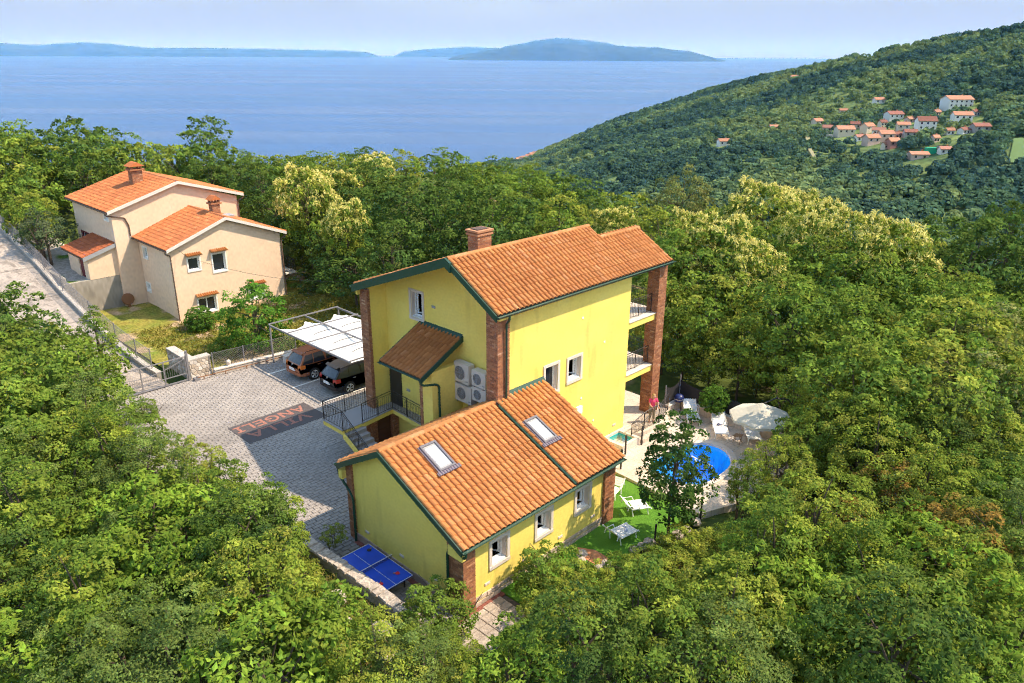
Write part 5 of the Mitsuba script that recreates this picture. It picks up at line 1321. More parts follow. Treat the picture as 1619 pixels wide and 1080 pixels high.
for i, p in enumerate(NP_): obj('post', MB().tube([p - [0, 0, .4], p + [0, 0, 1.35 if i == 1 else 1.15]], .035, 6), 'grey_metal', nf)
pc = thing('cream_parasol', 'large cream cantilever parasol at the end of the pool deck', 'parasol')
plain('cream_cloth', (0.72, 0.68, 0.58), 0.9)
scene['cream_cloth'] = {'type': 'principledthin', 'base_color': {'type': 'rgb', 'value': [0.60, 0.56, 0.46]}, 'roughness': 0.9, 'diff_trans': 0.3}
c_ = np.array([18.0, -8.72]); rim_ = []
for a in np.arange(8) * math.pi / 4 + .3: rim_.append([c_[0] + 1.48 * math.cos(a), c_[1] + 1.48 * math.sin(a), 2.28])
cv = []
for i in range(8):
    a_2, b_2 = np.array(rim_[i]), np.array(rim_[(i + 1) % 8]); cv += [a_2, (a_2 + b_2) / 2 * [1, 1, 1] + [0, 0, .03]]
cv = np.array(cv); midr = np.c_[c_ + (cv[:, :2] - c_) * .5, 2.28 + .30 + .0 * cv[:, 2]]
obj('canopy', MB().add(np.vstack([cv, midr, [[c_[0], c_[1], 2.98]]]), [[i, (i + 1) % 16, 16 + (i + 1) % 16, 16 + i] for i in range(16)]).add(np.vstack([midr, [[c_[0], c_[1], 2.98]]]), [[i, (i + 1) % 16, 16] for i in range(16)]), 'cream_cloth', pc)
obj('valance', MB().add(np.vstack([cv, cv - [0, 0, .14]]), [[i, 16 + i, 16 + (i + 1) % 16, (i + 1) % 16] for i in range(16)]), 'cream_cloth', pc)
for q in rim_: obj('rib', MB().tube([np.array(q) - [0, 0, .02], (c_[0], c_[1], 2.80)], .012, 4), 'dark_metal', pc)
obj('pole', MB().tube([(19.55, -9.6, .28), (19.6, -9.62, 2.6)], .045, 8), 'dark_metal', pc)
obj('arm', MB().tube([(19.6, -9.62, 2.5), (19.3, -9.4, 2.95), (18.7, -9.05, 3.10), (18.0, -8.72, 2.90)], .035, 8), 'dark_metal', pc)
obj('base', MB().box(19.25, 19.85, -9.9, -9.3, .28, .34), 'dark_metal', pc)
ft = thing('folding_table', 'small brown wooden folding table by the pool', 'table')
for i in range(4): obj('slat', MB().cbox((18.35 + i * .1 - .15, -7.55, .69), (.085, .42, .02), .4), 'light_wood', ft)
for s_ in (1, -1): obj('leg', MB().tube([(18.35 - s_ * .17, -7.35, .28), (18.35 + s_ * .17, -7.40, .69)], .016, 4).tube([(18.35 - s_ * .17, -7.72, .28), (18.35 + s_ * .17, -7.68, .69)], .016, 4), 'light_wood', ft)
for i, p in enumerate(((8.54, -9.3), (9.73, -9.75), (11.44, -9.64))):
    tag(obj('fence_post', MB().tube([(p[0], p[1], .0), (p[0], p[1], 1.0)], .04, 6), 'dark_metal'), ['dark fence post on the lawn edge left of the tree', 'dark fence post on the lawn edge right of the tree', 'dark fence post at the pool corner of the lawn'][i], 'post')
struct('brick_path', MB().prism([(5.7, -7.75), (6.1, -7.3), (6.45, -7.95), (6.4, -8.6), (6.05, -8.95), (5.75, -8.85)], .0, .165), 'orange_paving')
procm('orange_paving', lambda p, n, uv: mix((0.42, 0.17, 0.08), (0.52, 0.25, 0.13), cell_rand(p.x / .12 + 40, p.y / .24 + 40)), rough=0.9)
tag(obj('bench', MB().cbox((.72, -9.22, .30), (1.1, .42, .06), -.5).cbox((.72, -9.22, .12), (.95, .3, .17), -.5), 'trim_black'), 'dark bench seat half hidden in the bushes by the front patio', 'bench')


def person(p, face):
    """a woman standing at the railing, one hand on it, looking down to the pool"""
    import manifold3d as m3
    k = thing('person', 'person in a pink top and pale trousers standing at the curved railing', 'person')
    M_ = mat4(rotz(face), p)
    J = dict(pel=(0, 0, .86), wai=(.02, 0, 1.00), che=(.07, 0, 1.20), nek=(.10, 0, 1.36), lsh=(.08, .165, 1.30), rsh=(.08, -.165, 1.30), lel=(.16, .24, 1.06), rel=(.18, -.22, 1.07), lwr=(.36, .20, .98), rwr=(.36, -.12, .98),
             lhi=(0, .085, .84), rhi=(0, -.085, .84), lkn=(.04, .095, .46), rkn=(.02, -.10, .46), lan=(-.02, .10, .08), ran=(-.03, -.11, .08), lto=(.13, .11, .035), rto=(.12, -.13, .035), hd=(.15, 0, 1.50), hd2=(.15, 0, 1.46))
    def hull(bones, ref=.02):
        out = m3.Manifold()
        for a, ra, b, rb in bones:
            sa = m3.Manifold.sphere(ra, 20).translate(J[a] if isinstance(a, str) else a); sb = m3.Manifold.sphere(rb, 20).translate(J[b] if isinstance(b, str) else b)
            out = out + m3.Manifold.batch_hull([sa, sb])
        out = out.refine_to_length(ref); me = out.to_mesh()
        t = trimesh.Trimesh(me.vert_properties[:, :3], me.tri_verts); trimesh.smoothing.filter_taubin(t, iterations=8)
        return MB().add(t.vertices, t.faces).moved(M_)
    arms = [('lsh', .05, 'lel', .038), ('lel', .038, 'lwr', .027), ('rsh', .05, 'rel', .038), ('rel', .038, 'rwr', .027)]
    fing = []
    for w, sg in (('lwr', 1), ('rwr', -1)):
        q = np.array(J[w]); palm = q + [.05, 0, -.01]; fing.append((tuple(q), .027, tuple(palm), .030))
        for i, yy in enumerate((-.027, -.009, .009, .027)):
            kn = palm + [.035, yy, .0]; tip = kn + [.022, 0, -.035 - .006 * (i in (1, 2))]; fing += [(tuple(palm), .018, tuple(kn), .010), (tuple(kn), .010, tuple(tip), .008)]
        th = palm + [.01, -sg * .04, -.015]; fing.append((tuple(palm), .015, tuple(th), .010))
    body = [('nek', .05, 'hd2', .055), ('hd2', .075, 'hd', .092), ((.165, 0, 1.44), .06, 'hd', .08), ((.235, 0, 1.475), .014, (.215, 0, 1.50), .012), ('nek', .05, 'che', .09), ((.15, .09, 1.48), .018, (.15, .085, 1.50), .018), ((.15, -.09, 1.48), .018, (.15, -.085, 1.50), .018),
            ('che', .09, 'pel', .11), ('lan', .045, 'lto', .035), ('ran', .045, 'rto', .035), ('lkn', .055, 'lan', .04), ('rkn', .055, 'ran', .04), ('lhi', .08, 'lkn', .058), ('rhi', .08, 'rkn', .058), ('che', .08, 'lsh', .05), ('che', .08, 'rsh', .05)]
    scene[k] = mikit.ply(hull(body + arms + fing, .016).arrays()[:2], 'skin', smooth=True)
    obj('top', hull([('che', .125, 'wai', .115), ('wai', .118, 'pel', .135), ('che', .11, 'lsh', .068), ('che', .11, 'rsh', .068), ('lsh', .066, (.11, .20, 1.19), .062), ('rsh', .066, (.12, -.19, 1.19), .062)]), 'pink_cloth', k, smooth=True)
    obj('trousers', hull([('pel', .128, 'lhi', .098), ('pel', .128, 'rhi', .098), ('lhi', .098, 'lkn', .075), ('rhi', .098, 'rkn', .075), ('lkn', .075, (.0, .098, .2), .062), ('rkn', .075, (-.01, -.105, .2), .062)]), 'khaki_cloth', k, smooth=True)
    obj('hair', hull([((.10, 0, 1.53), .098, (.13, 0, 1.55), .085), ((.08, 0, 1.50), .09, (.05, 0, 1.42), .06)]), 'hair_blond', k, smooth=True)
    e = MB()
    for sy in (.034, -.034): e.ell((.236, sy, 1.505), (.010, .014, .008), 8, 6)
    obj('eyes', e.moved(M_), 'trim_black', k); obj('mouth', MB().ell((.226, 0, 1.435), (.008, .022, .007), 8, 6).moved(M_), 'lips', k)
    return k


plain('skin', (0.50, 0.27, 0.18), 0.6); plain('pink_cloth', (0.72, 0.06, 0.16), 0.85); plain('khaki_cloth', (0.26, 0.22, 0.16), 0.9); plain('hair_blond', (0.38, 0.24, 0.10), 0.7); plain('lips', (0.4, 0.08, 0.08), .5)
person((16.62, -3.52, .65), -2.2)

# ------------------------------------------------------------------ the far hill, its village, the islands
def azd(az, d):
    a = np.radians(az)
    return E2[0] + d * (np.cos(a) * AX[0] + np.sin(a) * BX[0]), E2[1] + d * (np.cos(a) * AX[1] + np.sin(a) * BX[1])


AZ_ = [-12, -4, .9, 4.07, 6.4, 8.5, 10.8, 15, 19, 21.85, 26.15, 28.84, 31.5, 45, 70]
DR_ = [1300, 1300, 1280, 1290, 1290, 1280, 1270, 1230, 1190, 1150, 1110, 1080, 1050, 950, 900]
ER_ = [-.135, -.132, -.1275, -.1045, -.085, -.0715, -.059, -.034, -.019, -.0065, .010, .0195, .027, .055, .08]


def hill_z(x, y):
    dx, dy = x - E2[0], y - E2[1]
    a, b = dx * AX[0] + dy * AX[1], dx * BX[0] + dy * BX[1]
    az, d = np.degrees(np.arctan2(b, a)), np.hypot(a, b)
    dr_, er_ = np.interp(az, AZ_, DR_), np.interp(az, AZ_, ER_)
    zr = EYE[2] + er_ * dr_
    zb = np.interp(az, [-12, 0, 10, 32, 70], [-150, -78, -62, -56, -50])
    t = (d - 300) / (dr_ - 300)
    z = zb + (zr - zb) * np.clip(t, 0, 1) ** 1.22 - np.maximum(0, t - 1) * 190
    z = z + 16 * (meshkit.fbm(np.stack([x / 170, y / 170, x * 0], -1), 3, 3) - .5) * np.sin(np.pi * np.clip(t, 0, 1)) ** .8 * np.clip((az + 1) / 8, 0, 1)
    return np.where(t < 0, zb + t * 60, z)


hd_ = np.r_[np.arange(230, 1300, 14), np.arange(1300, 2200, 90)]; ha_ = np.linspace(-11, 62, 190)
HD, HA = np.meshgrid(hd_, ha_, indexing='ij'); HX, HY = azd(HA, HD); HZ = np.maximum(hill_z(HX, HY), SEA - 15)
i_, j_ = np.meshgrid(np.arange(len(hd_) - 1), np.arange(189), indexing='ij')
procm('hill_soil', lambda p, n, uv: mix((0.05, 0.09, 0.04), (0.15, 0.19, 0.06), noise(p.x * .05, p.y * .05)) * (.7 + .6 * noise(p.x * .4, p.y * .4)), rough=0.95, spec=0.1)
struct('hill', MB().add(np.stack([HX, HY, HZ], -1).reshape(-1, 3), np.stack([i_ * 190 + j_, i_ * 190 + j_ + 1, (i_ + 1) * 190 + j_ + 1, (i_ + 1) * 190 + j_], -1).reshape(-1, 4)), 'hill_soil', smooth=True)


def hill_at(az, el):
    """the hill's point seen at that azimuth and slope"""
    d = np.arange(330, 1300, 2.0); x, y = azd(az, d); z = hill_z(x, y)
    e = (z - EYE[2]) / d
    i = np.argmax(e >= el) if (e >= el).any() else len(d) - 1
    return np.array([x[i], y[i], z[i]]), d[i]


VIL = [  # azimuth, slope of the base, width px, height px, turn, wall, roof, label
    (14.93, -.1045, 20, 11, .5, 'w', 0, 'lone white house low on the left side of the wooded hill'),
    (18.18, -.0835, 15, 6, .3, 'p', 0, 'small orange roofed cottage alone left of the village'),
    (20.9, -.0785, 17, 12, .8, 'c', 0, 'cream house at the upper left end of the village'),
    (22.42, -.0625, 13, 6, .2, 'c', 0, 'small house standing by itself above the village'),
    (24.45, -.0515, 17, 9, .4, 'w', 0, 'white cottage highest up among the trees left of the big villas'),
    (22.67, -.0885, 29, 16, .3, 'c', 0, 'long cream house at the left edge of the village cluster'),
    (24.05, -.0835, 20, 15, .9, 'c', 0, 'cream house behind the long row in mid village'),
    (24.75, -.0865, 20, 12, -.3, 'w', 1, 'small white house in the middle of the village'),
    (25.48, -.0685, 26, 13, .5, 'w', 2, 'white house with a dark red roof above the village centre'),
    (26.12, -.0785, 20, 11, .1, 'c', 0, 'ochre house just left of the tall white house'),
    (27.4, -.0790, 29, 22, .15, 'w', 2, 'tall white house with a brown red roof, right of the village centre'),
    (26.62, -.0860, 20, 11, .1, 'g', 2, 'low grey house below the tall white house'),
    (24.38, -.0965, 24, 16, .6, 'p', 0, 'pinkish house at the lower edge of the village'),
    (25.20, -.0915, 23, 16, .35, 'p', 0, 'salmon house in the lower row of the village'),
    (25.71, -.0990, 19, 15, .6, 'r', 0, 'dark pink house at the bottom of the village'),
    (28.9, -.0535, 40, 18, .35, 'w', 0, 'largest white villa, highest on the right of the village'),
    (29.33, -.0680, 28, 15, .1, 'w', 0, 'wide white house below the largest villa'),
    (30.45, -.0770, 25, 12, .3, 'g', 2, 'house with a reddish roof at the far right of the village'),
    (28.82, -.0815, 13, 9, .4, 'w', 0, 'little white house right of the tall white house'),
    (28.75, -.1025, 18, 9, .3, 'w', 1, 'white shed like house at the lower right of the village'),
    (27.3, -.1085, 29, 5, .2, 'p', 0, 'low orange roof nearest the valley below the village'),
    (19.1, -.0265, 12, 6, .3, 'w', 0, 'white house on the ridge line of the hill'),
]
VW = {'w': (.74, .70, .66), 'c': (.64, .54, .42), 'p': (.60, .43, .36), 'g': (.36, .33, .31), 'r': (.46, .22, .18)}
VR = [(.40, .19, .12), (.36, .17, .125), (.24, .10, .075)]
rgv = np.random.default_rng(41)
N_OWN = len(VIL)
for az, el in ((23.3, -.0795), (23.7, -.0925), (24.9, -.0760), (25.9, -.0880), (26.5, -.0700), (28.1, -.0900), (29.6, -.0800), (27.9, -.0620), (21.6, -.0850), (25.3, -.1010), (30.0, -.0610)):
    VIL.append((az, el, rgv.uniform(10, 17), rgv.uniform(7, 11), rgv.uniform(-.2, 1), 'wcpw'[rgv.integers(4)], int(rgv.integers(3)), 'small pale house half hidden among the trees of the village'))
for i, (az, el, wp, hp, turn, wc, rc, lab) in enumerate(VIL):
    P_, D_ = hill_at(az, el); s_ = D_ / 1213.
    w, h = wp * s_ * .80, max(hp * s_ * .62, 2.2); dp = w * .72; e_ = h * .30 + .6
    hk = thing('village_house', lab, 'house', 'houses of the village on the hill' if i < N_OWN else 'small half hidden village houses')
    R_ = rotz(math.atan2(BX[1], BX[0]) + turn * .8 - .25); M_ = mat4(R_, P_ + [0, 0, 0])
    obj('wall', MB().prism([(-w / 2, -dp / 2), (w / 2, -dp / 2), (w / 2, dp / 2), (-w / 2, dp / 2)], -6, h, VW[wc]).hexa([[-w / 2, -dp / 2, h], [w / 2, -dp / 2, h], [w / 2, dp / 2, h], [-w / 2, dp / 2, h]], [[-w / 2, -.02, h + e_ * .9], [w / 2, -.02, h + e_ * .9], [w / 2, .02, h + e_ * .9], [-w / 2, .02, h + e_ * .9]], VW[wc]).moved(M_), 'painted', hk, color=True)
    rf = MB(); o_ = .5
    for sg in (1, -1):
        q = np.array([[-w / 2 - o_, sg * (dp / 2 + o_), h - .2], [w / 2 + o_, sg * (dp / 2 + o_), h - .2], [w / 2 + o_, 0, h + e_], [-w / 2 - o_, 0, h + e_]])
        rf.hexa(q, q + [0, 0, .3], np.array(VR[rc]) * rng.uniform(.85, 1.15))
    obj('roof', rf.moved(M_), 'painted', hk, color=True)
    obj('chimney', MB().box(w * .18, w * .18 + .8, .4, 1.1, h + .5, h + e_ + 1.0, BRICK[1]).moved(M_), 'painted', hk, color=True)
    nfl = max(1, int(h // 2.8)); nw_ = max(2, int(w // 3.6))
    for fl in range(nfl):
        for j in range(nw_):
            u = -w / 2 + (j + .5) * w / nw_; zc = h - 1.3 - fl * 2.8
            obj('window', MB().box(u - .6, u + .6, -dp / 2 - .07, -dp / 2 + .05, zc - .65, zc + .65).moved(M_), 'dark_glass', hk)
P_, D_ = hill_at(28.12, -.1030)
tag(obj('green_tarpaulin', MB().cbox(P_ + [0, 0, -1], (8.5, 3.5, 4.2), math.atan2(BX[1], BX[0])), 'tarp_green'), 'bright green covered shed at the lower edge of the village', 'shed')
plain('tarp_green', (0.01, 0.32, 0.16), .6)
# terraced wall and track left of the village
P1, _ = hill_at(20.6, -.0935); P2_, _ = hill_at(22.0, -.0915)
d_ = (P2_ - P1); L_ = np.linalg.norm(d_)
tag(obj('terrace_wall', MB().tube([P1 + [0, 0, 1], P1 + d_ * .5 + [0, 0, 1.8], P2_ + [0, 0, 1.2]], [2.2, 2.4, 2.0], 4), 'concrete_light'), 'pale terrace wall below the left end of the village', 'wall')
trk = [hill_at(a, e)[0] + np.array([0, 0, 2.0]) for a, e in ((20.5, -.089), (20.45, -.094), (20.5, -.100), (20.55, -.106), (20.8, -.113), (21.1, -.120))]
struct('track', MB().tube(trk, [2.6, 2.4, 2.0, 1.8, 1.6, 1.4], 5), 'dirt_track')
plain('dirt_track', (0.30, 0.26, 0.13), .95)
mda, mdb = hill_at(32, -.1105)[1], hill_at(32, -.0840)[1]
MD, MA = np.meshgrid(np.linspace(mda, mdb, 14), np.linspace(32.35, 34.2, 12), indexing='ij'); MX, MY = azd(MA, MD)
i_, j_ = np.meshgrid(np.arange(13), np.arange(11), indexing='ij')
struct('meadow', MB().add(np.stack([MX, MY, hill_z(MX, MY) + .9], -1).reshape(-1, 3), np.stack([i_ * 12 + j_, i_ * 12 + j_ + 1, (i_ + 1) * 12 + j_ + 1, (i_ + 1) * 12 + j_], -1).reshape(-1, 4)), 'meadow_grass', smooth=True)
plain('meadow_grass', (0.10, 0.165, 0.05), .95)
# small town on the shore
for i, (px, dd, w, h) in enumerate(((-.05, 1190, 8, 5), (.25, 1200, 9, 6), (.55, 1215, 8, 7), (.85, 1225, 10, 6), (1.15, 1240, 9, 7), (1.45, 1250, 9, 6), (.7, 1260, 8, 6), (1.25, 1275, 10, 7), (1.7, 1262, 8, 6), (1.6, 1290, 9, 6))):
    x, y = azd(px, dd); z = max(hill_z(np.array([x]), np.array([y]))[0], SEA + .5)
    hk = thing('shore_house', 'small pale house with an orange roof in the town on the shore', 'house', 'houses of the town on the shore'); M_ = mat4(rotz(i * .5), (x, y, z))
    obj('wall', MB().box(-w / 2, w / 2, -w * .4, w * .4, -5, h, VW['wc'[i % 2]]).moved(M_), 'painted', hk, color=True)
    obj('roof', MB().hexa([[-w * .55, -w * .46, h], [w * .55, -w * .46, h], [w * .55, w * .46, h], [-w * .55, w * .46, h]], [[-w * .55, -.1, h + 2.2], [w * .55, -.1, h + 2.2], [w * .55, .1, h + 2.2], [-w * .55, .1, h + 2.2]], VR[0]).moved(M_), 'painted', hk, color=True)


def island(name, prof, D, label, depth, seed):
    """a mountainous coast from its skyline (azimuth, slope) at distance D"""
    az = np.linspace(prof[0][0], prof[-1][0], 160); el = np.interp(az, [p[0] for p in prof], [p[1] for p in prof])
    base = (SEA - EYE[2]) / D
    ht = np.maximum(el * D + EYE[2], SEA - 20)
    rows, nr = [], 17
    for j in range(nr):
        t = j / (nr - 1); d = D - depth * .5 + depth * t; x, y = azd(az, d)
        prof_ = np.sin(np.pi * t) ** .75
        z = SEA - 15 + (ht - SEA + 15) * prof_ * (1 + .16 * (meshkit.fbm(np.stack([az * 1.6 + seed, np.full(160, t * 3.0), az * 0], -1), 3, seed) - .5) * (j != 8))
        rows.append(np.c_[x, y, z])
    i, j = np.meshgrid(np.arange(nr - 1), np.arange(159), indexing='ij')
    struct(name, MB().add(np.vstack(rows), np.stack([i * 160 + j, i * 160 + j + 1, (i + 1) * 160 + j + 1, (i + 1) * 160 + j], -1).reshape(-1, 4)), 'far_hills', smooth=True, label=label)


procm('far_hills', lambda p, n, uv: mix((0.025, 0.05, 0.025), (0.055, 0.075, 0.04), fbm(p.x * .0022, p.y * .0022, 0.0, 3)), rough=.95, spec=.1)
island('island', [(-4.55, -.0068), (-4.3, -.0042), (-3.9, -.0022), (-3.6, -.0012), (-2.6, .001), (-1.6, .0042), (-.5, .0068), (.8, .0095), (2.1, .0120), (3.2, .0118), (4.1, .0125), (5.2, .0100), (6.5, .0098), (7.6, .0092), (8.6, .0080), (9.9, .0080), (10.7, .0060), (12.1, .0038), (13.2, -.001), (14.3, -.0054), (14.6, -.0068)], 24000, 'wooded island across the bay', 5200, 1)
island('mountain', [(-1.6, .002), (-.5, .0085), (.8, .0122), (2.0, .0160), (3.0, .0178), (4.0, .0166), (4.8, .0160), (5.6, .0142), (6.5, .0126), (8, .006)], 33000, 'far ridge behind the island', 5000, 2)
island('far_coast', [(-48, .009), (-36, .0085), (-32, .0077), (-30, .0056), (-29, .0075), (-27.6, .0091), (-26, .0075), (-24.2, .0040), (-20.4, .0044), (-16.4, .0034), (-13, .0026), (-11.8, .0022), (-10.2, .001), (-9.2, -.0045)], 36000, 'far mainland coast on the left', 6000, 3)
island('far_coast', [(-8.4, -.004), (-7.6, .0014), (-6.4, .0040), (-5.4, .0052), (-3.2, .0074), (-1, .006), (1, .002)], 40000, 'faint far coast left of the island', 5000, 4)

# ------------------------------------------------------------------ where the trees stand (proto, x dm, y dm, scale %, turn, region)
PROTOS = ['near_fresh', 'near_grey', 'near_green', 'near_green_b', 'near_lime', 'near_deep', 'near_rust', 'bush_green', 'bush_lime', 'mid_green', 'mid_lime', 'mid_deep', 'mid_olive', 'chestnut', 'far_green', 'far_deep', 'far_lime']
WOOD = '''
3 26 -143 74 223 2;2 -78 65 77 40 0;2 183 -177 93 239 2;0 -64 -2 103 102 0;9 364 -37 110 88 3;5 -109 23 87 237 0;1 182 -193 79 89 2;10 211 -142 103 78 3;4 34 -151 100 295 2;4 211 -177 108 324 2;3 -62 67 98 287 0;9 336 -110 104 204 3;1 -108 -18 79 211 0;1 -85 -61 105 19 0;9 426 298 92 204 4;0 55 -172 72 227 2;0 79 -153 94 71 2;15 90 654 76 348 6;14 66 693 94 266 6;2 140 -204 87 29 2;2 -44 28 74 331 0;2 84 -190 82 165 2;9 326 214 93 317 4;3 94 -198 78 312 2;11 205 427 89 85 5;3 -62 -32 84 275 0;11 565 -104 70 84 3;3 -97 -13 101 238 0;3 86 -169 95 239 2;4 162 -168 100 126 2;3 -98 41 109 231 0;4 169 -142 102 311 2;0 95 -211 113 41 2;16 185 551 88 101 6;2 184 -149 100 175 2;9 253 -98 94 221 3;6 134 -190 110 324 2;0 112 -176 100 234 2;4 -61 -50 101 195 0;16 48 619 93 278 6;10 352 191 104 29 4;0 -84 -12 95 67 0;1 -54 111 103 161 0;0 -87 35 71 149 0;12 319 -146 97 213 3;10 282 -162 85 87 3;6 143 -164 83 263 2;10 253 -18 94 355 3;2 7 -149 94 26 2;4 -102 13 83 95 0;9 358 -157 92 153 3;10 -65 152 73 210 0;5 -7 -130 84 29 2;14 99 622 76 255 6;1 16 -160 102 154 2;9 380 -122 98 23 3;9 465 33 92 284 3;1 -72 -16 71 23 0;0 -66 25 94 291 0;4 67 -181 91 43 2;10 292 -107 77 22 3;4 174 -126 99 166 2;0 -71 -73 107 214 0;2 -37 -1 70 7 0;11 256 337 71 240 4;4 -35 57 71 75 0;9 -59 184 75 298 5;11 323 -17 78 74 3;4 43 -166 78 191 2;5 -85 -30 72 161 0;0 -56 -76 75 11 0;10 491 -62 112 115 3;0 -21 -117 70 272 1;9 347 277 99 340 4;1 155 -202 106 19 2;0 54 -157 98 75 2;14 142 664 85 150 6;16 500 216 94 278 6;14 506 282 74 7 6;10 399 -70 81 257 3;9 -78 112 74 348 0;16 70 633 104 79 6;3 -104 -32 84 303 0;0 -75 38 73 80 0;1 -97 73 112 352 0;4 -50 -92 76 0 1;1 -99 -44 94 335 0;10 387 112 107 248 3;1 -54 47 94 227 0;11 190 376 78 350 5;9 282 20 112 342 3;0 214 -190 79 307 2;2 -112 3 79 22 0;3 -48 0 71 20 0;16 140 620 76 193 6;10 239 7 82 214 3;14 46 566 73 156 6;6 129 -154 78 101 2;4 108 -193 104 157 2;4 76 -166 71 294 2;2 -45 91 75 89 0;3 93 -177 80 226 2;9 245 -68 97 33 3;14 207 536 89 65 6;3 80 -205 79 206 2;2 -84 48 76 87 0;11 215 498 72 40 5;9 246 430 86 208 5;9 329 -75 110 130 3;1 -75 12 83 3 0;9 -50 140 79 63 5;1 206 -162 114 197 2;15 109 589 86 239 6;9 435 42 102 338 3;2 66 -200 98 89 2;10 281 -137 112 9 3;11 350 315 84 134 4;4 96 -151 113 238 2;4 -71 97 80 153 0;15 484 294 72 108 6;9 195 -126 90 75 3;10 508 -127 79 92 3;0 -119 -10 88 281 0;16 524 148 103 255 6;11 -58 219 83 289 5;14 459 370 73 30 6;14 160 629 75 341 6;16 695 11 101 118 6;6 140 -177 97 213 2;5 -50 -22 80 81 0;9 253 -180 83 66 3;12 245 -156 86 184 3;3 -36 -19 72 348 0;1 -43 -100 72 53 1;2 -83 79 104 205 0;15 110 673 76 103 6;0 170 -187 85 3 2;6 153 -156 93 318 2;10 268 397 100 289 4;10 32 487 70 70 5;11 255 176 115 183 4;11 429 221 72 317 4;11 273 360 92 244 4;3 64 -147 107 310 2;10 230 -49 70 190 3;3 11 -136 96 273 2;3 -71 -31 72 335 0;16 177 614 74 131 6;10 215 336 78 127 4;10 363 420 75 78 4;9 584 -113 77 352 3;1 -69 54 73 205 0;16 556 287 75 303 6;9 223 295 74 95 4;4 -65 86 97 208 0;5 47 -193 115 130 2;14 73 592 83 354 6;14 481 315 78 213 6;15 555 130 80 9 6;9 -35 222 58 35 5;9 -81 135 88 295 0;11 201 359 62 94 5;9 232 -12 59 38 3;14 443 432 66 154 6;11 192 293 66 203 4;4 -29 -102 54 214 1;16 38 589 63 217 6;10 236 -88 60 317 3;11 187 483 82 299 5;16 450 389 70 39 6;3 -32 25 68 219 0;9 236 -184 57 298 3;10 -37 251 54 281 5;9 198 454 54 270 5;10 -62 124 68 20 0;10 235 -28 54 225 3;14 98 756 78 243 6;11 233 352 86 138 4;5 196 -185 80 155 2;2 -49 -56 54 251 0;14 361 500 41 355 6;16 278 539 48 12 6;14 325 506 42 265 6;9 237 237 51 273 4;16 293 535 46 3 6;14 308 501 46 8 6;15 374 497 41 37 6;7 124 -180 89 155 2;7 -23 -86 62 179 1;8 78 -113 66 176 2;7 66 -122 69 291 2;7 68 -103 61 234 2;7 34 -102 63 341 2;8 27 -92 76 97 1;8 43 -97 65 141 2;8 68 -113 66 356 2;9 40 504 29 131 5;8 18 -93 65 220 1;8 61 -103 57 333 2;10 276 -53 29 14 3;11 61 554 31 191 5;9 205 344 30 198 4;7 3 -97 57 330 1;8 24 -100 75 329 2;7 102 -117 69 283 2;12 267 -49 32 312 3;8 87 -117 77 160 2;14 321 544 36 306 6;7 86 -125 56 251 2;16 277 570 41 157 6;10 194 344 34 103 5;14 292 618 31 186 6;8 6 -104 59 28 1;10 248 -52 34 255 3;8 59 -113 68 74 2;8 -33 -26 56 345 0;16 83 616 29 305 6;16 196 636 29 139 6;7 57 -121 62 250 2;7 79 -122 62 129 2;7 39 -106 59 306 2;8 -92 56 85 24 0;8 31 -110 59 101 2;16 395 489 36 173 6;14 380 548 29 229 6;7 12 -101 71 12 1;7 56 -99 60 199 2;11 27 469 34 88 5;8 84 -107 75 287 2;8 -42 63 61 320 0;7 137 -119 72 240 2;11 390 394 35 109 4;8 182 -137 59 267 2;8 77 -105 62 283 2;16 222 687 43 103 6
'''.replace(chr(10), ' ')
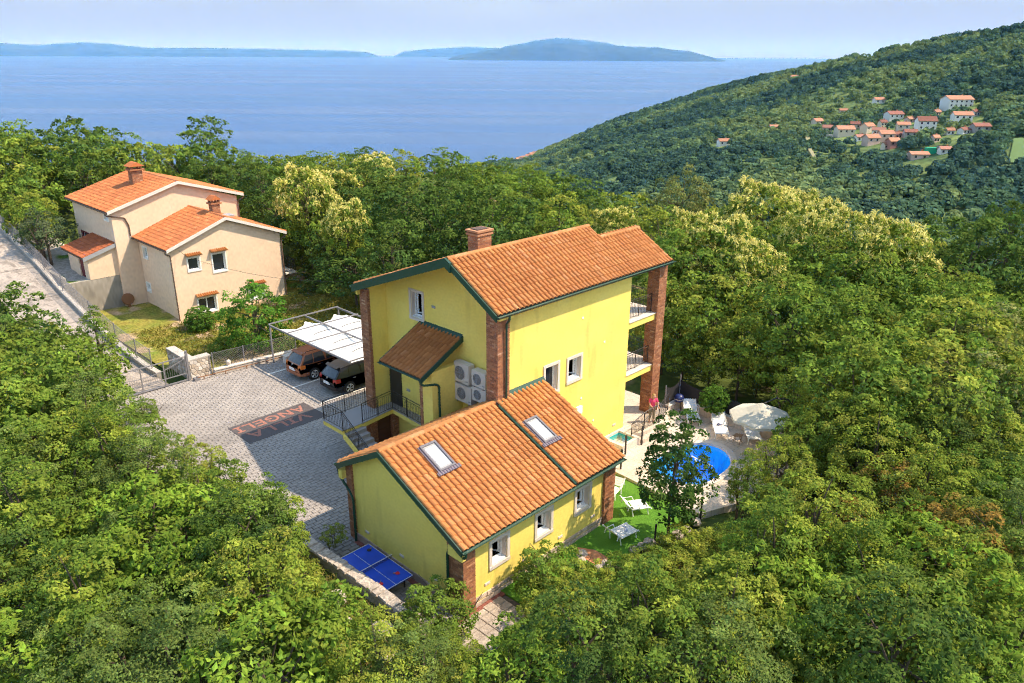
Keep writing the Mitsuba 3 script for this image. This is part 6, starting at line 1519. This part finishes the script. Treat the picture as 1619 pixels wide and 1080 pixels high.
SPECIAL_ROWS = [
 {'proto': 'chestnut', 'x': 19.1, 'y': 32.4, 's': 0.78, 'rot': 147, 'key': 'chestnut_tree', 'label': 'cream flowering chestnut tree right behind the balcony side of the peach house', 'cat': 'tree', 'z': 0.8, 'sz': 1.13},
 {'proto': 'chestnut', 'x': 18.2, 'y': 25.6, 's': 0.51, 'rot': 343, 'key': 'chestnut_tree', 'label': 'smaller cream flowering chestnut between the peach house and the big dark trees', 'cat': 'tree', 'z': 2.3, 'sz': 0.74},
 {'proto': 'chestnut', 'x': 32.0, 'y': 41.0, 's': 0.7, 'rot': 62, 'key': 'chestnut_tree', 'label': 'flowering chestnut high behind the dark trees, nearest the bay', 'cat': 'tree', 'z': 3.2, 'sz': 0.73},
 {'proto': 'chestnut', 'x': 25.2, 'y': 35.8, 's': 0.56, 'rot': 236, 'key': 'chestnut_tree', 'label': 'slim flowering chestnut between two bigger flowering ones left of the dark trees', 'cat': 'tree', 'z': 2.2, 'sz': 0.81},
 {'proto': 'chestnut', 'x': 30.8, 'y': 1.5, 's': 0.79, 'rot': 312, 'key': 'chestnut_tree', 'label': 'broad cream flowering chestnut just right of the villa roof end', 'cat': 'tree', 'z': -0.5, 'sz': 1.15},
 {'proto': 'chestnut', 'x': 49.3, 'y': 7.6, 's': 1.09, 'rot': 128, 'key': 'chestnut_tree', 'label': 'largest yellow cream flowering chestnut, farther back right of the villa', 'cat': 'tree', 'z': -2.6, 'sz': 1.34},
 {'proto': 'chestnut', 'x': 29.0, 'y': -1.9, 's': 0.62, 'rot': 156, 'key': 'chestnut_tree', 'label': 'pale flowering chestnut lower on the slope right of the balcony pillar', 'cat': 'tree', 'z': 0.7, 'sz': 0.9},
 {'proto': 'chestnut', 'x': 36.9, 'y': -7.4, 's': 0.79, 'rot': 121, 'key': 'chestnut_tree', 'label': 'rightmost cream flowering chestnut beside the dark oak', 'cat': 'tree', 'z': -0.3, 'sz': 1.15},
 {'proto': 'chestnut', 'x': 41.8, 'y': -0.3, 's': 0.8, 'rot': 24, 'key': 'chestnut_tree', 'label': 'flowering chestnut in the middle of the flowering row right of the villa', 'cat': 'tree', 'z': -1.0, 'sz': 1.16},
 {'proto': 'chestnut', 'x': 37.6, 'y': 14.9, 's': 0.65, 'rot': 237, 'key': 'chestnut_tree', 'label': 'cream flowering chestnut peeping over the villa ridge', 'cat': 'tree', 'z': -0.3, 'sz': 0.85},
 {'proto': 'chestnut', 'x': 56.1, 'y': 7.1, 's': 0.76, 'rot': 189, 'key': 'chestnut_tree', 'label': 'farthest flowering chestnut in front of the hill', 'cat': 'tree', 'z': -2.0, 'sz': 1.1},
 {'proto': 'chestnut', 'x': 39.0, 'y': -4.1, 's': 0.69, 'rot': 103, 'key': 'chestnut_tree', 'label': 'flowering chestnut second from the right beside the dark oak', 'cat': 'tree', 'z': 0.6, 'sz': 1.0},
 {'proto': 'chestnut', 'x': 31.8, 'y': 4.1, 's': 0.6, 'rot': 146, 'key': 'chestnut_tree', 'label': 'flowering chestnut touching the villa roof corner', 'cat': 'tree', 'z': 1.5, 'sz': 0.87},
 {'proto': 'mid_olive', 'x': 49.4, 'y': 16.1, 's': 0.91, 'rot': 180, 'key': 'broadleaf_tree', 'label': 'olive yellow rounded tree standing above the others behind the villa', 'cat': 'tree', 'z': -1.4, 'sz': 1.32},
 {'proto': 'mid_deep', 'x': 44.7, 'y': -10.1, 's': 1.25, 'rot': 152, 'key': 'broadleaf_tree', 'label': 'broad dark oak at the right edge above the green slope', 'cat': 'tree', 'z': -2.3, 'sz': 1.28},
 {'proto': 'mid_deep', 'x': 49.3, 'y': -11.3, 's': 0.95, 'rot': 234, 'key': 'broadleaf_tree', 'label': 'dark tree at the right edge behind the broad dark oak', 'cat': 'tree', 'z': -2.3, 'sz': 1.38},
 {'proto': 'mid_deep', 'x': 24.3, 'y': 26.3, 's': 1.29, 'rot': 80, 'key': 'broadleaf_tree', 'label': 'large dark green tree rising left of the villa chimney', 'cat': 'tree', 'z': 0.4, 'sz': 1.1},
 {'proto': 'mid_deep', 'x': 22.7, 'y': 19.7, 's': 1.0, 'rot': 312, 'key': 'broadleaf_tree', 'label': 'dark green tree just behind the left end of the villa roof', 'cat': 'tree', 'z': 0.0, 'sz': 1.13},
 {'proto': 'mid_deep', 'x': 18.1, 'y': 24.8, 's': 0.94, 'rot': 24, 'key': 'broadleaf_tree', 'label': 'dark tree between the carport and the villa roof', 'cat': 'tree', 'z': -0.0, 'sz': 0.56},
 {'proto': 'mid_deep', 'x': 18.5, 'y': 31.1, 's': 0.72, 'rot': 84, 'key': 'broadleaf_tree', 'label': 'dark tree above the carport beside the peach house', 'cat': 'tree', 'z': -1.8, 'sz': 0.43},
 {'proto': 'mid_deep', 'x': 18.3, 'y': 20.2, 's': 0.8, 'rot': 203, 'key': 'broadleaf_tree', 'label': 'dark green tree behind the villa gable corner', 'cat': 'tree', 'z': 0.0, 'sz': 0.9},
 {'proto': 'far_deep', 'x': 26.5, 'y': 65.4, 's': 0.76, 'rot': 135, 'key': 'broadleaf_tree', 'label': 'lone round dark tree standing out against the bay', 'cat': 'tree', 'z': 5.6, 'sz': 0.69},
 {'proto': 'far_deep', 'x': 14.0, 'y': 70.1, 's': 0.68, 'rot': 282, 'key': 'broadleaf_tree', 'label': 'leftmost tall dark tree against the bay', 'cat': 'tree', 'z': 5.1, 'sz': 0.78},
 {'proto': 'far_deep', 'x': 16.7, 'y': 69.2, 's': 0.68, 'rot': 81, 'key': 'broadleaf_tree', 'label': 'tall dark tree against the bay, second from the left', 'cat': 'tree', 'z': 5.3, 'sz': 0.63},
 {'proto': 'far_deep', 'x': 52.1, 'y': 55.5, 's': 0.91, 'rot': 349, 'key': 'broadleaf_tree', 'label': 'broad tree standing out against the bay above the villa', 'cat': 'tree', 'z': 1.3, 'sz': 0.55},
 {'proto': 'far_deep', 'x': 55.1, 'y': 52.8, 's': 0.75, 'rot': 181, 'key': 'broadleaf_tree', 'label': 'tree against the bay just right of the broad one', 'cat': 'tree', 'z': 0.9, 'sz': 0.45},
 {'proto': 'far_deep', 'x': 50.1, 'y': 57.1, 's': 0.7, 'rot': 185, 'key': 'broadleaf_tree', 'label': 'tree against the bay just left of the broad one', 'cat': 'tree', 'z': 1.5, 'sz': 0.42},
 {'proto': 'far_green', 'x': 33.8, 'y': 63.2, 's': 0.67, 'rot': 307, 'key': 'broadleaf_tree', 'label': 'green tree against the bay behind the peach house', 'cat': 'tree', 'z': 2.0, 'sz': 0.4},
 {'proto': 'far_green', 'x': 44.2, 'y': 61.5, 's': 0.7, 'rot': 323, 'key': 'broadleaf_tree', 'label': 'green tree against the bay between the flowering chestnuts', 'cat': 'tree', 'z': 1.3, 'sz': 0.42},
 {'proto': 'lawn_tree', 'x': 8.85, 'y': -9.68, 's': 0.94, 'rot': 30, 'key': 'slender_tree', 'label': 'slender leafy tree with a thin bare trunk at the edge of the lawn', 'cat': 'tree', 'z': 0.0},
 {'proto': 'clipped_ball', 'x': 19.45, 'y': -5.45, 's': 1.0, 'rot': 30, 'key': 'clipped_bush', 'label': 'bush clipped into a ball on a stem behind the pool loungers', 'cat': 'bush', 'z': 0.25},
 {'proto': 'laurel_cone', 'x': -1.5, 'y': 21.5, 's': 1.0, 'rot': 30, 'key': 'laurel_tree', 'label': 'pointed laurel tree beside the left end of the driveway gate', 'cat': 'tree', 'z': 0.1},
 {'proto': 'yard_tree', 'x': 7.9, 'y': 21.3, 's': 1.0, 'rot': 30, 'key': 'yard_tree', 'label': 'light green tree in the dry yard behind the low courtyard wall', 'cat': 'tree', 'z': -0.6},
 {'proto': 'bush_green', 'x': 6.6, 'y': 22.4, 's': 1.0, 'rot': 30, 'key': 'shrub', 'label': 'bright green shrub left of the light green yard tree', 'cat': 'shrub', 'z': -0.6},
 {'proto': 'bush_green', 'x': 9.4, 'y': 20.6, 's': 0.9, 'rot': 30, 'key': 'shrub', 'label': 'bright green shrub between the yard tree and the carport', 'cat': 'shrub', 'z': -0.6},
 {'proto': 'clipped_ball', 'x': 7.4, 'y': 28.6, 's': 1.35, 'rot': 30, 'key': 'round_bush', 'label': 'round glossy bush in front of the lower window of the peach house', 'cat': 'bush', 'z': -1.2},
 {'proto': 'olive_tree', 'x': 2.9, 'y': 44.5, 's': 1.05, 'rot': 30, 'key': 'olive_tree', 'label': 'grey green olive tree in the garden left of the peach house', 'cat': 'tree', 'z': 2.5},
 {'proto': 'bush_green', 'x': -1.09, 'y': -7.18, 's': 0.92, 'rot': 77, 'key': 'shrub', 'label': 'dense leafy shrub in front of the near brick corner of the low wing', 'cat': 'shrub', 'z': 0.19},
 {'proto': 'bush_green', 'x': 3.15, 'y': -8.39, 's': 0.95, 'rot': 77, 'key': 'shrub', 'label': 'large green shrub hiding the lawn end of the front patio', 'cat': 'shrub', 'z': 0.01},
 {'proto': 'bush_lime', 'x': 3.3, 'y': -9.36, 's': 0.8, 'rot': 77, 'key': 'shrub', 'label': 'yellow green shrub between the front patio and the lawn', 'cat': 'shrub', 'z': 0.02},
 {'proto': 'bush_lime', 'x': -0.79, 'y': -0.69, 's': 0.38, 'rot': 77, 'key': 'shrub', 'label': 'thin yellow green branch over the end of the boundary wall', 'cat': 'shrub', 'z': 0.48},
 {'proto': 'bush_green', 'x': -1.35, 'y': 16.48, 's': 0.6, 'rot': 77, 'key': 'shrub', 'label': 'small dark shrub on the courtyard edge below the gate', 'cat': 'shrub', 'z': -0.06},
 {'proto': 'near_lime', 'x': 18.9, 'y': -11.3, 's': 0.85, 'rot': 339, 'key': 'broadleaf_tree', 'label': 'yellow green tree at the parasol end of the pool deck', 'cat': 'tree', 'z': -0.08},
 {'proto': 'near_green', 'x': 16.6, 'y': -11.7, 's': 0.78, 'rot': 254, 'key': 'broadleaf_tree', 'label': 'mid green tree on the pool side edge of the thicket, right of the pool', 'cat': 'tree', 'z': -0.2},
 {'proto': 'near_lime', 'x': 14.3, 'y': -11.6, 's': 0.72, 'rot': 169, 'key': 'broadleaf_tree', 'label': 'yellow green tree close below the pool rim', 'cat': 'tree', 'z': -0.2},
 {'proto': 'near_green_b', 'x': 12.6, 'y': -10.9, 's': 0.55, 'rot': 106, 'key': 'broadleaf_tree', 'label': 'small upright tree where the lawn meets the pool deck', 'cat': 'tree', 'z': -0.06},
 {'proto': 'near_green', 'x': 20.9, 'y': -9.4, 's': 0.8, 'rot': 53, 'key': 'broadleaf_tree', 'label': 'green tree behind the parasol pole', 'cat': 'tree', 'z': 0.0},
 {'proto': 'near_green_b', 'x': 17.6, 'y': -13.0, 's': 0.95, 'rot': 291, 'key': 'broadleaf_tree', 'label': 'upright fresh green tree just beyond the deck edge', 'cat': 'tree', 'z': -0.4}]

# ------------------------------------------------------------------ trees: prototypes with real leaves, then one instance per tree
def leaves_mesh(centers, normals, size, rg, cols, fold=.25, aspect=.55):
    """folded leaves (two triangles each) at the points, facing along the normals"""
    n = len(centers)
    nr = normals / (np.linalg.norm(normals, axis=1, keepdims=True) + 1e-9)
    r = rg.normal(size=(n, 3)); t = np.cross(nr, r); t /= np.linalg.norm(t, axis=1, keepdims=True) + 1e-9; b = np.cross(nr, t)
    s = size * rg.uniform(.65, 1.25, (n, 1))
    v = np.stack([centers - t * s * .5, centers + b * s * aspect * .5 - nr * s * fold * .35, centers + t * s * .5, centers - b * s * aspect * .5 - nr * s * fold * .35], 1)
    f = np.arange(n)[:, None] * 4
    f = np.stack([np.c_[f, f + 1, f + 2], np.c_[f, f + 2, f + 3]], 1).reshape(-1, 3)
    return v.reshape(-1, 3), f, np.repeat(cols, 4, axis=0)


def crown_points(rg, R, Rv, zc, n_lb, n_lf, lb_r, lobes=.30, bottom=.75, shape=1.0):
    """leaves on many small puffs that are spread through an uneven crown, with dark gaps between the puffs"""
    d = rg.normal(size=(n_lb * 4, 3)); d /= np.linalg.norm(d, axis=1, keepdims=True)
    d = d[(d[:, 2] > -bottom)]
    sd = rg.uniform(0, 50, 3)
    rad = (1 - lobes) + 2 * lobes * meshkit.fbm(d * 1.9 + sd, 3)
    rr = rad * rg.uniform(.12, 1.0, len(d)) ** .36
    taper = 1 - (1 - shape) * np.clip(d[:, 2] * .5 + .5, 0, 1)
    c = d * rr[:, None] * np.array([R, R, Rv]); c[:, :2] *= taper[:, None]; c[:, 2] += zc
    lr = lb_r * rg.uniform(.65, 1.35, len(d))
    keep = []
    for i in range(len(c)):       # puffs keep their distance
        if len(keep) >= n_lb: break
        if keep and (np.linalg.norm(c[keep] - c[i], axis=1) < .62 * (lr[keep] + lr[i])).any(): continue
        keep.append(i)
    c, d, lr = c[keep], d[keep], lr[keep]
    idx = np.repeat(np.arange(len(c)), n_lf)
    q = rg.normal(size=(len(idx), 3)) + d[idx] * .9 + [0, 0, .55]; q /= np.linalg.norm(q, axis=1, keepdims=True)
    w = .62 + .62 * meshkit.fbm(q * 2.2 + idx[:, None] * 3.7, 2)
    off = q * (lr[idx] * w * rg.uniform(.72, 1.12, len(idx)))[:, None] * [1, 1, .72]
    return c, d, idx, c[idx] + off, q


def tree_proto(key, seed, R, Rv, zc, n_cl, n_lf, leaf, palette, cl_r=.42, lobes=.30, bottom=.75, shape=1.0, trunk_r=.12, aspect=.55, blossom=None, upn=.55, multi=1, tone=.28, base_z=-.6):
    rg = np.random.default_rng(seed)
    c, d, idx, p, off = crown_points(rg, R, Rv, zc, n_cl, n_lf, cl_r, lobes, bottom, shape)
    nrm = d[idx] * .25 + off * .55 + np.array([0, 0, upn]) + rg.normal(size=p.shape) * .62
    pal = np.array(palette); k = rg.integers(len(pal), size=len(c))
    cc = pal[k] * rg.uniform(1 - tone, 1 + tone, (len(c), 1))
    cols = cc[idx] * rg.uniform(.72, 1.28, (len(p), 1)) * rg.uniform(.92, 1.08, (len(p), 3))
    v, f, vc = leaves_mesh(p, nrm, leaf, rg, cols, aspect=aspect)
    g = {'type': 'shapegroup', 'crown': mikit.ply((v, f), 'leaf', color=vc)}
    tr = MB()
    for m_ in range(multi):
        bx, by = (rg.normal(0, .35, 2) if multi > 1 else (0, 0)); top = np.array([bx * 2.2, by * 2.2, zc + Rv * .45])
        tr.tube([(bx, by, base_z), (bx * 1.2, by * 1.2, max(zc - Rv * .7, .3)), (bx * 1.7 + rg.normal(0, .1), by * 1.7 + rg.normal(0, .1), zc), top], [trunk_r, trunk_r * .8, trunk_r * .5, trunk_r * .15], 7)
        for i in rg.choice(len(c), min(14 // multi, len(c)), replace=False):
            z0 = rg.uniform(max(zc - Rv * .75, .3), zc + .1 * Rv); st = np.array([bx * 1.4, by * 1.4, z0])
            tr.tube([st, st * .45 + c[i] * .55 + [0, 0, .12 * R], c[i]], [trunk_r * .38, trunk_r * .22, trunk_r * .07], 5)
    g['trunk'] = mikit.ply(tr.arrays()[:2], 'bark')
    if blossom:
        nb2, lo, wcol = blossom
        sel = np.where((d[:, 2] > -.15) & (np.linalg.norm((c - [0, 0, zc]) / [R, R, Rv], axis=1) > .5))[0]
        ii = rg.choice(sel, nb2); qd = rg.normal(size=(nb2, 3)) + d[ii] * .9 + [0, 0, .9]; qd /= np.linalg.norm(qd, axis=1, keepdims=True); base = c[ii] + qd * cl_r * 1.0 * [1, 1, .8]
        # sprays: several narrow catkins from one point
        per = 5; b2 = np.repeat(base, per, axis=0) + rg.normal(0, .09, (nb2 * per, 3)); dr_ = np.repeat(d[ii], per, axis=0) * .5 + rg.normal(size=(nb2 * per, 3)) * .7 + [0, 0, .25]
        bc = np.array(wcol)[rg.integers(len(wcol), size=nb2 * per)] * rg.uniform(.8, 1.15, (nb2 * per, 1))
        v2, f2, c2 = leaves_mesh(b2, dr_, lo, rg, bc, aspect=.30)
        g['blossom'] = mikit.ply((v2, f2), 'petal', color=c2)
    scene[key] = g


scene['leaf'] = {'type': 'principledthin', 'base_color': VC, 'roughness': 0.45, 'diff_trans': 0.62, 'eta': 1.35}
scene['petal'] = {'type': 'principledthin', 'base_color': VC, 'roughness': 0.8, 'diff_trans': 0.4}
plain('bark', (0.085, 0.062, 0.045), 0.9)
GREEN = [(0.163, 0.242, 0.038), (0.183, 0.266, 0.041), (0.138, 0.217, 0.038), (0.21, 0.278, 0.044)]
LIME = [(0.254, 0.308, 0.044), (0.281, 0.326, 0.051), (0.216, 0.283, 0.041), (0.307, 0.333, 0.058)]
DEEP = [(0.091, 0.156, 0.032), (0.111, 0.175, 0.036), (0.078, 0.139, 0.036), (0.125, 0.181, 0.038)]
OLIVE = [(0.196, 0.224, 0.066), (0.223, 0.242, 0.073), (0.17, 0.205, 0.061), (0.242, 0.253, 0.079)]
RUST = [(.27, .20, .045), (.16, .22, .04), (.19, .24, .045), (.15, .21, .04), (.30, .19, .045)]
CREAM = [(.78, .69, .20), (.84, .76, .28), (.66, .62, .15), (.80, .68, .22)]
tree_proto('near_green', 11, 1.9, 2.1, 3.2, 84, 105, .150, GREEN, cl_r=.46, multi=3)
tree_proto('near_green_b', 12, 1.35, 2.7, 3.4, 84, 100, .140, GREEN + LIME[:1], cl_r=.40, multi=2, lobes=.40, shape=.7)
tree_proto('near_fresh', 18, 1.9, 1.9, 3.0, 60, 85, .21, [(.195, .295, .037), (.23, .32, .044), (.17, .265, .037)], cl_r=.50, multi=3, lobes=.42)
tree_proto('near_grey', 19, 1.6, 2.2, 3.2, 90, 120, .10, [(.145, .205, .05), (.17, .23, .056), (.125, .18, .046)], cl_r=.38, multi=3, lobes=.40)
tree_proto('near_lime', 13, 1.8, 2.1, 3.1, 90, 100, .130, LIME, cl_r=.40, multi=3, lobes=.34)
tree_proto('near_deep', 14, 1.9, 2.3, 3.4, 84, 105, .155, DEEP + GREEN[:1], cl_r=.46, multi=2)
tree_proto('near_rust', 15, 1.6, 1.8, 2.8, 70, 100, .14, RUST, cl_r=.42, multi=3)
tree_proto('bush_green', 16, 1.2, 1.05, 1.1, 70, 120, .115, GREEN, multi=3, bottom=.95, trunk_r=.05, cl_r=.32)
tree_proto('bush_lime', 17, 1.2, 1.05, 1.1, 52, 90, .11, LIME, multi=3, bottom=.95, trunk_r=.05, cl_r=.32)
tree_proto('mid_green', 21, 2.9, 2.9, 4.7, 80, 70, .30, GREEN, cl_r=.74)
tree_proto('mid_lime', 22, 2.8, 2.7, 4.4, 84, 68, .28, LIME + GREEN[:2], cl_r=.70, lobes=.35)
tree_proto('mid_deep', 23, 3.0, 3.4, 5.1, 84, 70, .30, DEEP, cl_r=.76, lobes=.36)
tree_proto('mid_olive', 24, 2.8, 2.9, 4.7, 84, 66, .27, OLIVE, cl_r=.68)
tree_proto('chestnut', 25, 3.1, 3.0, 4.9, 84, 64, .36, GREEN[:2] + LIME[:2], cl_r=.74, blossom=(500, .34, CREAM))
tree_proto('far_green', 31, 3.1, 3.1, 4.7, 52, 34, .52, GREEN + DEEP[:1], cl_r=.95, lobes=.36)
tree_proto('far_deep', 32, 3.1, 3.5, 4.9, 52, 34, .52, DEEP, cl_r=.95, lobes=.38)
tree_proto('far_lime', 33, 3.1, 2.9, 4.5, 52, 34, .50, LIME + GREEN, cl_r=.95, lobes=.36)
tree_proto('lawn_tree', 41, 1.75, 2.45, 3.75, 120, 58, .17, [(.045, .095, .022), (.06, .12, .025), (.085, .14, .03)], cl_r=.36, lobes=.42, shape=.55, trunk_r=.075, bottom=.9)
tree_proto('clipped_ball', 42, .74, .74, 1.35, 300, 44, .075, [(.10, .20, .03), (.12, .22, .035)], cl_r=.10, lobes=.03, bottom=1.0, trunk_r=.06, tone=.12)
tree_proto('laurel_cone', 43, 1.25, 2.6, 2.7, 100, 70, .14, GREEN + LIME[:1], cl_r=.34, shape=.45, bottom=.98)
tree_proto('yard_tree', 44, 1.9, 2.3, 3.1, 80, 66, .20, [(.10, .235, .030), (.13, .27, .035), (.085, .19, .028)], cl_r=.46, lobes=.40, bottom=.9)
tree_proto('olive_tree', 45, 1.9, 1.5, 2.6, 60, 66, .17, [(.10, .14, .065), (.13, .165, .08), (.085, .125, .05)], cl_r=.44, lobes=.36, multi=3)

KIND = {'near_green': ('broadleaf_tree', 'mid green leafy tree', 'tree'), 'near_green_b': ('broadleaf_tree', 'fresh green upright tree', 'tree'), 'near_lime': ('broadleaf_tree', 'yellow green leafy tree', 'tree'), 'near_deep': ('broadleaf_tree', 'dark green leafy tree', 'tree'),
        'near_fresh': ('broadleaf_tree', 'large leaved bright green tree', 'tree'), 'near_grey': ('broadleaf_tree', 'small leaved grey green tree', 'tree'),
        'near_rust': ('smoke_bush', 'rusty orange tipped bush', 'bush'), 'bush_green': ('shrub', 'low green shrub', 'shrub'), 'bush_lime': ('shrub', 'low yellow green shrub', 'shrub'), 'mid_green': ('broadleaf_tree', 'rounded mid green tree', 'tree'), 'mid_lime': ('broadleaf_tree', 'bright yellow green tree', 'tree'),
        'mid_deep': ('broadleaf_tree', 'tall dark green tree', 'tree'), 'mid_olive': ('broadleaf_tree', 'dull olive green tree', 'tree'), 'chestnut': ('chestnut_tree', 'chestnut tree covered with cream catkins', 'tree'), 'far_green': ('broadleaf_tree', 'distant green tree', 'tree'),
        'far_deep': ('broadleaf_tree', 'distant dark tree', 'tree'), 'far_lime': ('broadleaf_tree', 'distant light green tree', 'tree')}
WHERE = ['in the lower left thicket', 'in the bottom centre thicket', 'in the thicket below the pool', 'in the wood right of the villa', 'in the wood behind the villa', 'in the wood beyond the peach house', 'in the tree belt above the bay']
ORD = 'first second third fourth fifth sixth seventh eighth ninth tenth eleventh twelfth'.split()


def plant(proto, x, y, s=1.0, rot=0.0, key=None, label=None, cat='tree', group=None, z=None, sz=None):
    zz = float(zg(x, y)) if z is None else z
    k = numbered(key)
    scene[k] = {'type': 'instance', 'shapegroup': {'type': 'ref', 'id': proto}, 'to_world': T().translate([x, y, zz]).rotate([0, 0, 1], rot).scale([s, s, s if sz is None else sz])}
    tag(k, label, cat, group)


SPECIAL = []
for sp in SPECIAL_ROWS:
    plant(**sp)
rows_ = [q.split() for q in WOOD.split(';') if q.split()]
SIDE = np.cross(FWD, UP)
sx_ = [((np.array([int(q[1]) / 10, int(q[2]) / 10, 2.0]) - EYE) @ SIDE) / ((np.array([int(q[1]) / 10, int(q[2]) / 10, 2.0]) - EYE) @ FWD) for q in rows_]
for q, s_ in zip(rows_, sx_):
    pr = PROTOS[int(q[0])]; n_, lab, cat = KIND[pr]; w = WHERE[int(q[5])]
    kin = sorted(t for r_, t in zip(rows_, sx_) if r_[0] == q[0] and r_[5] == q[5])
    tail = '' if len(kin) == 1 or len(kin) > 12 else f', {ORD[kin.index(s_)]} such from the left'
    plant(pr, int(q[1]) / 10, int(q[2]) / 10, int(q[3]) / 100, int(q[4]), key=n_, label=f'{lab} {w}{tail}', cat=cat, group=f'{lab}s {w}')

# the wood on the far hill: one mass of crowns
rgh = np.random.default_rng(77)
cand = []
for d0_, d1_, sp_ in ((318, 480, 4.9), (480, 720, 5.6), (720, 1320, 6.7)):
    n_ = int((np.radians(46) * (d1_ ** 2 - d0_ ** 2) / 2) / sp_ ** 2)
    dd = np.sqrt(rgh.uniform(d0_ ** 2, d1_ ** 2, n_)); aa = rgh.uniform(-8, 38, n_)
    cand.append(np.c_[aa, dd])
cand = np.vstack(cand); hx, hy = azd(cand[:, 0], cand[:, 1]); hz = hill_z(hx, hy)
clear_ = meshkit.fbm(np.stack([hx / 60, hy / 60, hx * 0], -1), 3, 31); keep = (hz > SEA + 3) & ((clear_ < .60) | (rgh.uniform(size=len(hx)) < .35)) & (cand[:, 1] < np.interp(cand[:, 0], AZ_, DR_) + 30)
vp = []
for (az, el, wp, hp, *_r) in VIL:
    P_, D_ = hill_at(az, el); vp.append((az, D_, wp * .034))
for az, D_, hw_ in vp:   # gardens and yards round the houses stay open
    keep &= ~((np.abs(cand[:, 0] - az) < hw_ * .95) & (cand[:, 1] > D_ - 30) & (cand[:, 1] < D_ + 14))
for q in trk: keep &= np.hypot(hx - q[0], hy - q[1]) > 5
keep &= ~((cand[:, 0] > 32.2) & (cand[:, 0] < 34.4) & (cand[:, 1] > mda - 6) & (cand[:, 1] < mdb + 4))
hx, hy, hz, cand = hx[keep], hy[keep], hz[keep], cand[keep]
base_lf = []
for k in range(5):
    rg = np.random.default_rng(200 + k); d = rg.normal(size=(130, 3)); d /= np.linalg.norm(d, axis=1, keepdims=True); d = d[d[:, 2] > -.25][:64]
    rr = .72 + .5 * meshkit.fbm(d * 2 + k * 5, 3)
    base_lf.append((d * rr[:, None] * [1, 1, .95], d + rg.normal(0, .45, d.shape) + [0, 0, .3]))
n_t = len(hx); kk = rgh.integers(5, size=n_t); Rt = rgh.uniform(2.3, 4.2, n_t) * np.where(cand[:, 1] > 720, 1.15, 1)
tone = meshkit.fbm(np.stack([hx / 90, hy / 90, hx * 0], -1), 3, 12)
cl = np.array([(.082, .142, .074), (.118, .178, .080), (.155, .208, .080), (.056, .104, .072)])
cl = cl * 1.15
ci = np.where(tone + rgh.normal(0, .09, n_t) < .42, 3, np.where(tone + rgh.normal(0, .09, n_t) < .50, 0, np.where(tone + rgh.normal(0, .1, n_t) < .60, 1, 2)))
VV, FF, CC = [], [], []
for k in range(5):
    s_ = np.where(kk == k)[0]; p, nn = base_lf[k]; m_ = len(p)
    ctr = (np.stack([hx[s_], hy[s_], hz[s_] + Rt[s_] * .75], -1)[:, None] + p[None] * Rt[s_][:, None, None] * [1, 1, 1]).reshape(-1, 3)
    col = (cl[ci[s_]] * rgh.uniform(.75, 1.3, (len(s_), 1)))[:, None] * rgh.uniform(.75, 1.25, (len(s_), m_, 1))
    v, f, c = leaves_mesh(ctr, np.tile(nn, (len(s_), 1)), np.repeat(Rt[s_], m_)[:, None] * .62, rgh, col.reshape(-1, 3), aspect=.9)
    FF.append(f + sum(len(q) for q in VV)); VV.append(v); CC.append(c)
d_ = mikit.ply((np.vstack(VV), np.vstack(FF)), 'leaf', color=np.vstack(CC)); scene['hill_wood'] = d_
tag('hill_wood', 'dense green wood covering the far hillside down to the valley', 'wood', kind='stuff')

# rough grass and weeds on the open bank by the boundary wall and in the yard
rgg = np.random.default_rng(9)
gp = rgg.uniform([-5.2, -9.5], [-2.05, -.5], (5200, 2)); gz = zg(gp[:, 0], gp[:, 1])
gc = np.array([(.17, .20, .03), (.24, .22, .05), (.12, .18, .03), (.32, .25, .10)])[rgg.integers(4, size=len(gp))] * rgg.uniform(.7, 1.2, (len(gp), 1))
v, f, c = leaves_mesh(np.c_[gp, gz + .14], rgg.normal(size=(len(gp), 3)) * [1, 1, .25], .36, rgg, gc, aspect=.10)
gp2 = rgg.uniform([3.4, 20.6], [19, 30.8], (9000, 2)); gz2 = zg(gp2[:, 0], gp2[:, 1]); gc2 = np.array([(.20, .19, .03), (.28, .22, .05), (.14, .17, .025)])[rgg.integers(3, size=len(gp2))] * rgg.uniform(.7, 1.2, (len(gp2), 1))
v2, f2, c2 = leaves_mesh(np.c_[gp2, gz2 + .16], rgg.normal(size=(len(gp2), 3)) * [1, 1, .3], .32, rgg, gc2, aspect=.14)
scene['grass'] = mikit.ply((np.vstack([v, v2]), np.vstack([f, f2 + len(v)])), 'leaf', color=np.vstack([c, c2]))
tag('grass', 'dry grass and weeds on the banks round the walls', 'grass', kind='stuff')

# ------------------------------------------------------------------ air: one box of thin haze round the camera and the whole scene
scene['haze'] = {'type': 'cube', 'to_world': T().translate([0, 0, 281.0]).scale([60000.0, 60000.0, 445.0]), 'bsdf': {'type': 'null'}, 'interior': {'type': 'ref', 'id': 'air'}}
tag('haze', 'thin blue summer haze over the bay', 'haze', kind='stuff')
